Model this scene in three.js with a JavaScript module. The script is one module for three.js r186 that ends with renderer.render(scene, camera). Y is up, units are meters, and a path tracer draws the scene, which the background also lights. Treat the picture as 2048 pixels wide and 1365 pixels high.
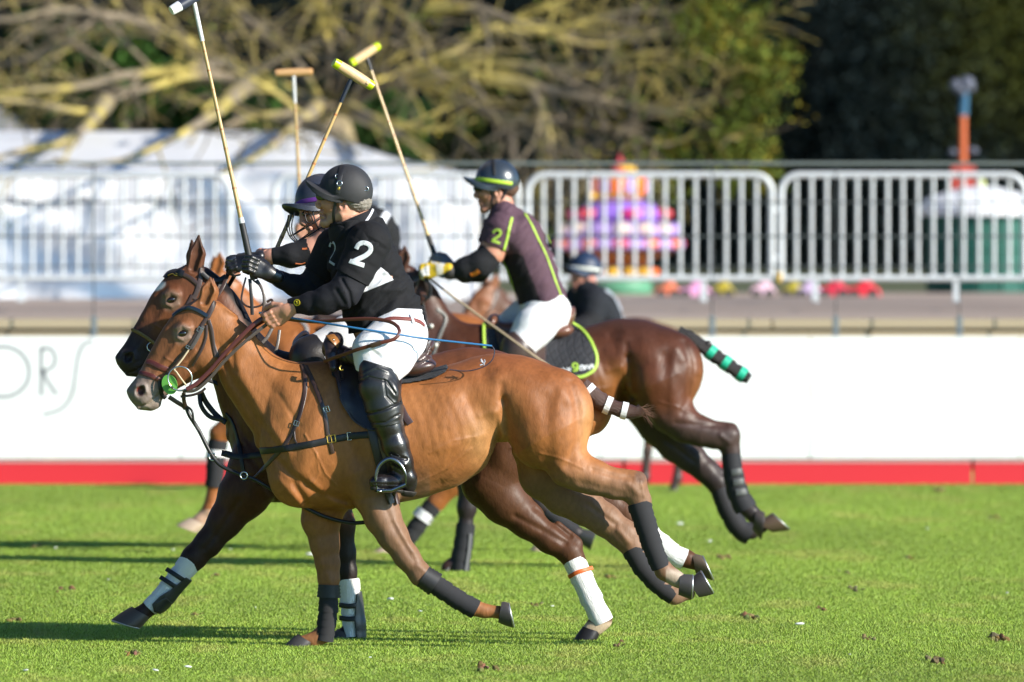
import * as THREE from 'three';
import { Sky } from 'three/addons/objects/Sky.js';
import { mergeGeometries } from 'three/addons/utils/BufferGeometryUtils.js';
import { RoundedBoxGeometry } from 'three/addons/geometries/RoundedBoxGeometry.js';

// ---------- camera, sky, sun, exposure ----------
const scene = new THREE.Scene();
const F = 17000, CAMY = 2.2, CAMZ = 46, PITCH = 0.01303;      // long lens: focal length in photo pixels (photo is 2048 x 1365)
const camera = new THREE.PerspectiveCamera(2 * Math.atan(682.5 / F) * 180 / Math.PI, 1024 / 682, 1, 900);
camera.position.set(0, CAMY, CAMZ);
camera.rotation.x = -PITCH;
camera.focus = 44.9; camera.userData.fStop = 2.95;
camera.updateProjectionMatrix();
scene.add(camera);

const SUN = new THREE.Vector3(0.775, 0.400, 0.475).normalize();   // low afternoon sun from the right, a little behind the camera
const sky = new Sky(); sky.name = 'sky'; sky.scale.setScalar(800);
sky.userData = { kind: 'structure' };
Object.assign(sky.material.uniforms.turbidity, { value: 4 });
sky.material.uniforms.rayleigh.value = 1.15; sky.material.uniforms.mieCoefficient.value = 0.004;
sky.material.uniforms.sunPosition.value.copy(SUN);
if (sky.material.uniforms.cloudCoverage) { sky.material.uniforms.cloudCoverage.value = 0.25; }
scene.add(sky);
scene.environmentIntensity = 0.18;
const sun = new THREE.DirectionalLight(new THREE.Color(1.0, 0.90, 0.76), 5);
sun.position.copy(SUN).multiplyScalar(120).add(new THREE.Vector3(0, 0, -20));
sun.target.position.set(0, 0, -20); scene.add(sun.target);
sun.castShadow = true; sun.shadow.mapSize.set(4096, 4096);
Object.assign(sun.shadow.camera, { left: -60, right: 60, top: 60, bottom: -60, near: 1, far: 300 });
scene.add(sun);
const renderer = new THREE.WebGLRenderer({ antialias: true });
renderer.toneMapping = THREE.LinearToneMapping;
renderer.toneMappingExposure = 1.55;
renderer.shadowMap.enabled = true;
renderer.setSize(1024, 682);

// ---------- helpers ----------
let seed = 7;
const rnd = () => { seed = (seed * 1664525 + 1013904223) >>> 0; return seed / 4294967296; };
const rr = (a, b) => a + (b - a) * rnd();
const lerp = (a, b, t) => a + (b - a) * t, clamp = (x, a = 0, b = 1) => x < a ? a : x > b ? b : x;
const sstep = (a, b, x) => { const t = clamp((x - a) / (b - a)); return t * t * (3 - 2 * t); };
const V = (x, y, z) => new THREE.Vector3(x, y, z);
const usedNames = {};
const numbered = (n) => { const k = usedNames[n] = (usedNames[n] ?? -1) + 1; return k ? n + '_' + String(k).padStart(3, '0') : n; };
function tag(o, label, category, group, kind) {
  if (label) o.userData.label = label;
  if (category) o.userData.category = category;
  if (group) o.userData.group = group;
  if (kind) o.userData.kind = kind;
  return o;
}
function thing(name, label, category, group, pos) {
  const g = new THREE.Group(); g.name = numbered(name); scene.add(g);
  if (pos) g.position.copy(pos);
  return tag(g, label, category, group);
}
function mesh(name, geo, mat, parent = scene) {
  const m = new THREE.Mesh(geo, mat); m.name = parent === scene ? numbered(name) : name;
  m.castShadow = m.receiveShadow = true; parent.add(m); return m;
}
const RGB = (r, g, b) => new THREE.Color().setRGB(r, g, b);
const mat = (r, g, b, rough = 0.7, extra = {}) => new THREE.MeshStandardMaterial({ color: RGB(r, g, b), roughness: rough, ...extra });
const pmat = (r, g, b, rough = 0.5, extra = {}) => new THREE.MeshPhysicalMaterial({ color: RGB(r, g, b), roughness: rough, ...extra });
// a pixel of the photograph at a distance from the camera -> metres
const W = (px, py, d) => V((px - 1024) * d / F, CAMY - d * Math.tan(PITCH + (py - 682.5) / F), CAMZ - d);

// value noise
function hash3(x, y, z) { let h = (x * 374761393 + y * 668265263 + z * 2147483647 ^ 0x5bf03635) | 0; h = Math.imul(h ^ (h >>> 13), 1274126177); h ^= h >>> 16; return (h >>> 0) / 4294967296; }
function noise3(x, y, z) {
  const xi = Math.floor(x), yi = Math.floor(y), zi = Math.floor(z); let fx = x - xi, fy = y - yi, fz = z - zi;
  fx = fx * fx * (3 - 2 * fx); fy = fy * fy * (3 - 2 * fy); fz = fz * fz * (3 - 2 * fz);
  const h = hash3;
  return lerp(lerp(lerp(h(xi, yi, zi), h(xi + 1, yi, zi), fx), lerp(h(xi, yi + 1, zi), h(xi + 1, yi + 1, zi), fx), fy),
    lerp(lerp(h(xi, yi, zi + 1), h(xi + 1, yi, zi + 1), fx), lerp(h(xi, yi + 1, zi + 1), h(xi + 1, yi + 1, zi + 1), fx), fy), fz);
}
const fbm = (x, y, z, o = 4) => { let s = 0, a = 0.5; for (let i = 0; i < o; i++) { s += a * noise3(x, y, z); x *= 2.03; y *= 2.03; z *= 2.03; a *= 0.5; } return s / (1 - Math.pow(0.5, o)); };
// tiling data texture from f(u, v) -> [r, g, b] linear 0..1 or one number
function dataTex(n, f, srgb = false) {
  const d = new Uint8Array(n * n * 4);
  for (let j = 0; j < n; j++) for (let i = 0; i < n; i++) {
    let c = f(i / n, j / n); if (typeof c === 'number') c = [c, c, c];
    const k = (j * n + i) * 4; for (let q = 0; q < 3; q++) d[k + q] = clamp(c[q]) * 255; d[k + 3] = 255;
  }
  const t = new THREE.DataTexture(d, n, n); t.wrapS = t.wrapT = THREE.RepeatWrapping; t.magFilter = THREE.LinearFilter; t.minFilter = THREE.LinearFilter;
  if (srgb) t.colorSpace = THREE.SRGBColorSpace;
  t.needsUpdate = true; return t;
}
// periodic noise for tiling textures
function pnoise(u, v, nx, ny, s = 0) {
  const x = u * nx, y = v * ny, xi = Math.floor(x), yi = Math.floor(y); let fx = x - xi, fy = y - yi; fx = fx * fx * (3 - 2 * fx); fy = fy * fy * (3 - 2 * fy);
  const h = (i, j) => hash3(((i % nx) + nx) % nx, ((j % ny) + ny) % ny, s);
  return lerp(lerp(h(xi, yi), h(xi + 1, yi), fx), lerp(h(xi, yi + 1), h(xi + 1, yi + 1), fx), fy);
}
// tube along points (Vector3) with a radius per point; optional closed caps
function tube(pts, rad, seg = 8, colorFn) {
  const n = pts.length, pos = [], nor = [], idx = [], uv = [], R = (i) => typeof rad === 'function' ? rad(i / (n - 1)) : Array.isArray(rad) ? rad[i] : rad;
  let N = null, len = 0; const T = V(), B = V(), q = V();
  for (let i = 0; i < n; i++) {
    T.subVectors(pts[Math.min(n - 1, i + 1)], pts[Math.max(0, i - 1)]).normalize();
    if (!N) N = Math.abs(T.y) < 0.9 ? V(0, 1, 0) : V(1, 0, 0);
    N = N.clone().addScaledVector(T, -N.dot(T)).normalize(); B.crossVectors(T, N);
    if (i) len += pts[i].distanceTo(pts[i - 1]);
    for (let j = 0; j <= seg; j++) {
      const a = j / seg * Math.PI * 2; q.copy(N).multiplyScalar(Math.cos(a)).addScaledVector(B, Math.sin(a));
      const r = R(i); pos.push(pts[i].x + q.x * r, pts[i].y + q.y * r, pts[i].z + q.z * r); nor.push(q.x, q.y, q.z); uv.push(j / seg, len);
    }
  }
  const s1 = seg + 1;
  for (let i = 0; i < n - 1; i++) for (let j = 0; j < seg; j++) { const a = i * s1 + j, b = a + s1; idx.push(a, a + 1, b, b, a + 1, b + 1); }
  for (const e of [0, n - 1]) {
    const c = pos.length / 3; T.subVectors(pts[e ? e : 1], pts[e ? e - 1 : 0]).normalize().multiplyScalar(e ? 1 : -1);
    pos.push(pts[e].x, pts[e].y, pts[e].z); nor.push(T.x, T.y, T.z); uv.push(0, 0);
    for (let j = 0; j <= seg; j++) { const k = (e * s1 + j) * 3; pos.push(pos[k], pos[k + 1], pos[k + 2]); nor.push(T.x, T.y, T.z); uv.push(0, 0); }
    for (let j = 0; j < seg; j++) e ? idx.push(c, c + 1 + j, c + 2 + j) : idx.push(c, c + 2 + j, c + 1 + j);
  }
  const g = new THREE.BufferGeometry();
  g.setAttribute('position', new THREE.Float32BufferAttribute(pos, 3)); g.setAttribute('normal', new THREE.Float32BufferAttribute(nor, 3)); g.setAttribute('uv', new THREE.Float32BufferAttribute(uv, 2));
  g.setIndex(idx); return g;
}
const smooth = (pts, n, closed = false, tension = 0.5) => new THREE.CatmullRomCurve3(pts, closed, 'catmullrom', tension).getSpacedPoints(n);
const box = (x, y, z, r = 0, px = 0, py = 0, pz = 0) => { const g = r ? new RoundedBoxGeometry(x, y, z, 2, r) : new THREE.BoxGeometry(x, y, z); g.translate(px, py, pz); return g; };
function merge(list) { return mergeGeometries(list.map((g) => { g = g.index ? g : g; for (const k of Object.keys(g.attributes)) if (!['position', 'normal', 'uv'].includes(k)) g.deleteAttribute(k); if (!g.index) { const n = g.attributes.position.count; g.setIndex([...Array(n).keys()]); } return g; })); }
// ---------- smooth bodies: distance fields in photo-pixel units (x right, y down, z towards the camera), meshed by surface nets ----------
// curve through (s, value) pairs without overshoot
function pchip(pts) {
  pts = pts.slice().sort((a, b) => a[0] - b[0]).filter((p, i, a) => !i || p[0] - a[i - 1][0] > 1e-6);
  const n = pts.length, h = [], d = [], m = [];
  for (let i = 0; i < n - 1; i++) { h.push(pts[i + 1][0] - pts[i][0]); d.push((pts[i + 1][1] - pts[i][1]) / h[i]); }
  for (let i = 0; i < n; i++) {
    if (!i) m.push(d[0]); else if (i === n - 1) m.push(d[n - 2]);
    else m.push(d[i - 1] * d[i] <= 0 ? 0 : 2 * d[i - 1] * d[i] / (d[i - 1] + d[i]));
  }
  return (x) => {
    if (x <= pts[0][0]) return pts[0][1]; if (x >= pts[n - 1][0]) return pts[n - 1][1];
    let i = 0; while (x > pts[i + 1][0]) i++;
    const t = (x - pts[i][0]) / h[i], t2 = t * t, t3 = t2 * t;
    return (2 * t3 - 3 * t2 + 1) * pts[i][1] + (t3 - 2 * t2 + t) * h[i] * m[i] + (-2 * t3 + 3 * t2) * pts[i + 1][1] + (t3 - t2) * h[i] * m[i + 1];
  };
}
class Field {
  constructor(k = 8) { this.p = []; this.disp = []; this.k = k; this.fn = null; this.clip = []; }
  cap(a, b, ra, rb, o = {}) {                                        // tapered capsule, flattened in z by zs
    const zs = o.zs ?? 1;
    const p = { t: 0, ax: a[0], ay: a[1], az: a[2] / zs, dx: b[0] - a[0], dy: b[1] - a[1], dz: (b[2] - a[2]) / zs, ra, rb, zs, k: o.k ?? this.k, sub: o.sub };
    p.l2 = p.dx * p.dx + p.dy * p.dy + p.dz * p.dz || 1e-9; const r = Math.max(ra, rb);
    p.bb = [Math.min(a[0], b[0]) - r, Math.min(a[1], b[1]) - r, Math.min(a[2], b[2]) - r * zs, Math.max(a[0], b[0]) + r, Math.max(a[1], b[1]) + r, Math.max(a[2], b[2]) + r * zs];
    this.p.push(p); return this;
  }
  chain(pts, o = {}) { for (let i = 0; i < pts.length - 1; i++) this.cap(pts[i], pts[i + 1], pts[i][3], pts[i + 1][3], o); return this; }   // points [x, y, z, r]
  ell(c, r, ang = 0, o = {}) {                                       // ellipsoid turned about z
    const m = Math.max(r[0], r[1]);
    this.p.push({ t: 1, cx: c[0], cy: c[1], cz: c[2], c: Math.cos(ang), s: Math.sin(ang), rx: r[0], ry: r[1], rz: r[2], k: o.k ?? this.k, sub: o.sub, bb: [c[0] - m, c[1] - m, c[2] - r[2], c[0] + m, c[1] + m, c[2] + r[2]] });
    return this;
  }
  loft({ ang = 0, top, bot, w, z = [[0, 0, 0]], o = {} }) {         // body between two outlines; w: [x, y, half width]; z: [x, y, centre]
    const c = Math.cos(ang), s = Math.sin(ang), S = (p) => p[0] * c + p[1] * s, T = (p) => -p[0] * s + p[1] * c;
    const ft = pchip(top.map((p) => [S(p), T(p)])), fb = pchip(bot.map((p) => [S(p), T(p)])), fw = pchip(w.map((p) => [S(p), p[2]])), fz = pchip(z.map((p) => [S(p), p[2]]));
    const all = [...top, ...bot].map(S), s0 = Math.min(...all), s1 = Math.max(...all), n = Math.ceil((s1 - s0) / 1.5) + 1;
    const T0 = new Float32Array(n), R = new Float32Array(n), Wd = new Float32Array(n), Z = new Float32Array(n);
    for (let i = 0; i < n; i++) { const q = s0 + (s1 - s0) * i / (n - 1), a = ft(q), b = fb(q); T0[i] = (a + b) / 2; R[i] = Math.max(1, Math.abs(b - a) / 2); Wd[i] = Math.max(1, fw(q)); Z[i] = z.length > 1 ? fz(q) : z[0][2]; }
    // round the ends
    const xs = [...top, ...bot].map((p) => p[0]), ys = [...top, ...bot].map((p) => p[1]), mw = Math.max(...Wd), mz = Math.max(...Z.map(Math.abs));
    this.p.push({ t: 2, c, s, s0, s1, n, T0, R, Wd, Z, k: o.k ?? this.k, sub: o.sub, bb: [Math.min(...xs), Math.min(...ys), -mw - mz, Math.max(...xs), Math.max(...ys), mw + mz] });
    return this;
  }
  // surface relief along a polyline in (x, y): amp > 0 raises, amp < 0 cuts; side +1 / -1 / 0 limits it to z above / below zc
  line(pts, w, amp, side = 0, zc = 0) {
    if (pts.length === 1) pts = [pts[0], [pts[0][0] + 0.01, pts[0][1]]];
    const xs = pts.map((p) => p[0]), ys = pts.map((p) => p[1]), e = w * 2.4;
    this.disp.push({ pts, w, amp, side, zc, bb: [Math.min(...xs) - e, Math.min(...ys) - e, Math.max(...xs) + e, Math.max(...ys) + e] }); return this;
  }
  prim(p, x, y, z) {
    if (p.t === 0) {
      const px = x - p.ax, py = y - p.ay, pz = z / p.zs - p.az; let t = (px * p.dx + py * p.dy + pz * p.dz) / p.l2; t = t < 0 ? 0 : t > 1 ? 1 : t;
      const qx = px - p.dx * t, qy = py - p.dy * t, qz = pz - p.dz * t; return Math.sqrt(qx * qx + qy * qy + qz * qz) - p.ra - (p.rb - p.ra) * t;
    }
    if (p.t === 1) {
      const ux = x - p.cx, uy = y - p.cy, qz = (z - p.cz) / p.rz, qx = (ux * p.c + uy * p.s) / p.rx, qy = (-ux * p.s + uy * p.c) / p.ry;
      const k0 = Math.sqrt(qx * qx + qy * qy + qz * qz), gx = qx / p.rx, gy = qy / p.ry, gz = qz / p.rz, k1 = Math.sqrt(gx * gx + gy * gy + gz * gz);
      return k1 < 1e-6 ? -Math.min(p.rx, p.ry, p.rz) : k0 * (k0 - 1) / k1;
    }
    const s = x * p.c + y * p.s, t = -x * p.s + y * p.c, f = (s - p.s0) / (p.s1 - p.s0) * (p.n - 1), fc = f < 0 ? 0 : f > p.n - 1.001 ? p.n - 1.001 : f, i = fc | 0, a = fc - i, b = 1 - a;
    const tc = p.T0[i] * b + p.T0[i + 1] * a, ry = p.R[i] * b + p.R[i + 1] * a, rz = p.Wd[i] * b + p.Wd[i + 1] * a, zc = p.Z[i] * b + p.Z[i + 1] * a;
    const qy = (t - tc) / ry, qz = (z - zc) / rz, k0 = Math.sqrt(qy * qy + qz * qz), gy = qy / ry, gz = qz / rz, k1 = Math.sqrt(gy * gy + gz * gz);
    let d = k1 < 1e-6 ? -Math.min(ry, rz) : k0 * (k0 - 1) / k1; if (d < -Math.min(ry, rz)) d = -Math.min(ry, rz);
    const out = s < p.s0 ? p.s0 - s : s > p.s1 ? s - p.s1 : 0, ins = Math.min(s - p.s0, p.s1 - s);
    if (out > 0) return Math.sqrt(out * out + Math.max(d, 0) ** 2);
    return Math.max(d, -ins);
  }
  eval(x, y, z, P = this.p, D = this.disp) {
    let d = 1e9;
    for (let i = 0; i < P.length; i++) {
      const p = P[i], e = this.prim(p, x, y, z), k = p.k;
      if (p.sub) { const h = Math.max(k - Math.abs(d + e), 0) / k; d = Math.max(d, -e) + h * h * k * 0.25; }
      else { const h = Math.max(k - Math.abs(d - e), 0) / k; d = Math.min(d, e) - h * h * k * 0.25; }
    }
    for (let i = 0; i < D.length; i++) {
      const r = D[i]; if (x < r.bb[0] || y < r.bb[1] || x > r.bb[2] || y > r.bb[3]) continue;
      let f = r.side ? clamp((z - r.zc) * r.side / 10) : 1; if (f <= 0) continue;
      let m = 1e9; const q = r.pts;
      for (let j = 0; j < q.length - 1; j++) {
        const ax = q[j][0], ay = q[j][1], dx = q[j + 1][0] - ax, dy = q[j + 1][1] - ay; let t = ((x - ax) * dx + (y - ay) * dy) / (dx * dx + dy * dy); t = t < 0 ? 0 : t > 1 ? 1 : t;
        const ex = x - ax - dx * t, ey = y - ay - dy * t, e = ex * ex + ey * ey; if (e < m) m = e;
      }
      d -= r.amp * f * Math.exp(-m / (r.w * r.w));
    }
    if (this.fn) d = this.fn(d, x, y, z);
    for (const c of this.clip) { const e = c(x, y, z); if (e > d) d = e; }
    return d;
  }
  grad(x, y, z, P, D, e = 0.8) {
    const a = this.eval(x + e, y - e, z - e, P, D), b = this.eval(x - e, y - e, z + e, P, D), c = this.eval(x - e, y + e, z - e, P, D), d = this.eval(x + e, y + e, z + e, P, D);
    const g = [a - b - c + d, -a - b + c + d, -a + b - c + d], l = Math.hypot(...g) || 1; return [g[0] / l, g[1] / l, g[2] / l, (a + b + c + d) / 4, l / (4 * e)];
  }
  bounds(m) { const b = [1e9, 1e9, 1e9, -1e9, -1e9, -1e9]; for (const p of this.p) if (!p.sub) for (let i = 0; i < 3; i++) { b[i] = Math.min(b[i], p.bb[i] - m); b[i + 3] = Math.max(b[i + 3], p.bb[i + 3] + m); } return b; }
  // mesh the zero surface: returns { pos, nor, idx } in pixel units
  mesh(h, box) {
    const B = box ?? this.bounds(this.margin ?? 6), nb = 8, N = [0, 1, 2].map((i) => Math.ceil((B[i + 3] - B[i]) / h / nb) * nb), [nx, ny, nz] = N;
    const val = new Float32Array(nx * ny * nz), act = [], R = nb * h * 0.87, at = (i, j, k) => (k * ny + j) * nx + i;
    for (let bk = 0; bk < nz; bk += nb) for (let bj = 0; bj < ny; bj += nb) for (let bi = 0; bi < nx; bi += nb) {
      const cx = B[0] + (bi + 4) * h, cy = B[1] + (bj + 4) * h, cz = B[2] + (bk + 4) * h, P = [];
      for (const p of this.p) {
        const b = p.bb, ex = Math.max(b[0] - cx, cx - b[3], 0), ey = Math.max(b[1] - cy, cy - b[4], 0), ez = Math.max(b[2] - cz, cz - b[5], 0);
        if (Math.sqrt(ex * ex + ey * ey + ez * ez) < R * 1.6 + p.k + 14) P.push(p);
      }
      const D = this.disp.filter((r) => r.bb[0] < cx + R && r.bb[2] > cx - R && r.bb[1] < cy + R && r.bb[3] > cy - R);
      const d0 = P.some((p) => !p.sub) ? this.eval(cx, cy, cz, P, D) : 1e6;
      if (Math.abs(d0) > R * 2.6 + 4) { for (let k = bk; k < bk + nb; k++) for (let j = bj; j < bj + nb; j++) { const o = at(bi, j, k); for (let i = 0; i < nb; i++) val[o + i] = d0; } continue; }
      act.push([bi, bj, bk, P, D]);
      for (let k = bk; k < bk + nb; k++) for (let j = bj; j < bj + nb; j++) for (let i = bi; i < bi + nb; i++) val[at(i, j, k)] = this.eval(B[0] + i * h, B[1] + j * h, B[2] + k * h, P, D);
    }
    const vid = new Int32Array(nx * ny * nz), pos = [], nor = [], idx = [], EDG = [[0, 1], [0, 2], [0, 4], [1, 3], [1, 5], [2, 3], [2, 6], [3, 7], [4, 5], [4, 6], [5, 7], [6, 7]], c = new Float32Array(8);
    for (const [bi, bj, bk, P, D] of act) for (let k = bk; k < Math.min(bk + nb, nz - 1); k++) for (let j = bj; j < Math.min(bj + nb, ny - 1); j++) for (let i = bi; i < Math.min(bi + nb, nx - 1); i++) {
      let mask = 0; for (let q = 0; q < 8; q++) { c[q] = val[at(i + (q & 1), j + (q >> 1 & 1), k + (q >> 2))]; if (c[q] < 0) mask |= 1 << q; }
      if (mask === 0 || mask === 255) continue;
      let sx = 0, sy = 0, sz = 0, n = 0;
      for (const [a, b] of EDG) if ((c[a] < 0) !== (c[b] < 0)) { const t = c[a] / (c[a] - c[b]); sx += (a & 1) + t * ((b & 1) - (a & 1)); sy += (a >> 1 & 1) + t * ((b >> 1 & 1) - (a >> 1 & 1)); sz += (a >> 2) + t * ((b >> 2) - (a >> 2)); n++; }
      let x = B[0] + (i + sx / n) * h, y = B[1] + (j + sy / n) * h, z = B[2] + (k + sz / n) * h;
      let g = this.grad(x, y, z, P, D, h * 0.3); const st = clamp(g[3] / Math.max(g[4], 0.4), -h * 0.6, h * 0.6); x -= g[0] * st; y -= g[1] * st; z -= g[2] * st;
      vid[at(i, j, k)] = pos.length / 3 + 1; pos.push(x, y, z); nor.push(g[0], g[1], g[2]);
    }
    const quad = (a, b, cc, d, f) => { if (!(a && b && cc && d)) return; if (f) idx.push(a - 1, b - 1, cc - 1, a - 1, cc - 1, d - 1); else idx.push(a - 1, cc - 1, b - 1, a - 1, d - 1, cc - 1); };
    for (const [bi, bj, bk] of act) for (let k = Math.max(bk, 1); k < bk + nb; k++) for (let j = Math.max(bj, 1); j < bj + nb; j++) for (let i = Math.max(bi, 1); i < bi + nb; i++) {
      const s = val[at(i, j, k)] < 0;
      if (i + 1 < nx && s !== (val[at(i + 1, j, k)] < 0)) quad(vid[at(i, j - 1, k - 1)], vid[at(i, j, k - 1)], vid[at(i, j, k)], vid[at(i, j - 1, k)], s);
      if (j + 1 < ny && s !== (val[at(i, j + 1, k)] < 0)) quad(vid[at(i - 1, j, k - 1)], vid[at(i - 1, j, k)], vid[at(i, j, k)], vid[at(i, j, k - 1)], s);
      if (k + 1 < nz && s !== (val[at(i, j, k + 1)] < 0)) quad(vid[at(i - 1, j - 1, k)], vid[at(i, j - 1, k)], vid[at(i, j, k)], vid[at(i - 1, j, k)], s);
    }
    return { pos, nor, idx };
  }
  hit(x, y, side = 1, zmax = 220) {                                  // z of the surface met from the side of the camera (+1) or from behind (-1)
    let z = side * zmax; for (let i = 0; i < 90; i++) { const d = this.eval(x, y, z); if (d < 0.25) return z; z -= side * Math.max(d * 0.6, 0.3); if (z * side < -zmax) return null; } return z;
  }
}
// a figure's own frame: its pixels at its distance -> metres about a base on the ground
class Frame {
  constructor(d, px0, name, label, category, group, ground = 0) {
    this.d = d; this.s = d / F; this.px0 = px0; const o = W(px0, 682.5, d); this.Y0 = CAMY - d * Math.tan(PITCH) - ground; this.g = name ? thing(name, label, category, group, V(o.x, ground, o.z)) : null; this.base = V(o.x, ground, o.z);
  }
  P(x, y, z = 0) { const k = this.d * Math.tan(PITCH + (y - 682.5) / F) - this.d * Math.tan(PITCH); return V((x - this.px0) * this.s, this.Y0 - k, z * this.s); }
  geo(m, colorFn, uvs = 1) {                                         // pixel-space surface -> geometry in metres
    const n = m.pos.length / 3, pos = new Float32Array(n * 3), nor = new Float32Array(n * 3), uv = new Float32Array(n * 2), col = colorFn ? new Float32Array(n * 3) : null, p = V();
    for (let i = 0; i < n; i++) {
      const x = m.pos[i * 3], y = m.pos[i * 3 + 1], z = m.pos[i * 3 + 2]; p.copy(this.P(x, y, z)); p.toArray(pos, i * 3);
      nor[i * 3] = m.nor[i * 3]; nor[i * 3 + 1] = -m.nor[i * 3 + 1]; nor[i * 3 + 2] = m.nor[i * 3 + 2];
      uv[i * 2] = (x + z * 0.6) * this.s * uvs; uv[i * 2 + 1] = (y - z * 0.4) * this.s * uvs;
      if (col) { const c = colorFn(x, y, z, m.nor[i * 3], m.nor[i * 3 + 1], m.nor[i * 3 + 2]); col[i * 3] = c[0]; col[i * 3 + 1] = c[1]; col[i * 3 + 2] = c[2]; }
    }
    const idx = new Uint32Array(m.idx.length); for (let i = 0; i < idx.length; i += 3) { idx[i] = m.idx[i]; idx[i + 1] = m.idx[i + 2]; idx[i + 2] = m.idx[i + 1]; }
    const g = new THREE.BufferGeometry(); g.setAttribute('position', new THREE.BufferAttribute(pos, 3)); g.setAttribute('normal', new THREE.BufferAttribute(nor, 3)); g.setAttribute('uv', new THREE.BufferAttribute(uv, 2));
    if (col) g.setAttribute('color', new THREE.BufferAttribute(col, 3)); g.setIndex(new THREE.BufferAttribute(idx, 1)); return g;
  }
  // flat band along 3-D pixel points with a facing normal per point
  band(pts, nrm, width, thick) {
    const n = pts.length, pos = [], nor = [], idx = [], uv = [], T = V(), B = V(), N = V(), C = V(), w = (i) => (typeof width === 'function' ? width(i / (n - 1)) : width) / 2;
    const prof = [[-1, 0.15], [-0.8, 1], [0.8, 1], [1, 0.15], [1, -0.6], [-1, -0.6]], pn = [[-0.9, 0.4], [-0.25, 1], [0.25, 1], [0.9, 0.4], [0.7, -0.7], [-0.7, -0.7]];
    let len = 0;
    for (let i = 0; i < n; i++) {
      const a = pts[Math.max(0, i - 1)], b = pts[Math.min(n - 1, i + 1)]; T.set(b[0] - a[0], b[1] - a[1], b[2] - a[2]).normalize(); N.set(...nrm[i]); N.addScaledVector(T, -N.dot(T)).normalize(); B.crossVectors(N, T).normalize();
      if (i) len += Math.hypot(pts[i][0] - pts[i - 1][0], pts[i][1] - pts[i - 1][1], pts[i][2] - pts[i - 1][2]);
      for (let j = 0; j <= 6; j++) { const q = prof[j % 6], r = pn[j % 6]; C.set(...pts[i]).addScaledVector(B, q[0] * w(i)).addScaledVector(N, q[1] * thick); pos.push(C.x, C.y, C.z); C.set(0, 0, 0).addScaledVector(B, r[0]).addScaledVector(N, r[1]).normalize(); nor.push(C.x, C.y, C.z); uv.push(j / 6, len); }
    }
    for (let i = 0; i < n - 1; i++) for (let j = 0; j < 6; j++) { const a = i * 7 + j, b = a + 7; idx.push(a, b, a + 1, b, b + 1, a + 1); }
    for (const e of [0, n - 1]) { const o = e * 7; for (let j = 1; j < 5; j++) e ? idx.push(o, o + j + 1, o + j) : idx.push(o, o + j, o + j + 1); }
    // make the faces agree with the normals
    for (let t = 0; t < idx.length; t += 3) {
      const [a, b, c] = [idx[t], idx[t + 1], idx[t + 2]].map((q) => V(pos[q * 3], pos[q * 3 + 1], pos[q * 3 + 2])), fn = b.sub(a).cross(c.sub(a));
      if (fn.x * nor[idx[t] * 3] + fn.y * nor[idx[t] * 3 + 1] + fn.z * nor[idx[t] * 3 + 2] < 0) { const q = idx[t + 1]; idx[t + 1] = idx[t + 2]; idx[t + 2] = q; }
    }
    return this.geo({ pos, nor, idx });
  }
  // a strap lying on a field, seen from the side: 2-D points, optional lift
  strap(field, pts, width, thick = 1.6, side = 1, n = 0, lift = 0.8) {
    const cur = smooth(pts.map((p) => V(p[0], p[1], 0)), n || Math.max(6, Math.round(pts.reduce((s, p, i) => i ? s + Math.hypot(p[0] - pts[i - 1][0], p[1] - pts[i - 1][1]) : 0, 0) / 5)));
    let lz = null; const P = [], N = []; for (const c of cur) { const z = field.hit(c.x, c.y, side); if (z === null) { P.push(null); continue; } P.push([c.x, c.y, z]); lz ??= z; }
    for (let i = 0; i < P.length; i++) if (!P[i]) { let j = i, k = i; while (j >= 0 && !P[j]) j--; while (k < P.length && !P[k]) k++; const z = j >= 0 ? P[j][2] : P[k] ? P[k][2] : 0; P[i] = [cur[i].x, cur[i].y, z]; }
    for (let it = 0; it < 2; it++) for (let i = 1; i < P.length - 1; i++) { const m = (P[i - 1][2] + P[i + 1][2]) / 2; if ((P[i][2] - m) * side < 0) P[i][2] = m; }
    for (const p of P) { const g = field.grad(...p); N.push(g.slice(0, 3)); p[0] += g[0] * lift; p[1] += g[1] * lift; p[2] += g[2] * lift; }
    return this.band(P, N, width, thick);
  }
  cord(pts, r, seg = 6, n = 24) { return tube(smooth(pts.map((p) => this.P(...p)), n), typeof r === 'function' ? (t) => r(t) * this.s : r * this.s, seg); }
}
// ---------- the field ----------
const grassTint = (x, z) => {
  const a = fbm(x * 0.9 + 40, z * 0.25 + 9, 3, 3), b = fbm(x * 3.1, z * 1.1, 8, 3), st = 0.5 + 0.5 * Math.sin(z * 0.62 + 1.3);
  return [a, b, st];
};
{
  const t = dataTex(256, (u, v) => { const n = 0.6 * pnoise(u, v, 40, 40) + 0.4 * pnoise(u, v, 128, 128, 3), m = pnoise(u, v, 6, 6, 5); return [0.40 + 0.16 * n + 0.06 * m, 0.50 + 0.18 * n, 0.17 + 0.1 * n]; }, true);
  t.repeat.set(160, 160);
  const g = new THREE.PlaneGeometry(640, 640, 1, 1); g.rotateX(-Math.PI / 2); g.translate(0, 0, -120);
  tag(mesh('ground', g, new THREE.MeshStandardMaterial({ map: t, roughness: 1 })), 'flat ground of mown turf under the whole polo field', null, null, 'structure');
}
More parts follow.
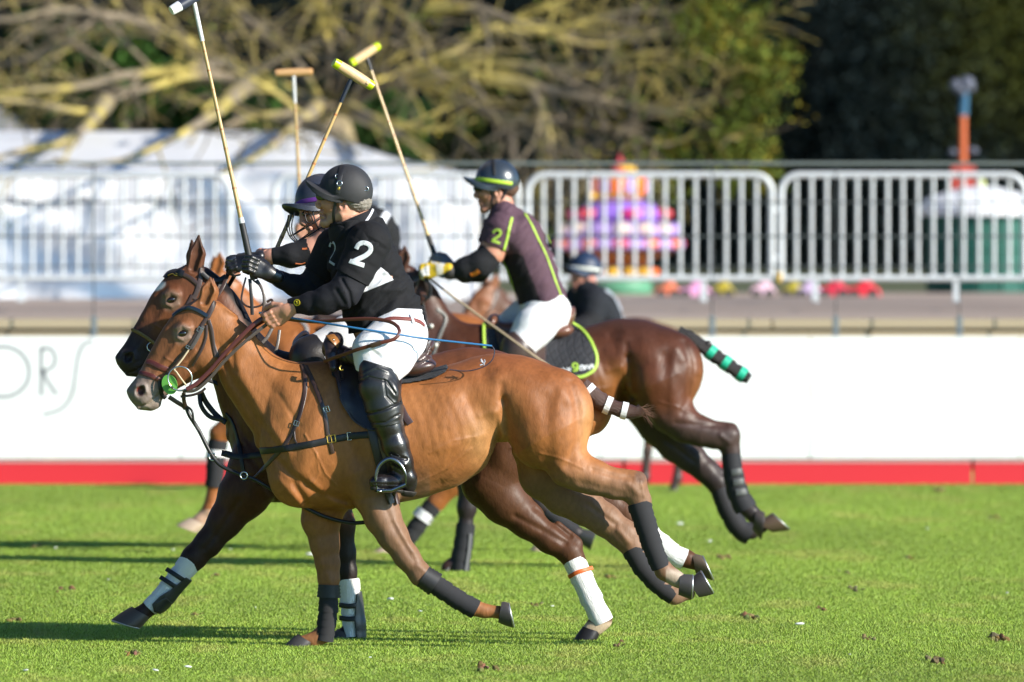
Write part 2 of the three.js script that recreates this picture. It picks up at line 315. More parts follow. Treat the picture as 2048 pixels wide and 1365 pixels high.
{ // mown grass, blade by blade as far as it can be told
  const pos = [], nor = [], idx = [];
  const blades = 7;
  for (let b = 0; b < blades; b++) {
    const a = rr(0, 6.28), x0 = rr(-0.02, 0.02), z0 = rr(-0.02, 0.02), h = rr(0.009, 0.019), w = rr(0.0018, 0.003), lean = rr(0.2, 0.9) * h, la = rr(0, 6.28), i = pos.length / 3;
    const cx = Math.cos(a) * w, cz = Math.sin(a) * w, lx = Math.cos(la) * lean, lz = Math.sin(la) * lean, n = V(-Math.sin(a), 1.6, Math.cos(a)).normalize();
    pos.push(x0 - cx, -0.003, z0 - cz, x0 + cx, -0.003, z0 + cz, x0 + lx * 0.45 - cx * 0.8, h * 0.62, z0 + lz * 0.45 - cz * 0.8, x0 + lx * 0.45 + cx * 0.8, h * 0.62, z0 + lz * 0.45 + cz * 0.8, x0 + lx, h, z0 + lz);
    for (let k = 0; k < 5; k++) nor.push(n.x, n.y, n.z);
    idx.push(i, i + 1, i + 2, i + 1, i + 3, i + 2, i + 2, i + 3, i + 4);
  }
  const g = new THREE.BufferGeometry(); g.setAttribute('position', new THREE.Float32BufferAttribute(pos, 3)); g.setAttribute('normal', new THREE.Float32BufferAttribute(nor, 3)); g.setIndex(idx);
  const m = new THREE.MeshPhysicalMaterial({ color: 0xffffff, roughness: 0.55, side: THREE.DoubleSide, transmission: 0.35, thickness: 0 });
  const N = 420000, im = new THREE.InstancedMesh(g, m, N), M = new THREE.Matrix4(), Q = new THREE.Quaternion(), S = V(), P = V(), C = new THREE.Color(), Y = V(0, 1, 0);
  for (let i = 0; i < N; i++) {
    const d = Math.sqrt(lerp(40.6 ** 2, 73.2 ** 2, Math.pow(rnd(), 1.25))), hw = 1024 * d / F * 1.28, x = rr(-hw, hw), z = CAMZ - d, [a, b, st] = grassTint(x, z);
    P.set(x, 0, z); Q.setFromAxisAngle(Y, rr(0, 6.28)); const s = rr(0.75, 1.25) * (0.85 + 0.4 * b); S.set(rr(0.9, 1.2), s, rr(0.9, 1.2)); im.setMatrixAt(i, M.compose(P, Q, S));
    const dry = sstep(0.58, 0.75, b) * 0.5 + (rnd() < 0.06 ? 0.6 : 0), l = (0.82 + 0.36 * a + 0.07 * st) * rr(0.75, 1.25);
    C.setRGB(lerp(0.39, 0.55, dry) * l, lerp(0.55, 0.55, dry) * l, lerp(0.075, 0.15, dry) * l); im.setColorAt(i, C);
  }
  im.receiveShadow = im.castShadow = true; im.name = 'grass'; scene.add(im); tag(im, 'short mown green grass of the polo field', null, null, 'stuff');
}
{ // torn clods and pale litter on the turf
  const g = new THREE.IcosahedronGeometry(1, 1); const p = g.attributes.position;
  for (let i = 0; i < p.count; i++) { const k = 0.65 + 0.6 * noise3(p.getX(i) * 1.7 + 5, p.getY(i) * 1.7, p.getZ(i) * 1.7); p.setXYZ(i, p.getX(i) * k, p.getY(i) * k, p.getZ(i) * k); } g.computeVertexNormals();
  const spots = [[130, 1186, 14], [470, 1040, 10], [268, 1313, 16], [430, 1157, 9], [940, 1128, 10], [1220, 1160, 13], [980, 1345, 20], [1075, 1215, 13], [1330, 1112, 12], [1500, 1240, 16], [1715, 1185, 12], [2005, 1285, 22], [1740, 1285, 14], [1640, 1225, 10], [1450, 1120, 12], [1990, 1040, 12], [1880, 985, 12], [1540, 1060, 9], [1820, 1120, 10], [70, 1098, 10], [30, 1245, 12], [1690, 1150, 9], [1880, 1330, 20], [390, 1236, 10], [1240, 1295, 12]];
  const im = new THREE.InstancedMesh(g, mat(0.15, 0.105, 0.05, 0.95), spots.length * 7), M = new THREE.Matrix4(), Q = new THREE.Quaternion(), C = new THREE.Color(); let k = 0;
  for (const [x, y, r] of spots) {
    const d = F * CAMY / (y - 461); const c = W(x, y, d);
    for (let j = 0; j < 7; j++) { const s = r * d / F * rr(0.25, 0.6); Q.setFromEuler(new THREE.Euler(rr(0, 6), rr(0, 6), rr(0, 6))); im.setMatrixAt(k, M.compose(V(c.x + rr(-1, 1) * r * d / F, s * 0.35 + 0.008, c.z + rr(-0.25, 0.25)), Q, V(s, s * rr(0.4, 0.7), s * 0.8))); C.setRGB(rr(0.6, 1.3), rr(0.7, 1.3), rr(0.5, 1.1)); im.setColorAt(k++, C); }
  }
  im.name = 'turf_clods'; im.castShadow = im.receiveShadow = true; scene.add(im); tag(im, 'small brown clods of torn turf scattered on the grass', null, null, 'stuff');
  const wg = new THREE.IcosahedronGeometry(1, 1); wg.scale(1, 0.28, 0.6);
  const ws = [[110, 1104, 7], [345, 1108, 6], [620, 1117, 14], [460, 1107, 5], [375, 1345, 12], [310, 1352, 10], [50, 1352, 9], [780, 1208, 16], [1310, 1170, 7], [1105, 1222, 6], [1360, 1055, 11], [1275, 1158, 5], [840, 1232, 6], [1600, 1258, 14], [2015, 1195, 7], [1420, 1090, 8], [215, 1168, 6], [1855, 1065, 7], [510, 1225, 5], [1700, 1320, 6], [905, 1000, 5], [740, 1326, 5]];
  const iw = new THREE.InstancedMesh(wg, mat(0.72, 0.74, 0.72, 0.7), ws.length);
  ws.forEach(([x, y, r], i) => { const d = F * CAMY / (y - 461), c = W(x, y, d), s = 0.72 * r * d / F; Q.setFromEuler(new THREE.Euler(0, rr(0, 6), rr(-0.2, 0.2))); iw.setMatrixAt(i, M.compose(V(c.x, 0.026, c.z), Q, V(s, s, s))); });
  iw.name = 'white_litter'; iw.castShadow = iw.receiveShadow = true; scene.add(iw); tag(iw, 'small white chips and scraps lying on the grass', null, null, 'stuff');
}
// ---------- red side boards, white hoarding, terrace ----------
const DB = 73.5;
{
  const m = mat(0.62, 0.022, 0.035, 0.55), me = mat(0.66, 0.30, 0.30, 0.6), a = W(0, 970, DB), sc = DB / F;
  const first = thing('side_board', 'red wooden side board low on the grass, leftmost, striped with horse shadows', 'side board', 'red side boards along the edge of the field', V(-9.6 * 0 + W(-150, 970, DB).x, 0, a.z));
  const L = 3.02, x0 = W(-150, 970, DB).x;
  mesh('board', box(L - 0.02, 0.185, 0.035, 0.006, L / 2, 0.0925, 0), m, first); mesh('top_rail', box(L - 0.02, 0.024, 0.06, 0.006, L / 2, 0.197, -0.004), me, first);
  for (const x of [0.3, 1.5, 2.7]) mesh('stake', box(0.035, 0.22, 0.03, 0.004, x, 0.10, -0.04), me, first);
  const lab = ['red wooden side board behind the front horses, second from the left', 'red wooden side board under the rump of the rear bay horse, third from the left', 'red wooden side board low on the grass, rightmost'];
  for (const i of [1, 2, 3, -1, 4]) { const c = first.clone(); c.name = numbered('side_board'); c.position.x = x0 + L * i; c.userData.label = lab[i - 1] ?? (i < 0 ? 'red wooden side board beyond the left edge of the photo' : 'red wooden side board beyond the right edge of the photo'); scene.add(c); }
}
{ // advertising hoarding: white panels on stub posts
  const D = 77.5, top = W(0, 674, D).y, bot = W(0, 918, D).y, h = top - bot, zz = CAMZ - D, pw = W(420, 0, D).x - W(0, 0, D).x;
  const dirt = dataTex(256, (u, v) => { const q = 0.94 + 0.05 * pnoise(u, v, 5, 9) + 0.02 * pnoise(u, v, 60, 60, 2), s = pnoise(u, v, 22, 3, 7) > 0.86 ? 0.03 : 0; return [q - s, q - s, q - s * 1.3]; }, true);
  const white = new THREE.MeshStandardMaterial({ map: dirt, roughness: 0.45, color: RGB(0.86, 0.87, 0.9) });
  const g = thing('advertising_hoarding', 'long low white advertising hoarding with thin grey letters behind the field', 'hoarding', null, V(0, 0, zz));
  for (let i = -4; i < 8; i++) { const x = W(i * 420 - 60, 0, D).x; const p = mesh('panel', box(pw - 0.012, h, 0.03, 0.006, x + pw / 2, bot + h / 2, rr(-0.004, 0.004)), white, g); }
  const wood = mat(0.42, 0.33, 0.18, 0.8); for (let i = -4; i < 9; i++) { const x = W(100 + i * 390, 0, D).x; mesh('post', box(0.12, bot + 0.25, 0.08, 0.01, x, (bot + 0.25) / 2 - 0.05, -0.09), wood, g); }
  const ink = mat(0.34, 0.35, 0.38, 0.6);
  const stroke = (pts, w, n = 40) => {                               // a flat printed stroke
    const c = smooth(pts.map(([x, y]) => W(x, y, D).setZ(0.019)), n), pos = [], idx = [];
    c.forEach((p, i) => { const t = V().subVectors(c[Math.min(n, i + 1)], c[Math.max(0, i - 1)]).normalize(), q = w * D / F / 2; pos.push(p.x - t.y * q, p.y + t.x * q, 0.0195, p.x + t.y * q, p.y - t.x * q, 0.0195); if (i) { const a = i * 2; idx.push(a - 2, a - 1, a, a, a - 1, a + 1); } });
    const gg = new THREE.BufferGeometry(); gg.setAttribute('position', new THREE.Float32BufferAttribute(pos, 3)); gg.setIndex(idx); gg.computeVertexNormals(); return gg;
  };
  const O = []; for (let i = 0; i <= 24; i++) { const a = i / 24 * Math.PI * 2; O.push([6 + 52 * Math.cos(a), 744 + 50 * Math.sin(a)]); }
  mesh('letter', stroke(O, 10, 60), ink, g);
  mesh('letter', merge([stroke([[82, 695], [82, 745], [82, 792]], 10), stroke([[82, 697], [100, 698], [110, 716], [104, 735], [82, 744]], 9), stroke([[86, 744], [98, 768], [113, 790]], 9)]), ink, g);
  mesh('letter', stroke([[186, 683], [168, 688], [156, 712], [150, 750], [143, 790], [122, 818], [84, 831]], 8), ink, g);
  mesh('letter', stroke([[-112, 692], [-112, 795], [-60, 795]], 6), ink, g);
}
const TERR = [W(0, 640, 78.5), W(0, 600, 92)];
{ // raised terrace with a sleeper wall in front
  const z0 = CAMZ - 78.5, y0 = TERR[0].y, z1 = CAMZ - 98, slope = (TERR[1].y - TERR[0].y) / (TERR[0].z - TERR[1].z), y1 = y0 + slope * (z0 - z1);
  const t = dataTex(256, (u, v) => { const n = pnoise(u, v, 90, 90) * 0.35 + pnoise(u, v, 9, 9, 4) * 0.4 + 0.3; return [0.55 + 0.12 * n, 0.485 + 0.12 * n, 0.44 + 0.12 * n]; }, true); t.repeat.set(30, 12);
  const g = new THREE.PlaneGeometry(120, 1, 1, 1), p = g.attributes.position; for (let i = 0; i < 4; i++) { const b = p.getY(i) < 0; p.setXYZ(i, p.getX(i), b ? y0 : y1, b ? z0 : z1); } g.computeVertexNormals();
  tag(mesh('terrace', g, new THREE.MeshStandardMaterial({ map: t, roughness: 0.9 })), 'grey asphalt terrace above the sleeper wall', null, null, 'structure');
  const back = new THREE.PlaneGeometry(400, 260); back.rotateX(-Math.PI / 2); back.translate(0, y1 - 0.05, z1 - 130); tag(mesh('rear_ground', back, mat(0.07, 0.085, 0.03, 1)), 'rough ground stretching back under the trees', null, null, 'structure');
  const skirt = box(400, y1 + 0.3, 0.3, 0, 0, (y1 - 0.15) / 2 - 0.1, z1 - 0.2); tag(mesh('bank', skirt, mat(0.07, 0.08, 0.03, 1)), 'low earth bank behind the terrace', null, null, 'structure');
  const w = thing('sleeper_wall', 'low retaining wall of pale wooden boards under the terrace edge', 'retaining wall', null, V(0, 0, z0 + 0.06));
  for (let r = 0; r < 5; r++) for (let i = -7; i < 7; i++) {
    const L = 2.4, k = rr(0.8, 1.15), sh = rr(-0.006, 0.006);
    mesh('board', box(L - 0.015, r ? 0.21 : 0.09, 0.06, 0.008, i * L + (r % 2) * 0.9 + L / 2, r ? y0 - 0.10 - 0.115 - (r - 1) * 0.225 : y0 - 0.035, r ? sh : 0.03), mat(0.44 * k, 0.365 * k, 0.24 * k, 0.85), w);
  }
}
{ // wire fence in front of the terrace: grey posts, dark wires
  const D = 77.9, z = CAMZ - D, s = D / F, steel = mat(0.20, 0.235, 0.25, 0.5, { metalness: 0.4 }), wire = mat(0.055, 0.065, 0.07, 0.7), dark = mat(0.05, 0.055, 0.06, 0.7);
  const f = thing('wire_fence', 'see-through fence of slim grey posts and dark wires above the hoarding', 'fence', null, V(0, 0, z));
  for (let i = -1; i < 10; i++) { const x = W(187 + 247.5 * i, 0, D).x, y1 = W(0, 322, D).y; mesh('post', box(0.012, y1, 0.012, 0.003, x, y1 / 2, 0), dark, f); mesh('post_foot', box(0.055, W(0, 632, D).y, 0.045, 0.006, x, W(0, 632, D).y / 2, 0.005), steel, f); }
  for (const [y, h] of [[327, 0.03], [405, 0.013], [473, 0.017], [533, 0.013]]) mesh(y === 327 ? 'top_rail' : 'wire', box(30, h, h * 0.7, 0.003, 0, W(0, y, D).y, 0.03), y === 327 ? mat(0.13, 0.15, 0.15, 0.6) : wire, f);
}
// ---------- crowd barriers ----------
{
  const D = 84, s = D / F, z = CAMZ - D, galv = new THREE.MeshStandardMaterial({ color: RGB(0.60, 0.63, 0.64), roughness: 0.55, metalness: 0.25 });
  const yT = W(0, 350, D).y, yB = W(0, 557, D).y, yG = W(0, 603, D).y, Wd = 487 * s, r = 0.024, cr = 0.17;
  const b = thing('crowd_barrier', 'grey steel crowd barrier with rounded corners, whole, in front of the green kiosk', 'barrier', 'steel crowd barriers along the terrace', V(W(1806, 0, D).x, yG, z));
  const H = yT - yG, h0 = yB - yG, q = [V(-Wd / 2, h0, 0), V(-Wd / 2, H - cr, 0)]; for (let i = 1; i <= 6; i++) { const a = i / 6 * Math.PI / 2; q.push(V(-Wd / 2 + cr * (1 - Math.cos(a)), H - cr + cr * Math.sin(a), 0)); }
  for (let i = 0; i <= 6; i++) { const a = (1 - i / 6) * Math.PI / 2; q.push(V(Wd / 2 - cr * (1 - Math.cos(a)), H - cr + cr * Math.sin(a), 0)); } q.push(V(Wd / 2, h0, 0));
  mesh('frame', tube(q, r * 1.35, 10), galv, b); mesh('bottom_rail', tube([V(-Wd / 2 - 0.01, h0, 0), V(0, h0, 0), V(Wd / 2 + 0.01, h0, 0)], r * 1.25, 10), galv, b);
  const barG = tube([V(0, h0, 0), V(0, (h0 + H) / 2, 0), V(0, H - 0.01, 0)], 0.0185, 8);
  for (let i = 1; i <= 15; i++) { const m = mesh('bar', barG, galv, b); m.position.x = -Wd / 2 + Wd * i / 16; if (i === 1 || i === 15) m.scale.y = 0.97; }
  for (const x of [-0.36, 0.22]) mesh('foot', merge([box(0.06, h0 + 0.02, 0.02, 0.004, 0, h0 / 2, 0), box(0.06, 0.012, 0.62, 0.004, 0, 0.006, 0)]).translate(x * Wd, 0, 0), galv, b);
  for (const [sx, hy] of [[-1, 0.2], [1, 0.2], [-1, 0.66], [1, 0.66]]) mesh('hook', box(0.05, 0.05, 0.03, 0.008, sx * (Wd / 2 + 0.03), h0 + (H - h0) * hy, 0), galv, b);
  const put = (px, label, turn = 0, dz = 0) => { const c = b.clone(); c.name = numbered('crowd_barrier'); c.position.x = W(px, 0, D).x; c.position.z = z + dz; c.rotation.y = turn; c.userData.label = label; scene.add(c); };
  put(1300, 'grey steel crowd barrier in front of the purple fairground ride'); put(792, 'grey steel crowd barrier behind the two front riders, before the white marquee', 0.004);
  put(216, 'grey steel crowd barrier at far left before the shaded end of the marquee', -0.006); put(2315, 'grey steel crowd barrier cut off by the right edge of the photo');
  const t = thing('cable_tie', 'small yellow tag tied to the joint of two barriers', 'tag', null, V(W(1560, 0, D).x, W(0, 555, D).y, z + 0.05)); mesh('strip', box(0.035, 0.10, 0.012, 0.003), mat(0.7, 0.42, 0.02, 0.5), t);
}
// ---------- marquee ----------
{
  const D = 93, z = CAMZ - D, eave = W(0, 352, D).y, foot = W(0, 604, D).y, zr = CAMZ - 99, ridge = W(0, 263, 99).y;
  const x0 = -14, x1 = W(948, 0, D).x, xr = W(610, 0, 99).x;
  const g = thing('marquee', 'long white canvas marquee with sloping roof behind the barriers at left', 'marquee', null, V(0, 0, z));
  const cloth = (pts, nx, ny, bulge) => { // bilinear sheet with soft folds: pts = [bl, br, tr, tl]
    const pos = [], idx = []; for (let j = 0; j <= ny; j++) for (let i = 0; i <= nx; i++) { const u = i / nx, v = j / ny, p = pts[0].clone().lerp(pts[1], u).lerp(pts[3].clone().lerp(pts[2], u), v); bulge(p, u, v); pos.push(p.x, p.y, p.z); }
    for (let j = 0; j < ny; j++) for (let i = 0; i < nx; i++) { const a = j * (nx + 1) + i; idx.push(a, a + 1, a + nx + 1, a + 1, a + nx + 2, a + nx + 1); }
    const q = new THREE.BufferGeometry(); q.setAttribute('position', new THREE.Float32BufferAttribute(pos, 3)); q.setIndex(idx); q.computeVertexNormals(); return q;
  };
  const canvas = new THREE.MeshPhysicalMaterial({ color: RGB(0.80, 0.82, 0.86), roughness: 0.6, side: THREE.DoubleSide, transmission: 0.08, thickness: 0 });
  const n = 5, pw = (x1 - x0) / n;
  for (let i = 0; i < n; i++) {
    const a = x0 + pw * i, b = a + pw;
    mesh('wall_panel', cloth([V(a, foot, 0), V(b, foot, 0), V(b, eave, 0), V(a, eave, 0)], 60, 12, (p, u, v) => { p.z += 0.045 * Math.sin(p.x * 5.2 + Math.sin(v * 3 + p.x)) * (1 - 0.5 * v) + 0.16 * (noise3(p.x * 1.4, p.y * 4.5, 4) - 0.5) - (u < 0.02 || u > 0.98 ? 0.03 : 0); }), canvas, g);
  }
  mesh('valance', cloth([V(x0, eave - 0.22, 0.05), V(x1 + 0.05, eave - 0.22, 0.05), V(x1 + 0.05, eave + 0.02, 0.05), V(x0, eave + 0.02, 0.05)], 300, 3, (p, u, v) => { p.y -= (1 - v) * 0.06 * Math.abs(Math.sin(p.x * 4)); p.z += 0.02 * Math.sin(p.x * 9); }), canvas, g);
  const roof = [cloth([V(x0, eave, 0.05), V(x1 + 0.05, eave, 0.05), V(xr, ridge, zr - z), V(x0, ridge, zr - z)], 120, 14, (p, u, v) => { p.y -= (0.05 * Math.sin(v * Math.PI) * (0.6 + 0.4 * Math.abs(Math.sin(p.x * 1.3))) - 0.01 * Math.sin(p.x * 7 + v * 3)) * (1 - v); }),
    cloth([V(x1 + 0.05, eave, 0.05), V(x1 + 0.05, eave, 2 * (zr - z)), V(xr, ridge, zr - z), V(xr, ridge, zr - z)], 20, 14, () => 0), cloth([V(x1, eave, 2 * (zr - z)), V(x0, eave, 2 * (zr - z)), V(x0, ridge, zr - z), V(xr, ridge, zr - z)], 20, 4, () => 0)];
  mesh('roof', merge(roof), canvas, g);
  mesh('end_wall', cloth([V(x1, foot, 0), V(x1, foot, 2 * (zr - z)), V(x1, eave, 2 * (zr - z)), V(x1, eave, 0)], 30, 6, (p) => { p.x += 0.03 * Math.sin(p.z * 5); }), canvas, g);
}
// ---------- fairground ride, kiosk, small rides ----------
{
  const D = 97, s = D / F, yG = W(0, 604, D).y, c = W(1240, 604, D), m = { pur: pmat(0.30, 0.16, 0.62, 0.35), lil: pmat(0.40, 0.27, 0.62, 0.45), ora: pmat(0.85, 0.16, 0.02, 0.4), red: pmat(0.62, 0.06, 0.08, 0.4), yel: pmat(0.85, 0.50, 0.04, 0.4), mag: pmat(0.60, 0.03, 0.18, 0.45), cre: pmat(0.66, 0.50, 0.42, 0.5), grn: pmat(0.10, 0.30, 0.18, 0.5), bro: pmat(0.33, 0.10, 0.03, 0.5) };
  const g = thing('fairground_ride', 'purple and orange carousel-like fairground ride behind the barrier', 'fairground ride', null, V(c.x, c.y, c.z)), Y = (y) => W(0, y, D).y - c.y;
  const lathe = (prof) => { const q = new THREE.LatheGeometry(prof.map(([r, y]) => new THREE.Vector2(r * s, Y(y))), 28); return q; };
  mesh('plinth', lathe([[0, 604], [64, 604], [64, 566], [56, 560], [0, 560]]), m.grn, g);
  mesh('drum', lathe([[0, 560], [40, 560], [62, 520], [104, 508], [108, 500], [0, 500]]), m.bro, g);
  mesh('rim', lathe([[0, 500], [124, 500], [130, 492], [126, 478], [0, 476]]), m.lil, g);
  mesh('skirt', lathe([[0, 478], [122, 478], [110, 456], [72, 442], [0, 440]]), m.lil, g);
  mesh('dome', lathe([[0, 442], [84, 442], [86, 428], [64, 406], [44, 398], [0, 398]]), m.pur, g);
  mesh('crown', lathe([[0, 398], [46, 398], [54, 362], [40, 352], [0, 350]]), m.yel, g);
  mesh('finial', lathe([[0, 350], [10, 350], [16, 338], [10, 326], [3, 318], [0, 306]]), m.red, g);
  const pod = new THREE.SphereGeometry(1, 14, 10);
  for (let i = 0; i < 12; i++) { const a = i / 12 * 6.283 + 0.1, p = mesh('panel', box(22 * s, 30 * s, 4 * s, 1.5 * s), i % 2 ? m.ora : m.lil, g); p.position.set(Math.cos(a) * 54 * s, Y(372), Math.sin(a) * 54 * s); p.rotation.y = -a + Math.PI / 2; }
  for (let i = 0; i < 6; i++) { const a = i / 6 * 6.283 + 0.3, p = mesh('pod', pod, i % 2 ? m.mag : m.red, g); p.scale.set(20 * s, 11 * s, 13 * s); p.position.set(Math.cos(a) * 90 * s, Y(428), Math.sin(a) * 90 * s); }
  for (let i = 0; i < 14; i++) { const a = i / 14 * 6.283 + 0.2, p = mesh('scallop', pod, i % 4 ? m.cre : m.lil, g); p.scale.set(19 * s, 14 * s, 12 * s); p.position.set(Math.cos(a) * 108 * s, Y(459), Math.sin(a) * 108 * s); p.rotation.y = -a + Math.PI / 2; }
  for (let i = 0; i < 12; i++) { const a = i / 12 * 6.283, p = mesh('seat', pod, i % 3 ? m.ora : m.red, g); p.scale.set(26 * s, 11 * s, 13 * s); p.position.set(Math.cos(a) * 118 * s, Y(488), Math.sin(a) * 118 * s); p.rotation.y = -a + Math.PI / 2; }
  for (let i = 0; i < 12; i++) { const a = i / 12 * 6.283 + 0.2, p = mesh('cup', pod, i % 4 ? m.yel : m.ora, g); p.scale.set(15 * s, 9 * s, 11 * s); p.position.set(Math.cos(a) * 66 * s, Y(545), Math.sin(a) * 66 * s); }
  const bulb = new THREE.SphereGeometry(7 * s, 10, 8); for (const [x, y] of [[14, 336], [4, 332], [-56, 393], [24, 340]]) { const p = mesh('bulb', bulb, m.yel, g); p.position.set(x * s, Y(y), 56 * s); }
}
{ // small children's ride cars on the terrace
  const D = 95, s = D / F, G = 'small ride cars on the terrace';
  const car = (px, py, w, h, col, col2, label) => {
    const c = W(px, 602, D), o = thing('ride_car', label, 'ride car', G, c), hh = (602 - py) * s, m1 = pmat(...col, 0.35), m2 = pmat(...col2, 0.4);
    const sh = new THREE.Shape(), a = w * s / 2; sh.moveTo(-a, 0.06); sh.quadraticCurveTo(-a * 1.05, hh * 0.62, -a * 0.6, hh * 0.62); sh.lineTo(-a * 0.25, hh * 0.62); sh.quadraticCurveTo(-a * 0.15, hh * 1.05, a * 0.3, hh); sh.quadraticCurveTo(a * 0.6, hh * 0.66, a * 0.9, hh * 0.55); sh.quadraticCurveTo(a * 1.05, hh * 0.3, a, 0.06); sh.lineTo(-a, 0.06);
    const e = new THREE.ExtrudeGeometry(sh, { depth: h * s, bevelEnabled: true, bevelSize: 0.02, bevelThickness: 0.02, bevelSegments: 2 }); e.translate(0, 0, -h * s / 2); mesh('body', e, m1, o);
    mesh('seat', box(a * 0.5, hh * 0.2, h * s * 0.8, 0.02, 0, hh * 0.72, 0), m2, o);
    for (const sx of [-0.6, 0.6]) for (const sz of [-1, 1]) { const wl = new THREE.CylinderGeometry(0.065, 0.065, 0.05, 14); wl.rotateX(Math.PI / 2); wl.translate(sx * a, 0.065, sz * (h * s / 2)); mesh('wheel', wl, mat(0.03, 0.03, 0.03, 0.7), o); }
  };
  car(1390, 566, 66, 30, [0.80, 0.36, 0.62], [0.85, 0.7, 0.8], 'pink ride car right of the green plinth'); car(1336, 564, 46, 30, [0.78, 0.20, 0.10], [0.5, 0.3, 0.6], 'orange-red ride car at the edge of the green plinth');
  car(1445, 562, 42, 26, [0.45, 0.36, 0.03], [0.5, 0.4, 0.05], 'mustard yellow ride car right of the pink one'); car(1526, 560, 44, 26, [0.82, 0.55, 0.66], [0.85, 0.8, 0.8], 'pale pink and white ride car below the barrier joint');
  car(1585, 564, 40, 26, [0.42, 0.35, 0.03], [0.5, 0.2, 0.05], 'olive yellow ride car left of the red ones'); car(1618, 563, 44, 30, [0.66, 0.5, 0.74], [0.8, 0.8, 0.85], 'lilac ride car overlapping the red ones');
  car(1668, 562, 60, 26, [0.68, 0.03, 0.07], [0.7, 0.7, 0.8], 'crimson ride car, left of the two'); car(1727, 562, 62, 26, [0.72, 0.03, 0.05], [0.8, 0.8, 0.8], 'crimson ride car, right of the two');
}
{ // green kiosk with a white domed canopy
  const D = 99, s = D / F, c = W(1962, 598, D), Y = (y) => W(0, y, D).y - c.y, g = thing('kiosk', 'dark green round kiosk under a white domed canopy at right', 'kiosk', null, c), gr = mat(0.006, 0.085, 0.062, 0.7), wh = mat(0.80, 0.81, 0.84, 0.6);
  for (let i = 0; i < 14; i++) { const a = i / 14 * 6.283 + 0.11, r = 104 * s, p = mesh('panel', box(2 * r * Math.tan(Math.PI / 14) - 0.012, Y(425), 0.04, 0.006, 0, Y(425) / 2, 0), i % 2 ? gr : mat(0.008, 0.095, 0.07, 0.7), g); p.position.set(Math.cos(a) * r, 0, Math.sin(a) * r); p.rotation.y = -a + Math.PI / 2; }
  const dome = new THREE.LatheGeometry([[0, 372], [30, 374], [70, 384], [105, 396], [128, 408], [131, 413], [128, 432], [126, 432], [127, 414], [104, 402], [0, 380]].map(([r, y]) => new THREE.Vector2(r * s, Y(y))), 40); mesh('canopy', dome, wh, g);
  mesh('counter', new THREE.TorusGeometry(107 * s, 0.025, 8, 40).rotateX(Math.PI / 2).translate(0, Y(500), 0), gr, g); mesh('finial', new THREE.SphereGeometry(0.06, 12, 8).translate(0, Y(368), 0), mat(0.5, 0.55, 0.2, 0.5), g);
}
{ // orange pole with a grey ornament
  const D = 108, s = D / F, c = W(1926, 604, D), Y = (y) => W(0, y, D).y - c.y, g = thing('fairground_pole', 'tall orange pole topped by a grey and blue ornament behind the kiosk', 'pole', null, c), gy = mat(0.10, 0.11, 0.15, 0.6);
  mesh('pole', tube([V(0, 0, 0), V(0, Y(380), 0), V(0, Y(232), 0)], (t) => (9 - 2 * t) * s, 12), mat(0.62, 0.13, 0.035, 0.5), g);
  mesh('collar', new THREE.SphereGeometry(9 * s, 12, 10).translate(0, Y(228), 0), mat(0.6, 0.4, 0.32, 0.5), g); mesh('stem', tube([V(0, Y(230), 0), V(2 * s, Y(205), 0), V(4 * s, Y(185), 0)], (t) => (10 - 2 * t) * s, 10), mat(0.03, 0.12, 0.22, 0.5), g);
  for (const [x, y, r] of [[-14, 172, 14], [8, 168, 16], [-2, 182, 13], [16, 176, 9]]) mesh('lobe', new THREE.SphereGeometry(r * s, 12, 10).translate(x * s, Y(y), 0), gy, g);
  for (const [x, y, r] of [[-20, 305, 10], [20, 302, 11]]) mesh('lobe', new THREE.SphereGeometry(r * s, 12, 10).scale(1, 0.7, 0.8).translate(x * s, Y(y), 0), gy, g); mesh('base_box', box(0.3, 0.5, 0.2, 0.02, 0, Y(372), 0), mat(0.5, 0.06, 0.04, 0.5), g);
}
{ // grey rounded roof at the left edge
  const D = 118, s = D / F, c = W(-30, 300, D), g = thing('grey_tent', 'grey rounded tent roof behind the marquee at the left edge', 'tent', null, V(c.x, TERR[1].y, c.z)), top = W(0, 186, D).y - TERR[1].y;
  mesh('roof', new THREE.LatheGeometry([[0, top], [30 * s, top - 8 * s], [62 * s, top - 34 * s], [92 * s, top - 70 * s], [104 * s, top - 92 * s], [110 * s, top - 120 * s]].map(([r, y]) => new THREE.Vector2(...(Array.isArray(r) ? r : [r, y]))), 30), mat(0.16, 0.16, 0.18, 0.7), g);
  mesh('wall', new THREE.CylinderGeometry(104 * s, 104 * s, top - 120 * s, 30, 1, true).translate(0, (top - 120 * s) / 2, 0), mat(0.3, 0.31, 0.35, 0.7), g);
}
// ---------- trees ----------
function leafCluster(n, size, spread, elong = 2) {                   // n leaf-shaped quads in a ball
  const pos = [], nor = [], idx = [];
  for (let i = 0; i < n; i++) {
    const c = V(rr(-1, 1), rr(-1, 1), rr(-1, 1)).multiplyScalar(spread), a = V(rr(-1, 1), rr(-1, 0.6), rr(-1, 1)).normalize(), b = V(rr(-1, 1), rr(-1, 1), rr(-1, 1)).cross(a).normalize(), s = size * rr(0.7, 1.2), k = pos.length / 3;
    const nn = a.clone().cross(b).normalize(); if (nn.y < 0) nn.multiplyScalar(-1);
    for (const [u, v] of [[-0.5, 0], [-0.05, 0.5 / elong], [0.5, 0], [-0.05, -0.5 / elong]]) { const p = c.clone().addScaledVector(a, u * s).addScaledVector(b, v * s); pos.push(p.x, p.y, p.z); nor.push(nn.x, nn.y, nn.z); }
    idx.push(k, k + 1, k + 2, k, k + 2, k + 3);
  }
  const g = new THREE.BufferGeometry(); g.setAttribute('position', new THREE.Float32BufferAttribute(pos, 3)); g.setAttribute('normal', new THREE.Float32BufferAttribute(nor, 3)); g.setIndex(idx); return g;
}
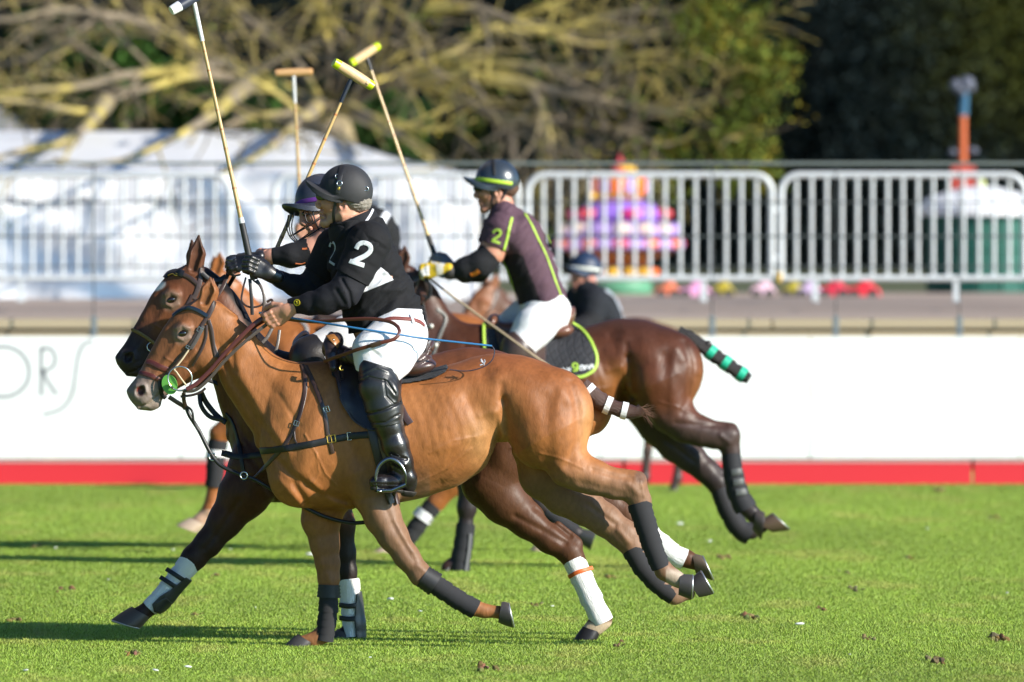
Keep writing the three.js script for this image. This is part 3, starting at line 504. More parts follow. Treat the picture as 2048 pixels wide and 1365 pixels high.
const leafMat = () => new THREE.MeshPhysicalMaterial({ color: 0xffffff, roughness: 0.9, specularIntensity: 0.2, side: THREE.DoubleSide, transmission: 0.35, thickness: 0 });
function leaves(name, parent, geo, list, colFn) {                    // list of [Vector3, size]
  const im = new THREE.InstancedMesh(geo, leafMat(), list.length), M = new THREE.Matrix4(), Q = new THREE.Quaternion(), C = new THREE.Color();
  list.forEach(([p, s], i) => { Q.setFromEuler(new THREE.Euler(rr(0, 6.3), rr(0, 6.3), rr(0, 6.3))); im.setMatrixAt(i, M.compose(p, Q, V(s, s, s))); C.setRGB(...colFn(p)); im.setColorAt(i, C); });
  im.castShadow = im.receiveShadow = true; im.name = name; parent.add(im); im.userData.kind = 'stuff'; return im;
}
const barkCol = (g, tint) => { // bark with yellow lichen
  const p = g.attributes.position, c = new Float32Array(p.count * 3); for (let i = 0; i < p.count; i++) {
    const x = p.getX(i), y = p.getY(i), z = p.getZ(i), l = sstep(0.42, 0.62, fbm(x * 1.6 + 3, y * 1.6, z * 1.6, 3)) * tint, k = 0.7 + 0.6 * noise3(x * 7, y * 7, z * 7);
    c[i * 3] = lerp(0.23, 0.46, l) * k; c[i * 3 + 1] = lerp(0.185, 0.37, l) * k; c[i * 3 + 2] = lerp(0.125, 0.10, l) * k;
  } g.setAttribute('color', new THREE.BufferAttribute(c, 3)); return g;
};
const barkMat = new THREE.MeshStandardMaterial({ vertexColors: true, roughness: 0.95, bumpMap: dataTex(128, (u, v) => pnoise(u, v, 12, 6) * 0.6 + pnoise(u, v, 40, 30, 3) * 0.4), bumpScale: 0.02 });
// limb with side branches and twigs, all merged: returns { geo, tips }
function limb(pts, r0, r1, lvl, spreadDir, tips, density = 1) {
  const c = smooth(pts, Math.max(8, pts.length * 4)), out = [tube(c, (t) => lerp(r0, r1, Math.pow(t, 0.8)), lvl > 1 ? 9 : lvl ? 6 : 4)];
  if (lvl <= 0) { tips.push(c[c.length - 1], c[Math.floor(c.length * 0.6)]); return out; }
  const n = Math.round((lvl === 2 ? 10 : 6) * density);
  for (let i = 0; i < n; i++) {
    const t = lerp(0.18, 1, (i + rnd()) / n), k = Math.min(c.length - 2, Math.floor(t * (c.length - 1))), p = c[k], dir = V().subVectors(c[k + 1], p).normalize();
    const side = V(rr(-1, 1), rr(-0.75, 0.8), rr(-1, 1)).normalize(), L = lerp(1.0, 0.5, t) * (lvl === 2 ? rr(1.0, 2.6) : rr(0.5, 1.2)), r = lerp(r0, r1, t) * (lvl === 2 ? 0.5 : 0.55);
    const d2 = dir.clone().multiplyScalar(0.75).add(side).add(spreadDir.clone().multiplyScalar(0.25)).normalize(), q = [p]; let cur = p.clone();
    for (let j = 0; j < 4; j++) { d2.add(V(rr(-0.4, 0.4), rr(-0.42, 0.30), rr(-0.4, 0.4))).normalize(); cur = cur.clone().addScaledVector(d2, L / 4); q.push(cur); }
    out.push(...limb(q, Math.max(r, 0.012), Math.max(r * 0.35, 0.007), lvl - 1, spreadDir, tips, density));
  }
  return out;
}
{ // the old spreading tree behind the marquee: limbs given where the photograph shows them
  const D = 103, base = W(668, 330, D), yG = TERR[1].y + 0.1, P = (x, y, dz = 0) => W(x, y, D - dz).sub(V(base.x, yG, base.z)), t = thing('spreading_tree', 'old spreading tree with yellow lichened branches above the marquee', 'tree', null, V(base.x, yG, base.z));
  const trunk = tube(smooth([V(0.05, -0.3, 0), V(0, 0.6, 0), P(668, 330), P(655, 250), P(650, 205)], 14), (q) => lerp(0.42, 0.27, q) + 0.16 * Math.exp(-q * 7), 14); mesh('trunk', barkCol(trunk, 0.3), barkMat, t);
  const L = [
    [[650, 215], [600, 190, .3], [530, 150, .6], [450, 125, .8], [380, 85, 1], [310, 50, 1.2], [290, -10, 1.2]], [[600, 190, .3], [500, 165, .8], [400, 150, 1.4], [300, 175, 2], [210, 205, 2.4], [130, 250, 2.8]],
    [[450, 125, .8], [360, 140, 1.5], [250, 150, 2], [150, 175, 2.6], [60, 180, 3], [-40, 200, 3]], [[380, 85, .8], [280, 60, 0], [170, 70, -.5], [80, 110, -.8], [0, 130, -1], [-60, 160, -1]],
    [[640, 205], [590, 120, -1], [520, 60, -1.4], [470, 10, -1.6], [440, -40, -1.6]], [[650, 200], [660, 110, .5], [640, 30, .7], [650, -40, .8]], [[665, 205], [700, 120, 1], [740, 40, 1.3], [760, -40, 1.4]],
    [[670, 215], [740, 160, .5], [800, 80, .9], [850, 20, 1.2], [900, -50, 1.4]], [[670, 215], [780, 150, -.6], [880, 120, -1], [980, 60, -1.2], [1080, 20, -1.4], [1180, -20, -1.4]],
    [[680, 220], [790, 165, 1], [900, 185, 1.8], [990, 235, 2.3], [1080, 290, 2.6], [1100, 340, 2.6]], [[790, 165, 1], [920, 150, 2], [1060, 175, 2.6], [1200, 200, 3], [1330, 225, 3], [1420, 205, 3], [1490, 185, 3]],
    [[880, 120, -1], [1010, 130, -.4], [1150, 140, 0], [1270, 110, .4], [1390, 100, .6], [1480, 60, .6]], [[850, 20, 1.2], [960, 20, 1.6], [1070, 60, 2], [1190, 90, 2], [1300, 70, 2]], [[980, 60, -1.2], [1100, 60, -1.4], [1230, 30, -1.4], [1350, 20, -1.2], [1430, -20, -1]],
    [[990, 235, 2.3], [1120, 245, 2.8], [1240, 260, 3.2], [1330, 290, 3.2], [1400, 260, 3.2]], [[310, 50, 1.2], [210, 30, 1.8], [110, 20, 2], [20, 40, 2.2], [-60, 30, 2.2]], [[1060, 175, 2.6], [1090, 230, 3], [1105, 300, 3.2], [1110, 345, 3.2]],
    [[500, 165, .8], [430, 225, 6], [350, 275, 9.6], [270, 312, 11], [190, 330, 11.6], [110, 322, 12]], [[640, 210], [590, 250, 6], [545, 290, 9.5], [490, 325, 11], [440, 350, 11.6]], [[210, 205, 2.4], [170, 255, 8], [110, 290, 10.5], [40, 300, 11.5], [-40, 330, 12]], [[690, 215, .5], [760, 250, 6], [830, 285, 9.6], [900, 330, 11]],
  ];
  const tips = [], z0 = (l) => (l[l.length - 1][2] ?? 0) > 10;
  for (const l of L) { const q = l.map(([x, y, z = 0]) => P(x, y, z)), len = q.reduce((s, p, i) => i ? s + p.distanceTo(q[i - 1]) : 0, 0), dir = V().subVectors(q[q.length - 1], q[0]).normalize(), r = clamp(0.036 + len * 0.012, 0.045, 0.12); mesh('limb', barkCol(merge(limb(q, r, 0.02, 2, dir, tips, z0(l) ? 0.5 : 1.0)), 1), barkMat, t); }
  const gl = leafCluster(14, 0.085, 0.15), list = [];
  for (const p of tips) { const wx = (p.x + base.x) * F / D + 1024, right = sstep(900, 1450, wx); if (rnd() < 0.06 + 0.10 * right) list.push([p.clone().add(V(rr(-.15, .15), rr(-.25, .1), rr(-.15, .15))), rr(0.6, 1.1)]); }
  for (let i = 0; i < 420; i++) { const a = rnd(), [x, y] = [[1540, 130], [1500, 210], [1470, 70], [1470, 300], [1510, 320], [1400, 60], [1330, 330], [1430, 20]][i % 8]; list.push([P(x + rr(-55, 45), y + rr(-50, 60), 3 + rr(-0.6, 0.6)), rr(0.7, 1.2)]); }
  leaves('foliage', t, gl, list, (p) => { const k = rr(0.6, 1.3), y = rnd() < 0.25; return y ? [0.42 * k, 0.36 * k, 0.05 * k] : [0.25 * k, 0.33 * k, 0.06 * k]; });
}
{ // a second bare tree out of the frame to the right, whose shadow falls over the marquee
  const base = V(13, TERR[1].y, -39), t = thing('spreading_tree', 'bare tree beyond the right edge, shading the marquee', 'tree', null, base), tips = [];
  mesh('trunk', barkCol(tube(smooth([V(0, -0.3, 0), V(0, 1.5, 0), V(-0.2, 3.4, 0)], 8), (q) => lerp(0.45, 0.3, q), 12), 0.3), barkMat, t);
  for (const [a, b] of [[-4, 5.6], [-8, 6.8], [-6, 5.0], [-10, 5.6], [-9, 8.4], [-5, 8.2], [-12, 7.2], [-12, 9.2], [-8, 7.6], [-11, 6.4], [-6, 9.6]]) { const z = rr(-3.5, 2.5); mesh('limb', barkCol(merge(limb([V(-0.2, 3.2, 0), V(a * 0.3, b * 0.8, z * 0.3), V(a * 0.7, b, z * 0.7), V(a * 1.05, b + rr(-0.4, 0.4), z)], 0.11, 0.045, 1, V(-0.7, 0, 0), tips, 2.4)), 1), barkMat, t); }
}
{ // shrubs with glossy leaves behind the tree, and the dark wood beyond
  const bush = (px, py, rx, ry, d, col, label) => {
    const c = W(px, py, d), s = d / F, yG = TERR[1].y + 0.05, t = thing('ivy_shrub', label, 'shrub', 'dark shrubs behind the spreading tree', V(c.x, yG, c.z)), list = [];
    for (let i = 0; i < 900; i++) { const a = rr(0, 6.28), b = Math.acos(rr(-1, 1)), r = Math.pow(rnd(), 0.3), q = V(Math.cos(a) * Math.sin(b) * rx * s * r, Math.cos(b) * ry * s * r, Math.sin(a) * Math.sin(b) * rx * s * r * 0.8); if (fbm(q.x * 1.4 + px, q.y * 1.4, q.z * 1.4, 2) < 0.42) continue; q.y += c.y - yG; list.push([q, rr(0.8, 1.5)]); }
    leaves('foliage', t, leafCluster(12, 0.10, 0.16), list, () => { const k = rr(0.5, 1.4); return [col[0] * k, col[1] * k, col[2] * k]; });
    mesh('stem', tube([V(0, 0, 0), V(0.1, (c.y - yG) * 0.6, 0), V(0, c.y - yG + ry * s * 0.4, 0.1)], 0.07, 7), mat(0.09, 0.07, 0.05, 0.9), t);
  };
  bush(240, 150, 70, 75, 113, [0.07, 0.16, 0.03], 'bright green ivy-clad shrub between the left limbs of the tree'); bush(365, 215, 75, 85, 114, [0.06, 0.14, 0.03], 'green shrub under the left limb, above the marquee roof'); bush(470, 235, 70, 60, 113, [0.07, 0.15, 0.03], 'green shrub left of the tree trunk');
  bush(90, 150, 80, 120, 118, [0.035, 0.075, 0.02], 'dark shrub at far left behind the grey tent roof'); bush(760, 260, 80, 70, 114, [0.06, 0.13, 0.03], 'green shrub right of the tree trunk'); bush(1010, 150, 110, 90, 119, [0.022, 0.045, 0.016], 'dark green shrub behind the right-hand limbs'); bush(1260, 190, 110, 100, 120, [0.022, 0.045, 0.016], 'dark green shrub behind the ends of the right-hand limbs');
  bush(880, 300, 90, 50, 115, [0.04, 0.06, 0.02], 'low olive shrub above the right end of the marquee');
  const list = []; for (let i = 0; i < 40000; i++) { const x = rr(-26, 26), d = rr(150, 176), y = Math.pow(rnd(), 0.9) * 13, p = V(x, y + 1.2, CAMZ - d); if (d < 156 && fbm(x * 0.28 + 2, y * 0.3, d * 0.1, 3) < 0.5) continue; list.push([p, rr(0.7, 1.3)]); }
  const w = leaves('woodland', scene, leafCluster(26, 0.13, 0.6), list, (p) => { const k = rr(0.8, 1.25), lime = sstep(6.4, 9.4, p.x) * sstep(3.2, 5.2, p.y + 0.12 * (p.x - 8)) * 0.9, blue = 0.5 + 0.5 * fbm(p.x * 0.2, p.y * 0.2, 1, 2); return [lerp(0.012 + 0.012 * blue, 0.11, lime) * k, lerp(0.024 + 0.016 * blue, 0.125, lime) * k, lerp(0.026 + 0.016 * blue, 0.02, lime) * k]; }); w.name = 'woodland'; tag(w, 'dark wood closing off the background', null, null, 'stuff');  // dark blue-green leaf colour stands in for shade and haze, lime for sunlit leaves
  const hill = new THREE.PlaneGeometry(140, 26); hill.translate(0, 12, CAMZ - 182); tag(mesh('wooded_hill', hill, mat(0.016, 0.026, 0.026, 1)), 'dark wooded hillside at the back', null, null, 'structure');
}
// ---------- horses ----------
// One anatomy, drawn in the pixels of the nearest horse; M moves it to another horse: { k, x, y } scale and shift, { hx, hy } extra shift of head and neck.
function horseMap(M) {
  const k = M.k, at = (x, y, w) => [M.x + (x + (M.hx ?? 0) * w) * k, M.y + (y + (M.hy ?? 0) * w) * k];
  return { k, trunk: (x, y) => at(x, y, 0), head: (x, y) => at(x, y, 1), neck: (x, y) => at(x, y, 1 - sstep(800, 1050, x * 0.619 + y * 0.785)) };
}
function horseField(M, o = {}) {
  const f = new Field(16), H = horseMap(M), k = H.k, m2 = (L, kind) => L.map(([x, y]) => H[kind](x, y)), m3 = (L, kind) => L.map(([x, y, v]) => [...H[kind](x, y), v * k]);
  // trunk
  f.loft({ ang: 0, o: { k: 10 * k },
    top: m2([[518, 884], [530, 815], [547, 768], [575, 738], [605, 728], [630, 724], [656, 722], [700, 731], [760, 743], [830, 746], [880, 735], [927, 721], [964, 711], [993, 707], [1036, 711], [1087, 725], [1128, 744], [1159, 764], [1174, 784], [1181, 812], [1184, 842]], 'trunk'),
    bot: m2([[518, 888], [526, 918], [539, 955], [561, 992], [584, 1011], [620, 1018], [700, 1016], [760, 1012], [840, 998], [880, 985], [911, 974], [952, 950], [972, 933], [985, 906], [996, 886], [1030, 882], [1100, 905], [1150, 895], [1177, 868], [1184, 844]], 'trunk'),
    w: m3([[518, 0, 4], [528, 0, 40], [545, 0, 66], [580, 0, 80], [640, 0, 84], [700, 0, 90], [800, 0, 106], [880, 0, 106], [950, 0, 94], [1000, 0, 88], [1060, 0, 95], [1120, 0, 86], [1160, 0, 64], [1178, 0, 40], [1184, 0, 4]], 'trunk') });
  // neck
  f.loft({ ang: 0.902, o: { k: 26 * k },
    top: m2([[405, 592], [432, 607], [462, 628], [492, 651], [520, 682], [547, 707], [575, 721], [600, 731], [640, 738], [700, 765]], 'neck'),
    bot: m2([[424, 700], [436, 750], [441, 765], [452, 786], [471, 815], [487, 840], [502, 862], [514, 884], [530, 915], [560, 962]], 'neck'),
    w: m3([[415, 620, 27], [440, 660, 31], [480, 720, 40], [530, 780, 52], [585, 830, 70], [640, 880, 76]], 'neck') });
  // skull
  f.loft({ ang: 2.239, o: { k: 12 * k },
    top: m2([[436, 602], [408, 597], [384, 604], [360, 616], [343, 634], [328, 655], [313, 681], [297, 710], [288, 726], [272, 754], [260, 770], [253, 780], [255, 792], [265, 808], [275, 818]], 'head'),
    bot: m2([[470, 640], [463, 690], [448, 728], [416, 750], [383, 763], [356, 778], [336, 790], [324, 800], [320, 812], [306, 821], [277, 820]], 'head'),
    w: m3([[440, 610, 24], [400, 625, 30], [372, 655, 35], [378, 690, 34], [345, 720, 27], [320, 750, 23], [296, 775, 23], [285, 800, 22], [277, 819, 12]], 'head') });
  const E3 = (x, y, z, kind = 'head') => [...H[kind](x, y), z * k], ell = (x, y, z, r, a, oo, kind = 'head') => f.ell(E3(x, y, z, kind), r.map((q) => q * k), a, { k: 9 * k, ...oo });
  for (const s of [1, -1]) {
    ell(413, 714, s * 15, [38, 34, 21], 0.3); ell(367, 662, s * 22, [23, 15, 16], -0.9, { k: 10 * k });                // cheek, orbit
    ell(283, 784, s * 16, [17, 21, 11], 0.6, { k: 8 * k });
    const eb = E3(412, 610, s * 20), em = E3(417, 582, s * 24), et = E3(o.earTip?.[0] ?? 421, o.earTip?.[1] ?? 555, s * 22), es = o.ears ?? [0, 0]; em[0] = lerp(eb[0], et[0], 0.5) + 2 * k; em[1] = lerp(eb[1], et[1], 0.5);      // ears
    if (s < 0) { em[0] += es[0] * 0.5; et[0] += es[0]; em[1] += es[1] * 0.5; et[1] += es[1]; }
    f.cap(eb, em, 17.5 * k, 16.5 * k, { zs: 0.6, k: 7 * k }); f.cap(em, et, 16.5 * k, 2.6 * k, { zs: 0.58, k: 3 * k });
    f.cap([eb[0] - 3 * k, eb[1] - 6 * k, eb[2] + 10 * k * s], [em[0] - 1 * k, em[1] - 2 * k, em[2] + 8 * k * s], 8 * k, 9.5 * k, { sub: true, k: 3 * k, zs: 0.7 });
    f.cap([em[0] - 1 * k, em[1] - 2 * k, em[2] + 8 * k * s], [et[0] - 0.5 * k, et[1] + 9 * k, et[2] + 4 * k * s], 9.5 * k, 1.5 * k, { sub: true, k: 3 * k, zs: 0.7 });
    ell(281, 781, s * 28, [8.6, 12, 11], 0.55, { sub: true, k: 4 * k });                                                // nostril
    ell(367, 667, s * 39, [10.5, 7.5, 7], -0.25, { sub: true, k: 3 * k });                                              // eye socket
  }
  // haunches
  for (const s of [1, -1]) { ell(1095, 835, s * 34, [84, 100, 62], 0.5, { k: 20 * k }, 'trunk'); ell(1150, 850, s * 36, [32, 66, 42], 0.15, { k: 18 * k }, 'trunk'); ell(640, 880, s * 40, [62, 105, 44], 0.35, { k: 30 * k }, 'trunk'); ell(590, 955, s * 30, [52, 56, 40], 0.2, { k: 22 * k }, 'trunk'); }
  if (o.farRump) ell(1188, 830, -44, [34, 44, 34], 0.5, { k: 10 * k }, 'trunk');
  // relief
  const ln = (L, w, a, kind = 'trunk', side = 0) => f.line(m2(L, kind), w * k, a * k, side);
  ln([[452, 728], [468, 765], [494, 800], [512, 838], [540, 868], [570, 908]], 8, -3.6, 'neck'); ln([[475, 735], [520, 820], [575, 905]], 13, 3.5, 'neck'); ln([[500, 720], [560, 800]], 16, -2.4, 'neck'); ln([[462, 690], [470, 740]], 7, -3, 'neck');
  ln([[622, 765], [606, 800], [588, 838], [578, 875], [560, 905]], 9, -2.6); ln([[655, 775], [618, 880], [606, 940]], 22, 5); ln([[545, 905], [580, 945], [640, 985], [690, 1000]], 8, -4.5); ln([[590, 965], [612, 1004]], 7, -4); ln([[560, 960], [600, 1005]], 9, 3);
  ln([[625, 965], [668, 1005], [700, 1018]], 9, 4); ln([[690, 820], [702, 880], [735, 955]], 14, -3); ln([[735, 870], [760, 950]], 22, 5);
  for (let i = 0; i < 7; i++) ln([[812 + i * 22, 772 + i * 4], [838 + i * 22, 830 + i * 5], [852 + i * 21, 888 + i * 3]], 8, 0.9);
  ln([[940, 800], [975, 850], [986, 880]], 20, -7); ln([[1000, 892], [1006, 872], [1004, 850], [992, 828]], 11, 2.6); ln([[985, 905], [1000, 880], [1006, 868]], 6, 1.5); ln([[960, 830], [990, 822]], 7, 2);
  ln([[1006, 800], [1012, 845], [1024, 895]], 9, -6); ln([[1002, 770], [1007, 800]], 9, -2.5); ln([[1034, 790], [1044, 840], [1054, 905], [1064, 930]], 22, 5); ln([[998, 746]], 20, 4); ln([[965, 748], [990, 742]], 10, -3);
  ln([[1140, 765], [1156, 820], [1152, 880], [1136, 930]], 9, -3.6); ln([[1095, 800], [1100, 870], [1096, 930]], 16, -3); ln([[1062, 790], [1075, 860]], 18, 2.5); ln([[1030, 740], [1085, 770]], 18, 3.5); ln([[1175, 850], [1168, 900]], 8, -2);
  ln([[905, 948], [950, 930]], 12, 2); ln([[700, 1000], [800, 985], [880, 965]], 7, -2); ln([[880, 900], [930, 880], [965, 870]], 8, 1.8);
  // veins
  ln([[612, 868], [634, 905], [652, 945], [672, 968]], 2.6, 1.1); ln([[634, 905], [640, 945], [628, 965]], 2.4, 0.9); ln([[770, 990], [830, 966], [895, 935], [942, 896]], 2.8, 1.2); ln([[895, 935], [925, 905], [940, 880]], 2.4, 0.9); ln([[860, 905], [905, 880], [950, 872]], 3, 1.0); ln([[1080, 905], [1120, 915], [1165, 935]], 3, 1.1); ln([[1040, 700], [1090, 740], [1140, 800]], 12, 1.6);
  ln([[1120, 780], [1108, 840], [1112, 900]], 10, 1.6); ln([[560, 790], [600, 850]], 5, -1.2); ln([[700, 760], [690, 830]], 12, 1.8); ln([[345, 742], [372, 724], [392, 700]], 2.4, 1.1, 'head'); ln([[330, 715], [352, 728], [372, 724]], 2.2, 1.0, 'head');
  // face
  ln([[352, 656], [364, 650], [380, 656]], 5.5, 4.2, 'head'); ln([[356, 677], [368, 681], [380, 676]], 4, 2.2, 'head'); ln([[352, 690], [322, 735], [300, 762]], 6, 2.2, 'head'); ln([[372, 700], [345, 735], [322, 765]], 7, -2.2, 'head'); ln([[385, 740], [350, 765]], 6, 1.5, 'head');
  ln([[280, 813], [296, 808], [310, 797], [321, 785]], 2.4, -3.2, 'head'); ln([[284, 806], [302, 797]], 5, 1.5, 'head'); ln([[272, 772], [290, 770], [294, 785]], 4, 2.6, 'head'); ln([[300, 817], [314, 812]], 5, 1.8, 'head'); ln([[330, 660], [310, 700]], 8, 1.5, 'head');
  f.fn = (d, x, y, z) => Math.abs(d) > 10 ? d : d - k * (1.5 * (noise3(x * 0.035 / k, y * 0.028 / k, z * 0.035) - 0.5) + 0.7 * (noise3(x * 0.09 / k, y * 0.07 / k, z * 0.09) - 0.5));
  return { f, H };
}
function addLeg(f, pts, k = 12, zs = 0.86) { f.chain(pts.map(([x, y, z, r]) => [x, y, z, r]), { k, zs }); }
// hoof between the coronet and the sole, both given as [x, y, z, radius]; ca, sa: angle in the picture of the long axis of coronet and sole (heel to toe)
function hoof(fr, c, s, ca, sa, parent, m, mShoe, zs = 0.82, name = 'hoof') {
  const rows = 9, seg = 24, pos = [], idx = [], C = fr.P(...c), S = fr.P(...s), prof = (t) => lerp(c[3], s[3], Math.pow(t, 0.75)) * fr.s * (t > 0.93 ? 0.975 : 1) + (t === 0 ? 0.0015 : 0);
  const axis = (a) => V(Math.cos(a), -Math.sin(a), 0), A0 = axis(ca), A1 = axis(sa);
  for (let j = 0; j <= rows; j++) { const t = j / rows, xv = A0.clone().lerp(A1, t).normalize(), ce = C.clone().lerp(S, t), r = prof(t); for (let i = 0; i <= seg; i++) { const a = i / seg * 6.2832, co = Math.cos(a), p = ce.clone().addScaledVector(xv, (co < 0 ? co * 0.86 : co) * r); p.z += Math.sin(a) * r * zs * (1 - 0.12 * co); pos.push(p.x, p.y, p.z); } }
  for (let j = 0; j < rows; j++) for (let i = 0; i < seg; i++) { const a = j * (seg + 1) + i, b = a + seg + 1; idx.push(a, b, a + 1, b, b + 1, a + 1); }
  const ax = V().subVectors(S, C).normalize(), q = pos.length / 3; pos.push(S.x - ax.x * 0.012, S.y - ax.y * 0.012, S.z); const o = q + 1; for (let i = 0; i <= seg; i++) { const b = (rows * (seg + 1) + i) * 3; pos.push(pos[b], pos[b + 1], pos[b + 2]); } for (let i = 0; i < seg; i++) idx.push(q, o + i + 1, o + i);
  const g = new THREE.BufferGeometry(); g.setAttribute('position', new THREE.Float32BufferAttribute(pos, 3)); g.setIndex(idx); g.computeVertexNormals();
  const nn = g.attributes.normal, mid = 4 * (seg + 1), out = V(pos[mid * 3], pos[mid * 3 + 1], pos[mid * 3 + 2]).sub(C.clone().lerp(S, 0.45)); if (out.dot(V(nn.getX(mid), nn.getY(mid), nn.getZ(mid))) < 0) { const I = g.index.array; for (let i = 0; i < I.length; i += 3) { const t = I[i]; I[i] = I[i + 1]; I[i + 1] = t; } g.computeVertexNormals(); }
  const h = mesh(name, g, m, parent);
  if (mShoe) { const P = [], rs = s[3] * fr.s; for (let i = 0; i <= 20; i++) { const a = 3.6 + i / 20 * 5.28, p = S.clone().addScaledVector(A1, Math.cos(a) * rs * 0.9).addScaledVector(ax, 0.003); p.z += Math.sin(a) * rs * 0.9 * zs; P.push(p); } mesh('horseshoe', tube(P, 0.0055, 6), mShoe, h); }
  return h;
}
// bandage wound about a leg: points [x, y, z], radius, number of turns
function bandage(fr, pts, r, turns, parent, m, name = 'bandage') {
  const N = 96, c = smooth(pts.map((p) => fr.P(...p)), N), R = Array.isArray(r) ? r : [r, r];
  return mesh(name, tube(c, c.map((_, i) => { const t = i / N, w = (t * turns) % 1; return (lerp(R[0], R[1], t) + 1.9 * (w - 0.5) + 0.6 * Math.sin(t * 23)) * fr.s * (i === 0 || i === N ? 0.93 : 1); }), 22), m, parent);
}
const hairBump = dataTex(256, (u, v) => pnoise(u, v, 90, 26) * 0.35 + pnoise(u, v, 26, 12, 2) * 0.4 + pnoise(u, v, 10, 7, 3) * 0.35 + pnoise(u, v, 128, 64, 5) * 0.2); hairBump.repeat.set(4, 4);
const coatVar = (c, x, y, z, a = 1) => { const s = noise3(x * 0.20 + y * 0.05, y * 0.075 - x * 0.02, z * 0.2), m = fbm(x * 0.011 + 7, y * 0.011, z * 0.011, 3), h = noise3(x * 0.55 + y * 0.12, y * 0.16, z * 0.5), k = 1 + a * (0.26 * (s - 0.5) + 0.5 * (m - 0.5) + 0.22 * (h - 0.5)); return [c[0] * k, c[1] * k * (1 + 0.12 * a * (m - 0.5)), c[2] * k * (1 + 0.3 * a * (m - 0.5))]; };
const coat = (rough = 0.46, sheen = 0.2, sp = 0.7) => new THREE.MeshPhysicalMaterial({ vertexColors: true, roughness: rough, bumpMap: hairBump, bumpScale: 0.0012, specularIntensity: sp, sheen, sheenRoughness: 0.5, sheenColor: new THREE.Color(0.6, 0.4, 0.3) });
const mix3 = (a, b, t) => [lerp(a[0], b[0], t), lerp(a[1], b[1], t), lerp(a[2], b[2], t)], mul3 = (a, k) => [a[0] * k, a[1] * k, a[2] * k];
const MT = {
  hoofD: pmat(0.055, 0.05, 0.05, 0.5), hoofL: pmat(0.30, 0.24, 0.18, 0.55), shoe: mat(0.5, 0.5, 0.5, 0.35, { metalness: 0.9 }), strap: pmat(0.050, 0.028, 0.022, 0.36, { clearcoat: 0.25, clearcoatRoughness: 0.35 }), strapR: pmat(0.105, 0.026, 0.020, 0.38, { clearcoat: 0.25, clearcoatRoughness: 0.35 }), black: pmat(0.014, 0.014, 0.016, 0.42),
  cloth: mat(0.020, 0.020, 0.023, 0.9), white: mat(0.80, 0.80, 0.80, 0.9, { bumpMap: hairBump, bumpScale: 0.004 }), steel: mat(0.62, 0.62, 0.62, 0.22, { metalness: 1 }), eye: pmat(0.012, 0.008, 0.006, 0.05, { clearcoat: 1, clearcoatRoughness: 0.03 }), rubber: mat(0.022, 0.022, 0.024, 0.55), gold: mat(0.75, 0.5, 0.1, 0.3, { metalness: 0.9 }),
};
// a buckle: rectangular ring with a tongue lying on a field
function buckle(fr, field, x, y, ang, w, h, parent, m = MT.steel) {
  const z = field.hit(x, y, 1), g = field.grad(x, y, z), c = Math.cos(ang), s = Math.sin(ang), P = (u, v) => fr.P(x + u * c - v * s + g[0] * 3, y + u * s + v * c + g[1] * 3, z + g[2] * 3.2);
  const q = [[-w, -h], [w, -h], [w, h], [-w, h]].map(([u, v]) => P(u / 2, v / 2)), e = []; for (let i = 0; i < 4; i++) e.push(tube([q[i], q[i].clone().lerp(q[(i + 1) % 4], 0.5), q[(i + 1) % 4]], 1.0 * fr.s, 5)); e.push(tube([P(-w / 2, 0), P(0, 0), P(w / 2, 0)], 0.8 * fr.s, 5));
  return mesh('buckle', merge(e), m, parent);
}
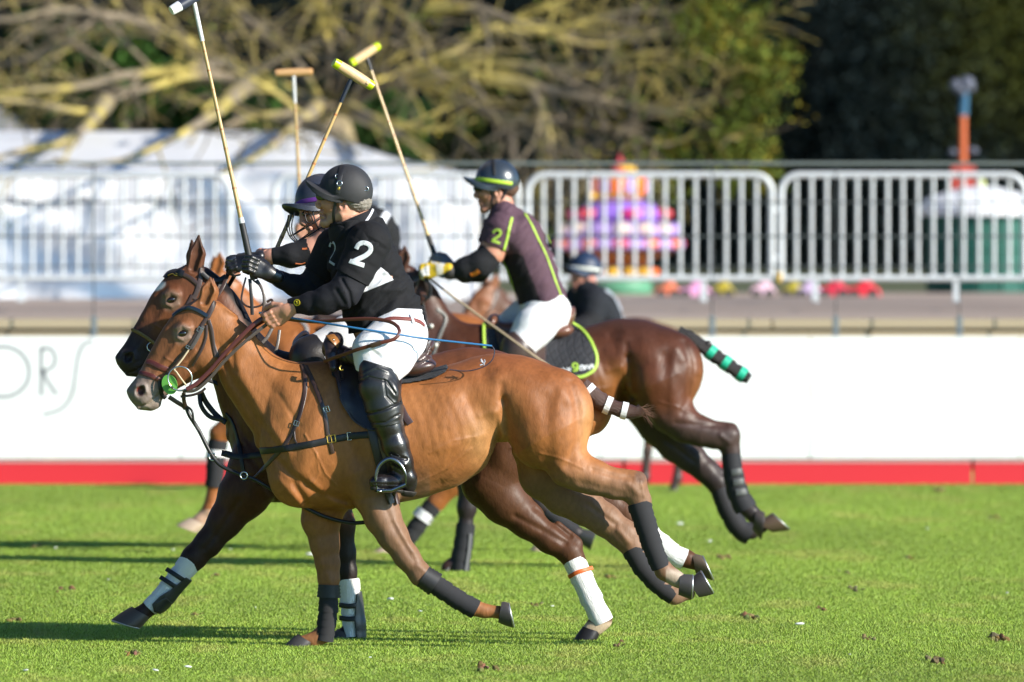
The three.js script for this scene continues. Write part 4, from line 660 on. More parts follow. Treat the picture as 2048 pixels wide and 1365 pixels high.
// ---------- the front horse: light bay, black leg wraps ----------
const fA = new Frame(44.65, 800, 'polo_pony', 'light bay polo pony nearest the camera, green bit guard and black leg wraps', 'horse', 'polo ponies in the chase');
const bodyA = horseField({ k: 1, x: 0, y: 0 }, { farRump: true, ears: [4, 3] });
{
  const f = bodyA.f, H = bodyA.H;
  addLeg(f, [[735, 945, 44, 58], [765, 1032, 54, 35], [786, 1070, 55, 29], [814, 1112, 54, 24], [842, 1149, 52, 21], [866, 1165, 52, 15], [905, 1190, 51, 13.5], [945, 1213, 50, 15], [968, 1220, 50, 12.5], [996, 1223, 50, 13]], 12);
  addLeg(f, [[655, 985, -40, 52], [640, 1040, -44, 38], [648, 1090, -45, 28], [654, 1130, -45, 23], [656, 1160, -45, 20], [655, 1195, -45, 14], [652, 1240, -45, 13], [648, 1270, -45, 16], [628, 1282, -45, 13.5], [606, 1287, -45, 14]], 12);
  addLeg(f, [[1105, 870, 46, 72], [1139, 932, 50, 41], [1165, 946, 51, 35], [1192, 955, 52, 32], [1230, 967, 50, 29], [1264, 972, 49, 27], [1279, 1000, 48, 20], [1295, 1055, 48, 15], [1312, 1110, 48, 14], [1328, 1141, 47, 16], [1350, 1155, 46, 13.5], [1362, 1163, 46, 14]], 14);
  f.cap([1277, 955, 49], [1240, 948, 50], 13, 9, { k: 9, zs: 0.7 });
  addLeg(f, [[1090, 880, -46, 72], [1090, 950, -48, 50], [1130, 990, -48, 42], [1170, 1015, -48, 36], [1210, 1042, -47, 31], [1250, 1073, -46, 28], [1268, 1100, -46, 20], [1290, 1140, -46, 15], [1325, 1178, -46, 14], [1350, 1194, -46, 15], [1378, 1190, -46, 13]], 14);
  f.cap([1272, 1085, -46], [1240, 1050, -46], 13, 9, { k: 9, zs: 0.7 });
  const ln = (L, w, a, s = 0) => f.line(L, w, a, s);
  ln([[772, 1015], [800, 1075], [830, 1122]], 6, -1.9, 1); ln([[752, 1020], [775, 1065]], 10, 2, 1); ln([[790, 1040], [825, 1100]], 6, 2.2, 1); ln([[835, 1128], [852, 1140]], 7, 2.5, 1);
  ln([[648, 1055], [652, 1140]], 4.5, -3, 1); ln([[630, 1060], [642, 1130]], 6, 1.6); ln([[655, 1150], [662, 1170]], 6, 2);
  ln([[1185, 938], [1230, 951], [1262, 956]], 5, -2.2); ln([[1140, 958], [1200, 973], [1245, 986]], 6, -1.3); ln([[1120, 925], [1150, 945], [1200, 960]], 12, 2); ln([[1255, 965], [1275, 985]], 7, 2.5); ln([[1282, 960], [1288, 990]], 4, 1.8); ln([[1110, 930], [1150, 960]], 8, 2);
  ln([[1175, 1010], [1230, 1050]], 5, -2.5); ln([[1238, 1062], [1258, 1086]], 7, 3);
  f.margin = 8;
  const base = [0.315, 0.119, 0.035], dark = [0.205, 0.062, 0.020], muz = [0.20, 0.155, 0.13], face = [0.195, 0.074, 0.030];
  const colA = (x, y, z) => {
    const n = fbm(x * 0.02, y * 0.02, z * 0.02, 4), n2 = noise3(x * 0.09, y * 0.05, z * 0.09), s = -0.619 * x + 0.785 * y, q = x * 0.619 + y * 0.785;
    let c = mul3(base, 0.86 + 0.28 * n);
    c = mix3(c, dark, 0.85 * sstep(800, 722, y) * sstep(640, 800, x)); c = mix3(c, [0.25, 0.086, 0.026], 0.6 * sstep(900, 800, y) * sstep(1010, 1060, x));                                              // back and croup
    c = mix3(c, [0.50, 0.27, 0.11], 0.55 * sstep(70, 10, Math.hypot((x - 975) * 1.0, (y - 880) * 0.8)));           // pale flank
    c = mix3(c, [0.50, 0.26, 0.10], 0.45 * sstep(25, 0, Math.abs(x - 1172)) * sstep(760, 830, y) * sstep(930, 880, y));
    c = mix3(c, [0.195, 0.108, 0.063], 0.95 * sstep(905, 990, y) * sstep(690, 770, x) * (x > 1000 || x < 860 ? 1 : 0.3));                               // legs greyer
    c = mix3(c, [0.24, 0.12, 0.06], 0.5 * sstep(1020, 1080, y) * sstep(720, 700, x));
    if (x < 470 && q < 905) { const hd = sstep(905, 860, q) * sstep(460, 400, x); c = mix3(c, face, 0.9 * hd * sstep(448, 375, x)); c = mix3(c, muz, sstep(388, 424, s)); c = mix3(c, [0.25, 0.20, 0.165], 0.6 * sstep(26, 13, Math.hypot(x - 366, y - 668))); c = mix3(c, [0.46, 0.36, 0.28], 0.5 * sstep(10, 3, Math.abs(y - 812 + (x - 296) * 0.9)) * sstep(330, 300, x) * sstep(430, 442, s)); if (x < 300) { c = mix3(c, [0.05, 0.025, 0.022], 0.9 * sstep(11, 7, Math.hypot(x - 282, (y - 782) * 0.8))); c = mix3(c, [0.22, 0.03, 0.022], 0.7 * sstep(5, 2, Math.hypot(x - 277, (y - 779) * 0.7))); } }
    const cr = Math.abs(z) < 11 && q > 735 && q < 985 ? sstep(11, 5, Math.abs(z)) : 0; if (cr) { const t = -0.785 * x + 0.62 * y, e = bodyA.f.p[1], i = Math.max(0, Math.min(e.n - 1, Math.round((q - e.s0) / (e.s1 - e.s0) * (e.n - 1)))); c = mix3(c, [0.09, 0.035, 0.02], cr * sstep(9, 2, t - (e.T0[i] - e.R[i]))); }  // roached mane
    if (x > 1240 && y < 1004) c = mix3(c, [0.10, 0.06, 0.045], 0.7 * sstep(14, 4, Math.hypot(x - 1281, y - 952) - 4));
    if (x > 395 && x < 450 && y < 608) c = mix3(c, [0.14, 0.055, 0.025], 0.5 * sstep(575, 556, y) + 0.3);
    if (x > 1332 && y > 1120) c = mix3(c, [0.5, 0.42, 0.34], 0.7 * sstep(1132, 1145, y) * (z > 0 ? 1 : 0.1));
    return coatVar(c, x, y, z);
  };
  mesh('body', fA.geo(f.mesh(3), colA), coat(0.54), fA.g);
  for (const s of [1, -1]) { const p = fA.P(366.5, 667, s * 33.5), e = new THREE.SphereGeometry(8.6 * fA.s, 20, 14); e.scale(1, 0.8, 0.75); e.rotateZ(0.2); e.translate(p.x, p.y, p.z); mesh('eye', e, MT.eye, fA.g); }
  // hooves
  hoof(fA, [1000, 1221, 50, 22], [1021, 1227, 50, 28], 1.75, 1.35, fA.g, MT.hoofD, MT.shoe); hoof(fA, [611, 1281, -45, 19], [592, 1297, -45, 27], 3.69, 3.14, fA.g, MT.hoofD, null);
  hoof(fA, [1358, 1166, 46, 22], [1383, 1171, 46, 27], 1.65, 1.6, fA.g, MT.hoofD, MT.shoe); hoof(fA, [1387, 1180, -46, 21], [1414, 1166, -46, 29], 0.95, 1.05, fA.g, MT.hoofD, MT.shoe);
  // leg wraps
  const wr = (pts, r, t, cuff) => { bandage(fA, pts, r, t, fA.g, MT.cloth); if (cuff) { const b = bandage(fA, cuff.slice(0, 2), cuff[2], 1, fA.g, MT.rubber, 'bandage_fastener'); } };
  wr([[852, 1155, 52], [885, 1177, 52], [920, 1200, 51], [953, 1218, 50]], [20, 19.5], 7, [[846, 1151, 52], [872, 1168, 52], 24]);
  wr([[656, 1182, -45], [655, 1220, -45], [651, 1255, -45], [646, 1285, -45]], [20, 19], 7, [[657, 1172, -45], [656, 1198, -45], 23]);
  wr([[1277, 1004, 48], [1290, 1045, 48], [1305, 1092, 48], [1322, 1135, 47]], [24, 19], 9); wr([[1264, 1098, -46], [1287, 1138, -46], [1320, 1175, -46], [1350, 1197, -46]], [22, 17], 8);
  // tail: plaited and taped
  const tp = [[1166, 768, 0], [1184, 786, 0], [1206, 806, 0], [1232, 817, 0], [1258, 824, 0], [1276, 824, 0], [1285, 818, 0]], tr = [12, 14, 18, 16, 15, 14, 11], tc = smooth(tp.map((p) => fA.P(...p)), 40);
  const tail = mesh('tail', tube(tc, (t) => { const i = t * 6, a = Math.floor(Math.min(i, 5.999)); return lerp(tr[a], tr[a + 1], i - a) * fA.s * (1 + 0.06 * Math.sin(t * 40)); }, 14), pmat(0.07, 0.032, 0.022, 0.45, { bumpMap: hairBump, bumpScale: 0.004 }), fA.g);
  for (const [k, w] of [[5, 15], [19.5, 19], [29, 18]]) { const i = Math.floor(k), d = V().subVectors(tc[i + 1], tc[i]).normalize(), c = tc[i]; mesh('tail_tape', tube([c.clone().addScaledVector(d, -6 * fA.s), c, c.clone().addScaledVector(d, 6 * fA.s)], w * fA.s * 0.98, 16), MT.white, tail); }
  const wisps = []; for (let i = 0; i < 46; i++) { const a = rr(-0.9, 0.9), b = rr(-0.8, 0.8), L = rr(14, 34), p = [1283 + rr(-4, 4), 822 + rr(-8, 10), rr(-8, 8)]; wisps.push(tube(smooth([p, [p[0] + L * 0.5 * Math.cos(a), p[1] + L * 0.45 * Math.sin(a), p[2] + b * 6], [p[0] + L * Math.cos(a), p[1] + L * Math.sin(a) + 4, p[2] + b * 14]].map((q) => fA.P(...q)), 5), (t) => lerp(0.6, 0.15, t) * fA.s, 4)); }
  mesh('tail_wisps', merge(wisps), mat(0.13, 0.06, 0.035, 0.6), tail);
}
// ---------- people: head, hand, helmet (in the pixels of the nearest rider, facing left), then whole riders ----------
const place = (m, o) => { // move a local surface { pos, nor, idx }: o = { at, k, yaw, tilt, flip, basis }
  const R = o.basis ? new THREE.Matrix4().makeBasis(...o.basis) : new THREE.Matrix4().makeRotationZ(o.tilt ?? 0).multiply(new THREE.Matrix4().makeRotationY(o.yaw ?? 0)).multiply(new THREE.Matrix4().makeRotationX(o.roll ?? 0));
  const k = o.k ?? 1, fl = o.flip ? -1 : 1, pos = [], nor = [], v = V(); for (let i = 0; i < m.pos.length; i += 3) { v.set(m.pos[i], m.pos[i + 1], m.pos[i + 2] * fl).multiplyScalar(k).applyMatrix4(R); pos.push(v.x + o.at[0], v.y + o.at[1], v.z + o.at[2]); v.set(m.nor[i], m.nor[i + 1], m.nor[i + 2] * fl).applyMatrix4(R); nor.push(v.x, v.y, v.z); }
  let idx = m.idx; if ((fl < 0) !== (R.determinant() < 0)) { idx = []; for (let i = 0; i < m.idx.length; i += 3) idx.push(m.idx[i], m.idx[i + 2], m.idx[i + 1]); } return { pos, nor, idx, loc: m };
};
const joinSurf = (list) => { const r = { pos: [], nor: [], idx: [] }; for (const m of list) { const o = r.pos.length / 3; for (const x of m.pos) r.pos.push(x); for (const x of m.nor) r.nor.push(x); for (const x of m.idx) r.idx.push(x + o); } return r; };
const headField = (() => {
  const f = new Field(7); f.ell([4, -30, 0], [40, 36, 31], 0, { k: 8 }); f.ell([-20, -6, 0], [27, 34, 25], 0.12, { k: 10 });
  for (const s of [1, -1]) { f.cap([-2, 16, s * 21], [-34, 34, s * 6], 11, 9, { k: 9 }); f.ell([-31, -1, s * 16], [13, 11, 9], 0.3, { k: 8 }); f.ell([-40, -25, s * 10], [9, 5, 10], 0.2, { k: 5 }); f.ell([-50, 4, s * 4.5], [6, 5, 4.5], 0, { k: 4 }); f.ell([-44, -15, s * 11.5], [7, 6, 7], 0, { sub: true, k: 5 }); f.ell([-43.5, -15, s * 11], [6.6, 4.6, 6.6], 0, { k: 1.5 }); f.ell([0, 1, s * 28], [9, 14, 5], -0.25, { k: 3 }); f.ell([-1, 0, s * 33], [4.5, 8, 4], -0.25, { sub: true, k: 3 }); }
  f.cap([-46, -22, 0], [-54, 0, 0], 4.5, 5.6, { k: 5 }); f.ell([-38, 36, 0], [10, 9, 12], 0, { k: 8 }); f.ell([-44.5, 15.5, 0], [6, 5, 11], 0.15, { k: 5 }); f.ell([-43, 22.5, 0], [6, 5.5, 10], -0.1, { k: 5 });
  f.line([[-54, 19.5], [-38, 20]], 1.6, -1.1); f.line([[-42, 29], [-36, 28]], 3, -1.5); f.line([[-44, 6], [-36, 18], [-34, 26]], 2.6, -1.3);
  f.chain([[7, 8, 0, 25], [14, 34, 0, 22], [21, 62, 0, 25]], { k: 10 }); f.line([[0, 20], [-4, 50]], 5, 1.6); return f;
})();
const headM = headField.mesh(1.5);
const eyeLocal = [[-46.3, -15.2, 10.5], [-46.3, -15.2, -10.5]];
const helmetField = (peak) => { const f = new Field(4); f.ell([3, -30, 0], [53, 52, 44], 0.1, { k: 2 }); f.fn = (d, x, y, z) => { const rim = (y + 15) * 0.96 - (x + 12) * 0.26, dome = Math.max(d, rim); const ax = x + 25, ay = y + 25, c = Math.cos(0.36), s = Math.sin(0.36), u = ax * c + ay * s, w = -ax * s + ay * c, q = Math.sqrt((u / 57) ** 2 + (z / 43) ** 2), br = Math.max((q - 1) * 40, Math.abs(w - 0.0075 * z * z + 4) - (2.4 + 0.0022 * z * z), x - 30); const h = Math.max(5 - Math.abs(dome - br), 0) / 5, o = Math.min(dome, br) - h * h * 1.25, inn = Math.sqrt(((x - 3) / 49) ** 2 + ((y + 29) / 48) ** 2 + (z / 40) ** 2); return Math.max(o, -(inn - 1) * 40); }; f.p[0].bb = [-88, -90, -50, 62, 14, 50]; return f; };
const helmetM = helmetField().mesh(2);
// a fist about a rod through the origin along y; wrist towards +x, back of the hand towards +z
const handM = (() => {
  const f = new Field(4); f.cap([8, 3, 11], [34, 1, 13], 12, 11, { zs: 0.62, k: 6 }); f.cap([6, -9, 12], [30, -5, 13], 9, 9, { zs: 0.7, k: 6 }); f.cap([6, 12, 11], [28, 7, 12], 8.5, 9, { zs: 0.7, k: 6 }); f.cap([30, 1, 12], [52, 1, 11], 11, 11.5, { zs: 0.85, k: 7 });
  [[-12.5, 4.0], [-4.2, 4.3], [4.2, 4.2], [12, 3.7]].forEach(([y, r], i) => { const e = [0, 2, 1, -2.5][i]; f.chain([[3, y, 15, r + 1.1], [-10 - e, y * 1.03, 14.5, r + 0.5], [-17 - e * 0.7, y * 1.02, 3, r], [-10, y, -9, r * 0.95], [0, y, -11.5, r * 0.85]], { k: 1.4 }); f.ell([-9 - e, y, 16.5], [4.6, 4, 4], 0, { k: 3 }); });
  f.chain([[24, -12, 8, 7], [10, -19, 1, 6.2], [-4, -19, -6, 5.2], [-13, -15, -11, 4.4]], { k: 3 }); return f.mesh(1.3);
})();
const SKIN = [0.52, 0.26, 0.165];
const skinMat = new THREE.MeshPhysicalMaterial({ vertexColors: true, roughness: 0.52, sheen: 0.2, sheenColor: new THREE.Color(0.6, 0.3, 0.2), bumpMap: dataTex(128, (u, v) => pnoise(u, v, 50, 50) * 0.6 + pnoise(u, v, 20, 20, 2) * 0.4), bumpScale: 0.0006 });
skinMat.bumpMap.repeat.set(8, 8);
const clothBump = dataTex(256, (u, v) => 0.5 + 0.25 * Math.sin(u * 6.2832 * 64) + 0.25 * Math.sin(v * 6.2832 * 64) + 0.3 * (pnoise(u, v, 10, 10) - 0.5)); clothBump.repeat.set(9, 9);
const cloth = (rough = 0.85) => new THREE.MeshPhysicalMaterial({ vertexColors: true, roughness: rough, bumpMap: clothBump, bumpScale: 0.0007, specularIntensity: 0.5, sheen: 0.05, sheenRoughness: 0.6, sheenColor: new THREE.Color(0.2, 0.2, 0.24) });
const leatherBump = dataTex(256, (u, v) => pnoise(u, v, 60, 60) * 0.5 + pnoise(u, v, 128, 128, 3) * 0.3 + pnoise(u, v, 14, 14, 4) * 0.4); leatherBump.repeat.set(6, 6);
const leather = (r, g, b, rough = 0.34, extra = {}) => new THREE.MeshPhysicalMaterial({ color: RGB(r, g, b), roughness: rough, bumpMap: leatherBump, bumpScale: 0.0007, clearcoat: 0.35, clearcoatRoughness: 0.3, ...extra });
const inPoly = (P, x, y) => { let c = false; for (let i = 0, j = P.length - 1; i < P.length; j = i++) if ((P[i][1] > y) !== (P[j][1] > y) && x < (P[j][0] - P[i][0]) * (y - P[i][1]) / (P[j][1] - P[i][1]) + P[i][0]) c = !c; return c; };
const polyDist = (P, x, y) => { let m = 1e9; for (let i = 0, j = P.length - 1; i < P.length; j = i++) { const dx = P[i][0] - P[j][0], dy = P[i][1] - P[j][1], t = clamp(((x - P[j][0]) * dx + (y - P[j][1]) * dy) / (dx * dx + dy * dy)); m = Math.min(m, Math.hypot(x - P[j][0] - dx * t, y - P[j][1] - dy * t)); } return inPoly(P, x, y) ? -m : m; };
// a sheet of given thickness lying on another field inside an outline (side +1 near, -1 far, 0 both)
function sheetOn(base, P, t0, th, side = 1, h = 2.2, round = 3, extra) {
  const xs = P.map((p) => p[0]), ys = P.map((p) => p[1]), f = new Field(1); f.p.push({ t: 1, cx: 0, cy: 0, cz: 0, c: 1, s: 0, rx: 1, ry: 1, rz: 1, k: 1, bb: [Math.min(...xs) - 6, Math.min(...ys) - 6, side > 0 ? -8 : -190, Math.max(...xs) + 6, Math.max(...ys) + 6, side < 0 ? 8 : 190] });
  f.fn = (d, x, y, z) => { const b = base.eval(x, y, z), q = polyDist(P, x, y), a = Math.abs(b - t0 - th / 2) - th / 2, e = Math.max(a, q, side ? -z * side : -1e9), m = Math.min(Math.max(a + round, q + round), 0) + Math.hypot(Math.max(a + round, 0), Math.max(q + round, 0)) - round; return Math.max(side ? -z * side : -1e9, extra ? extra(m, x, y, z) : m) * 0.9 || e; };
  return f.mesh(h);
}
// wrinkles for clothes: stretched noise along a direction
const wrinkle = (a, ax, ay, f1, f2, s = 0) => (d, x, y, z) => { if (Math.abs(d) > 14) return d; const u = x * ax + y * ay, v = -x * ay + y * ax, n = noise3(u * f1 + s, v * f2, z * f2) - 0.5, n2 = noise3(u * f1 * 2.3 + 9 + s, v * f2 * 2.1, z * f2 * 2) - 0.5; return d - a * (n + 0.5 * n2); };
// ---------- front rider and his tack ----------
const rA = new Frame(44.65, 790, 'person', 'rider in black shirt numbered 2, black helmet and knee guards, upright in front', 'person', null, 0);
rA.g.position.y = 0;
const armsA = { near: [[739, 487, 56, 42], [715, 538, 74, 33], [691, 584, 88, 30], [655, 600, 84, 26.5], [620, 607, 74, 21], [582, 613, 62, 14.5]], far: [[672, 500, -56, 42], [642, 545, -64, 32], [615, 580, -66, 27], [590, 573, -58, 22], [560, 560, -47, 17], [536, 549, -38, 13]] };
const legA = (s) => [[802, 668, 42 * s, 50], [778, 706, 80 * s, 46], [760, 750, 106 * s, 34], [770, 800, 118 * s, 30], [784, 860, 121 * s, 26], [798, 905, 120 * s, 21], [808, 935, 118 * s, 18]];
const footA = (s) => [[814, 955, 115 * s, 18], [786, 961, 122 * s, 15], [757, 961, 128 * s, 11]];
const torsoA = (f, e) => f.loft({ ang: 1.228, o: { k: 16 }, top: [[672, 470], [664, 500], [660, 545], [672, 590], [688, 632], [700, 665], [712, 690]].map(([x, y]) => [x - e, y]), bot: [[742, 420], [762, 438], [788, 484], [808, 535], [830, 580], [844, 620], [846, 650], [846, 676]].map(([x, y]) => [x + e, y]), w: [[705, 445, 34 + e], [715, 470, 58 + e], [730, 510, 72 + e], [750, 560, 68 + e], [775, 620, 58 + e], [790, 660, 58 + e]] });
{
  // skin
  const b = new Field(8); torsoA(b, -5); for (const k of ['near', 'far']) b.chain(armsA[k].map(([x, y, z, r]) => [x, y, z, r - 4]), { k: 8 }); for (const s of [1, -1]) { b.chain(legA(s).map(([x, y, z, r]) => [x, y, z, r - 4]), { k: 10 }); b.chain(footA(s).map(([x, y, z, r]) => [x, y, z, r - 4]), { k: 6 }); }
  const hd = { at: [689, 412, 2], yaw: -0.10, tilt: 0.05, k: 1 };
  const head = place(headM, hd), hz = V(0.25, -0.35, 0.9).normalize(), hy = V(-0.62, 0.75, 0.2), hx = V(); hy.addScaledVector(hz, -hy.dot(hz)).normalize(); hx.crossVectors(hy, hz);
  // rein hand: rod along the reins, back of the hand towards the camera
  const wx = V(0.86, -0.45, 0.28).normalize(), bz = V(0.25, 0.1, 0.96); bz.addScaledVector(wx, -bz.dot(wx)).normalize(); const by = V().crossVectors(bz, wx);
  const hand = place(handM, { at: [549, 632, 46], basis: [wx, by, bz], k: 1.08 });
  const gx = V(0.90, 0.38, -0.2).normalize(), gy0 = V(0.20, 0.97, 0.1), gy = gy0.addScaledVector(gx, -gy0.dot(gx)).normalize(), gz = V().crossVectors(gx, gy);
  const glove = place(handM, { at: [503, 534, -30], basis: [gx, gy, gz], k: 1.06 });
  const skin = (x, y, z) => { let c = mul3(SKIN, 0.88 + 0.24 * fbm(x * 0.06, y * 0.06, z * 0.06, 3)); const lx = x - 689, ly = y - 412; if (y < 470) { c = mix3(c, [0.50, 0.20, 0.14], 0.5 * sstep(16, 4, Math.hypot(lx + 31, ly - 2)) + 0.7 * sstep(13, 6, Math.hypot(lx - 0, ly - 0))); c = mix3(c, [0.42, 0.16, 0.13], 0.7 * sstep(5, 2, Math.abs(ly - 19)) * sstep(-40, -44, lx)); c = mix3(c, [0.30, 0.22, 0.17], 0.35 * sstep(10, 22, ly) * sstep(0, -14, lx)); } else if (x < 600) c = mix3(c, [0.50, 0.21, 0.14], 0.4 * noise3(x * 0.12, y * 0.12, z * 0.12)); return c; };
  mesh('body', rA.geo(joinSurf([b.mesh(3.2), head, hand]), skin), skinMat, rA.g);
  for (const e of eyeLocal) { const m = place({ pos: e, nor: e, idx: [] }, hd).pos, p = rA.P(...m); const g = new THREE.SphereGeometry(5.4 * rA.s, 12, 10); g.translate(p.x, p.y, p.z); mesh('eye', g, MT.eye, rA.g); }
  // sunglasses
  const gl = new Field(2); gl.cap([-50, -17, 13], [-40, -16, 20], 8, 7, { zs: 0.5 }); gl.cap([-50, -17, -13], [-40, -16, -20], 8, 7, { zs: 0.5 }); gl.cap([-52, -19, -8], [-52, -19, 8], 3, 3); gl.cap([-38, -17, 22], [-6, -14, 30], 2.4, 2); gl.cap([-38, -17, -22], [-6, -14, -30], 2.4, 2); mesh('sunglasses', rA.geo(place(gl.mesh(1.6), hd)), pmat(0.02, 0.045, 0.008, 0.1, { clearcoat: 0.5 }), rA.g);
  // grey hair below the helmet
  const hf = new Field(3); hf.ell([20, -14, 0], [34, 26, 33], 0.3); hf.fn = (d, x, y, z) => { const n = noise3(x * 0.16, y * 0.35, z * 0.3), e = d - 2.4 * (n - 0.3) - 1.2 * noise3(x * 0.7, y * 0.3, z * 0.7); return Math.max(e, -(x - 5 - 0.25 * y), Math.abs(z) < 20 ? -1e9 : 3 - x * 0.6 - 1); }; mesh('hair', rA.geo(place(hf.mesh(1.7), hd)), mat(0.22, 0.195, 0.165, 0.7), rA.g);
  // helmet
  const hm = { at: [689, 412, 2], yaw: -0.10, tilt: 0.0, k: 1.02 }, hl = mesh('helmet', rA.geo(place(helmetM, hm)), new THREE.MeshPhysicalMaterial({ color: RGB(0.021, 0.021, 0.024), roughness: 0.62, bumpMap: clothBump, bumpScale: 0.0005, sheen: 0.5, sheenColor: new THREE.Color(0.15, 0.15, 0.17) }), rA.g);
  const hF = helmetField(), loc = (x, y, lift = 0.6) => { const z = hF.hit(x, y, 1, 60); return place({ pos: [x, y, z + lift], nor: [0, 0, 1], idx: [] }, hm).pos; };
  for (const [x, y, r] of [[-10, -58, 4], [-5, -44, 5], [46, -33, 4.2]]) { const p = rA.P(...loc(x, y)), t = new THREE.TorusGeometry(r * rA.s, 1.2 * rA.s, 8, 18); t.lookAt(V(x * 0.004, -(y + 30) * 0.012 + 0.02, 1)); t.translate(p.x, p.y, p.z); mesh('eyelet', t, MT.steel, hl); }
  { const L = [], N = []; for (let i = 0; i <= 14; i++) { const t = i / 14, x = lerp(-2, -8, t), y = lerp(-79, -24, t), z = hF.hit(x, y, 1, 60); L.push(loc(x, y, 0.3)); N.push([0, -sstep(0.5, 0, t), 0.6 + t]); } mesh('stripe', rA.band(L, N, 11, 0.7), pmat(0.016, 0.016, 0.018, 0.4), hl); const g = new THREE.SphereGeometry(3 * rA.s, 8, 6), p = rA.P(...loc(-6, -34)); g.scale(1, 1.2, 0.3); g.translate(p.x, p.y, p.z); mesh('badge', g, MT.gold, hl); }
  // chin strap
  const sp = [[-15, -18, 33], [-16, 0, 30], [-18, 20, 27], [-17, 36, 18], [-20, 44, 4]].map((p) => place({ pos: p, nor: p, idx: [] }, hd).pos); mesh('chin_strap', rA.band(smooth(sp.map((p) => V(...p)), 18).map((p) => p.toArray()), Array(19).fill([-0.35, 0.2, 0.9]), 6.5, 1.3), MT.black, rA.g);
  // shirt: body and two short sleeves
  const sh = new Field(8), sn = new Field(8), sf = new Field(8); torsoA(sh, 2); sh.chain([[705, 452, 0, 40], [722, 500, 0, 52]], { zs: 1.1, k: 18 }); sh.cap([735, 488, 40], [738, 490, 60], 42, 42, { k: 14 }); sh.cap([676, 500, -40], [668, 508, -58], 40, 38, { k: 14 });
  sn.chain(armsA.near.slice(0, 2).map(([x, y, z, r]) => [x, y, z, r + 4]), { k: 10 }).cap([715, 538, 74], [699, 570, 82], 36.5, 37, { k: 6 }); sf.chain(armsA.far.slice(0, 2).map(([x, y, z, r]) => [x, y, z, r + 4]), { k: 10 });
  sh.line([[745, 470], [770, 500], [760, 540]], 10, -3, 1); sh.line([[735, 575], [765, 552], [800, 560]], 6, -4, 1); sh.line([[725, 612], [760, 582], [800, 577]], 7, 4, 1); sh.line([[740, 640], [780, 602], [815, 587]], 8, -4, 1); sh.line([[700, 620], [720, 590]], 8, -3, 1); sh.line([[765, 630], [800, 612], [830, 606]], 7, 4, 1); sh.line([[700, 650], [740, 625]], 7, 3, 1); sh.line([[670, 500], [690, 540]], 9, -3);
  sh.fn = wrinkle(8, 0.72, 0.69, 0.075, 0.02); sn.fn = wrinkle(5, 0.5, -0.86, 0.05, 0.02, 3); const hem = pchip([[690, 670], [720, 664], [748, 652], [782, 634], [810, 627], [850, 630]]);
  sh.clip = [(x, y, z) => (y - hem(x)) * 0.9, (x, y, z) => -((x - 712) * 0.15 + (y - 440))]; sn.clip = [(x, y) => (x - 716) * -0.47 + (y - 540) * 0.88 - 19]; sf.clip = [(x, y, z) => -((x - 640) * 0.55 - (y - 548) * 0.83) - 6];
  const shirtCol = () => [0.0095, 0.0095, 0.0115], shirt = mesh('shirt', rA.geo(joinSurf([sh, sn, sf].map((f) => f.mesh(2.4))), shirtCol), cloth(0.8), rA.g);
  const all = new Field(8); all.p = [...sh.p, ...sn.p, ...sf.p]; all.disp = sh.disp; all.fn = (d, x, y, z) => Math.min(sh.eval(x, y, z), sn.eval(x, y, z));
  mesh('side_panel', rA.geo(sheetOn(sh, [[762, 534], [776, 545], [788, 560], [750, 576], [711, 592], [728, 566]], 0.3, 3.2, 1, 1.3, 0.6)), mat(0.66, 0.67, 0.72, 0.8, { bumpMap: clothBump, bumpScale: 0.001 }), shirt); mesh('side_panel', rA.geo(sheetOn(sf, [[640, 575], [672, 548], [672, 590], [650, 592]], 0.3, 3.2, 1, 1.6, 0.6)), mat(0.5, 0.51, 0.6, 0.8), shirt);
  // numbers: bands laid on the shirt
  const white = new THREE.MeshStandardMaterial({ color: RGB(0.62, 0.66, 0.68), roughness: 0.8, bumpMap: clothBump, bumpScale: 0.001 });
  const two = (pts1, pts2, w) => merge([rA.strap(all, pts1, w, 0.25, 1, 22, 0.5), rA.strap(all, pts2, w, 0.25, 1, 10, 0.4)]);
  mesh('number', two([[714, 498], [719, 489], [730, 486], [741, 491], [742, 502], [731, 512], [714, 520], [706, 524]], [[701, 522], [714, 526], [730, 531]], 10), white, shirt); mesh('number', two([[659, 494], [662, 486], [668, 486], [671, 495], [668, 506], [661, 518]], [[659, 523], [664, 526], [670, 530]], 5), mat(0.42, 0.47, 0.52, 0.8), shirt); mesh('emblem', merge([rA.strap(sh, [[680, 530], [684, 532], [686, 537]], 2.6, 0.5, 1, 5), rA.strap(sh, [[679, 536], [683, 540], [687, 541]], 2.6, 0.5, 1, 5)]), mat(0.5, 0.55, 0.75, 0.8), shirt);  // chest number: white greyed in its colour for the shaded side
  // collar
  const co = new Field(3); co.chain([[716, 446, 0, 40], [709, 464, 0, 50]], { k: 6, zs: 0.98 }); co.fn = (d, x, y, z) => Math.max(Math.abs(d) - 2.4, -((x - 742) * 0.40 + (y - 420) * 0.92) - 1, ((x - 748) * 0.42 + (y - 424) * 0.91) - 27); mesh('collar', rA.geo(co.mesh(1.8), () => [0.014, 0.014, 0.017]), cloth(0.75), rA.g);
  { const cf = new Field(3), cm = rA.g.children[rA.g.children.length - 1]; cf.chain([[716, 446, 0, 40], [709, 464, 0, 50]], { k: 6, zs: 0.98 }); mesh('collar_edge', rA.strap(cf, [[744, 421], [740, 430], [733, 441], [725, 451]], 5, 1.2, 1, 12, 3), mat(0.62, 0.63, 0.68, 0.8), cm); mesh('collar_print', rA.strap(cf, [[696, 462], [705, 456], [714, 451]], 3, 0.6, 1, 10, 3), mat(0.4, 0.42, 0.45, 0.8), cm); }
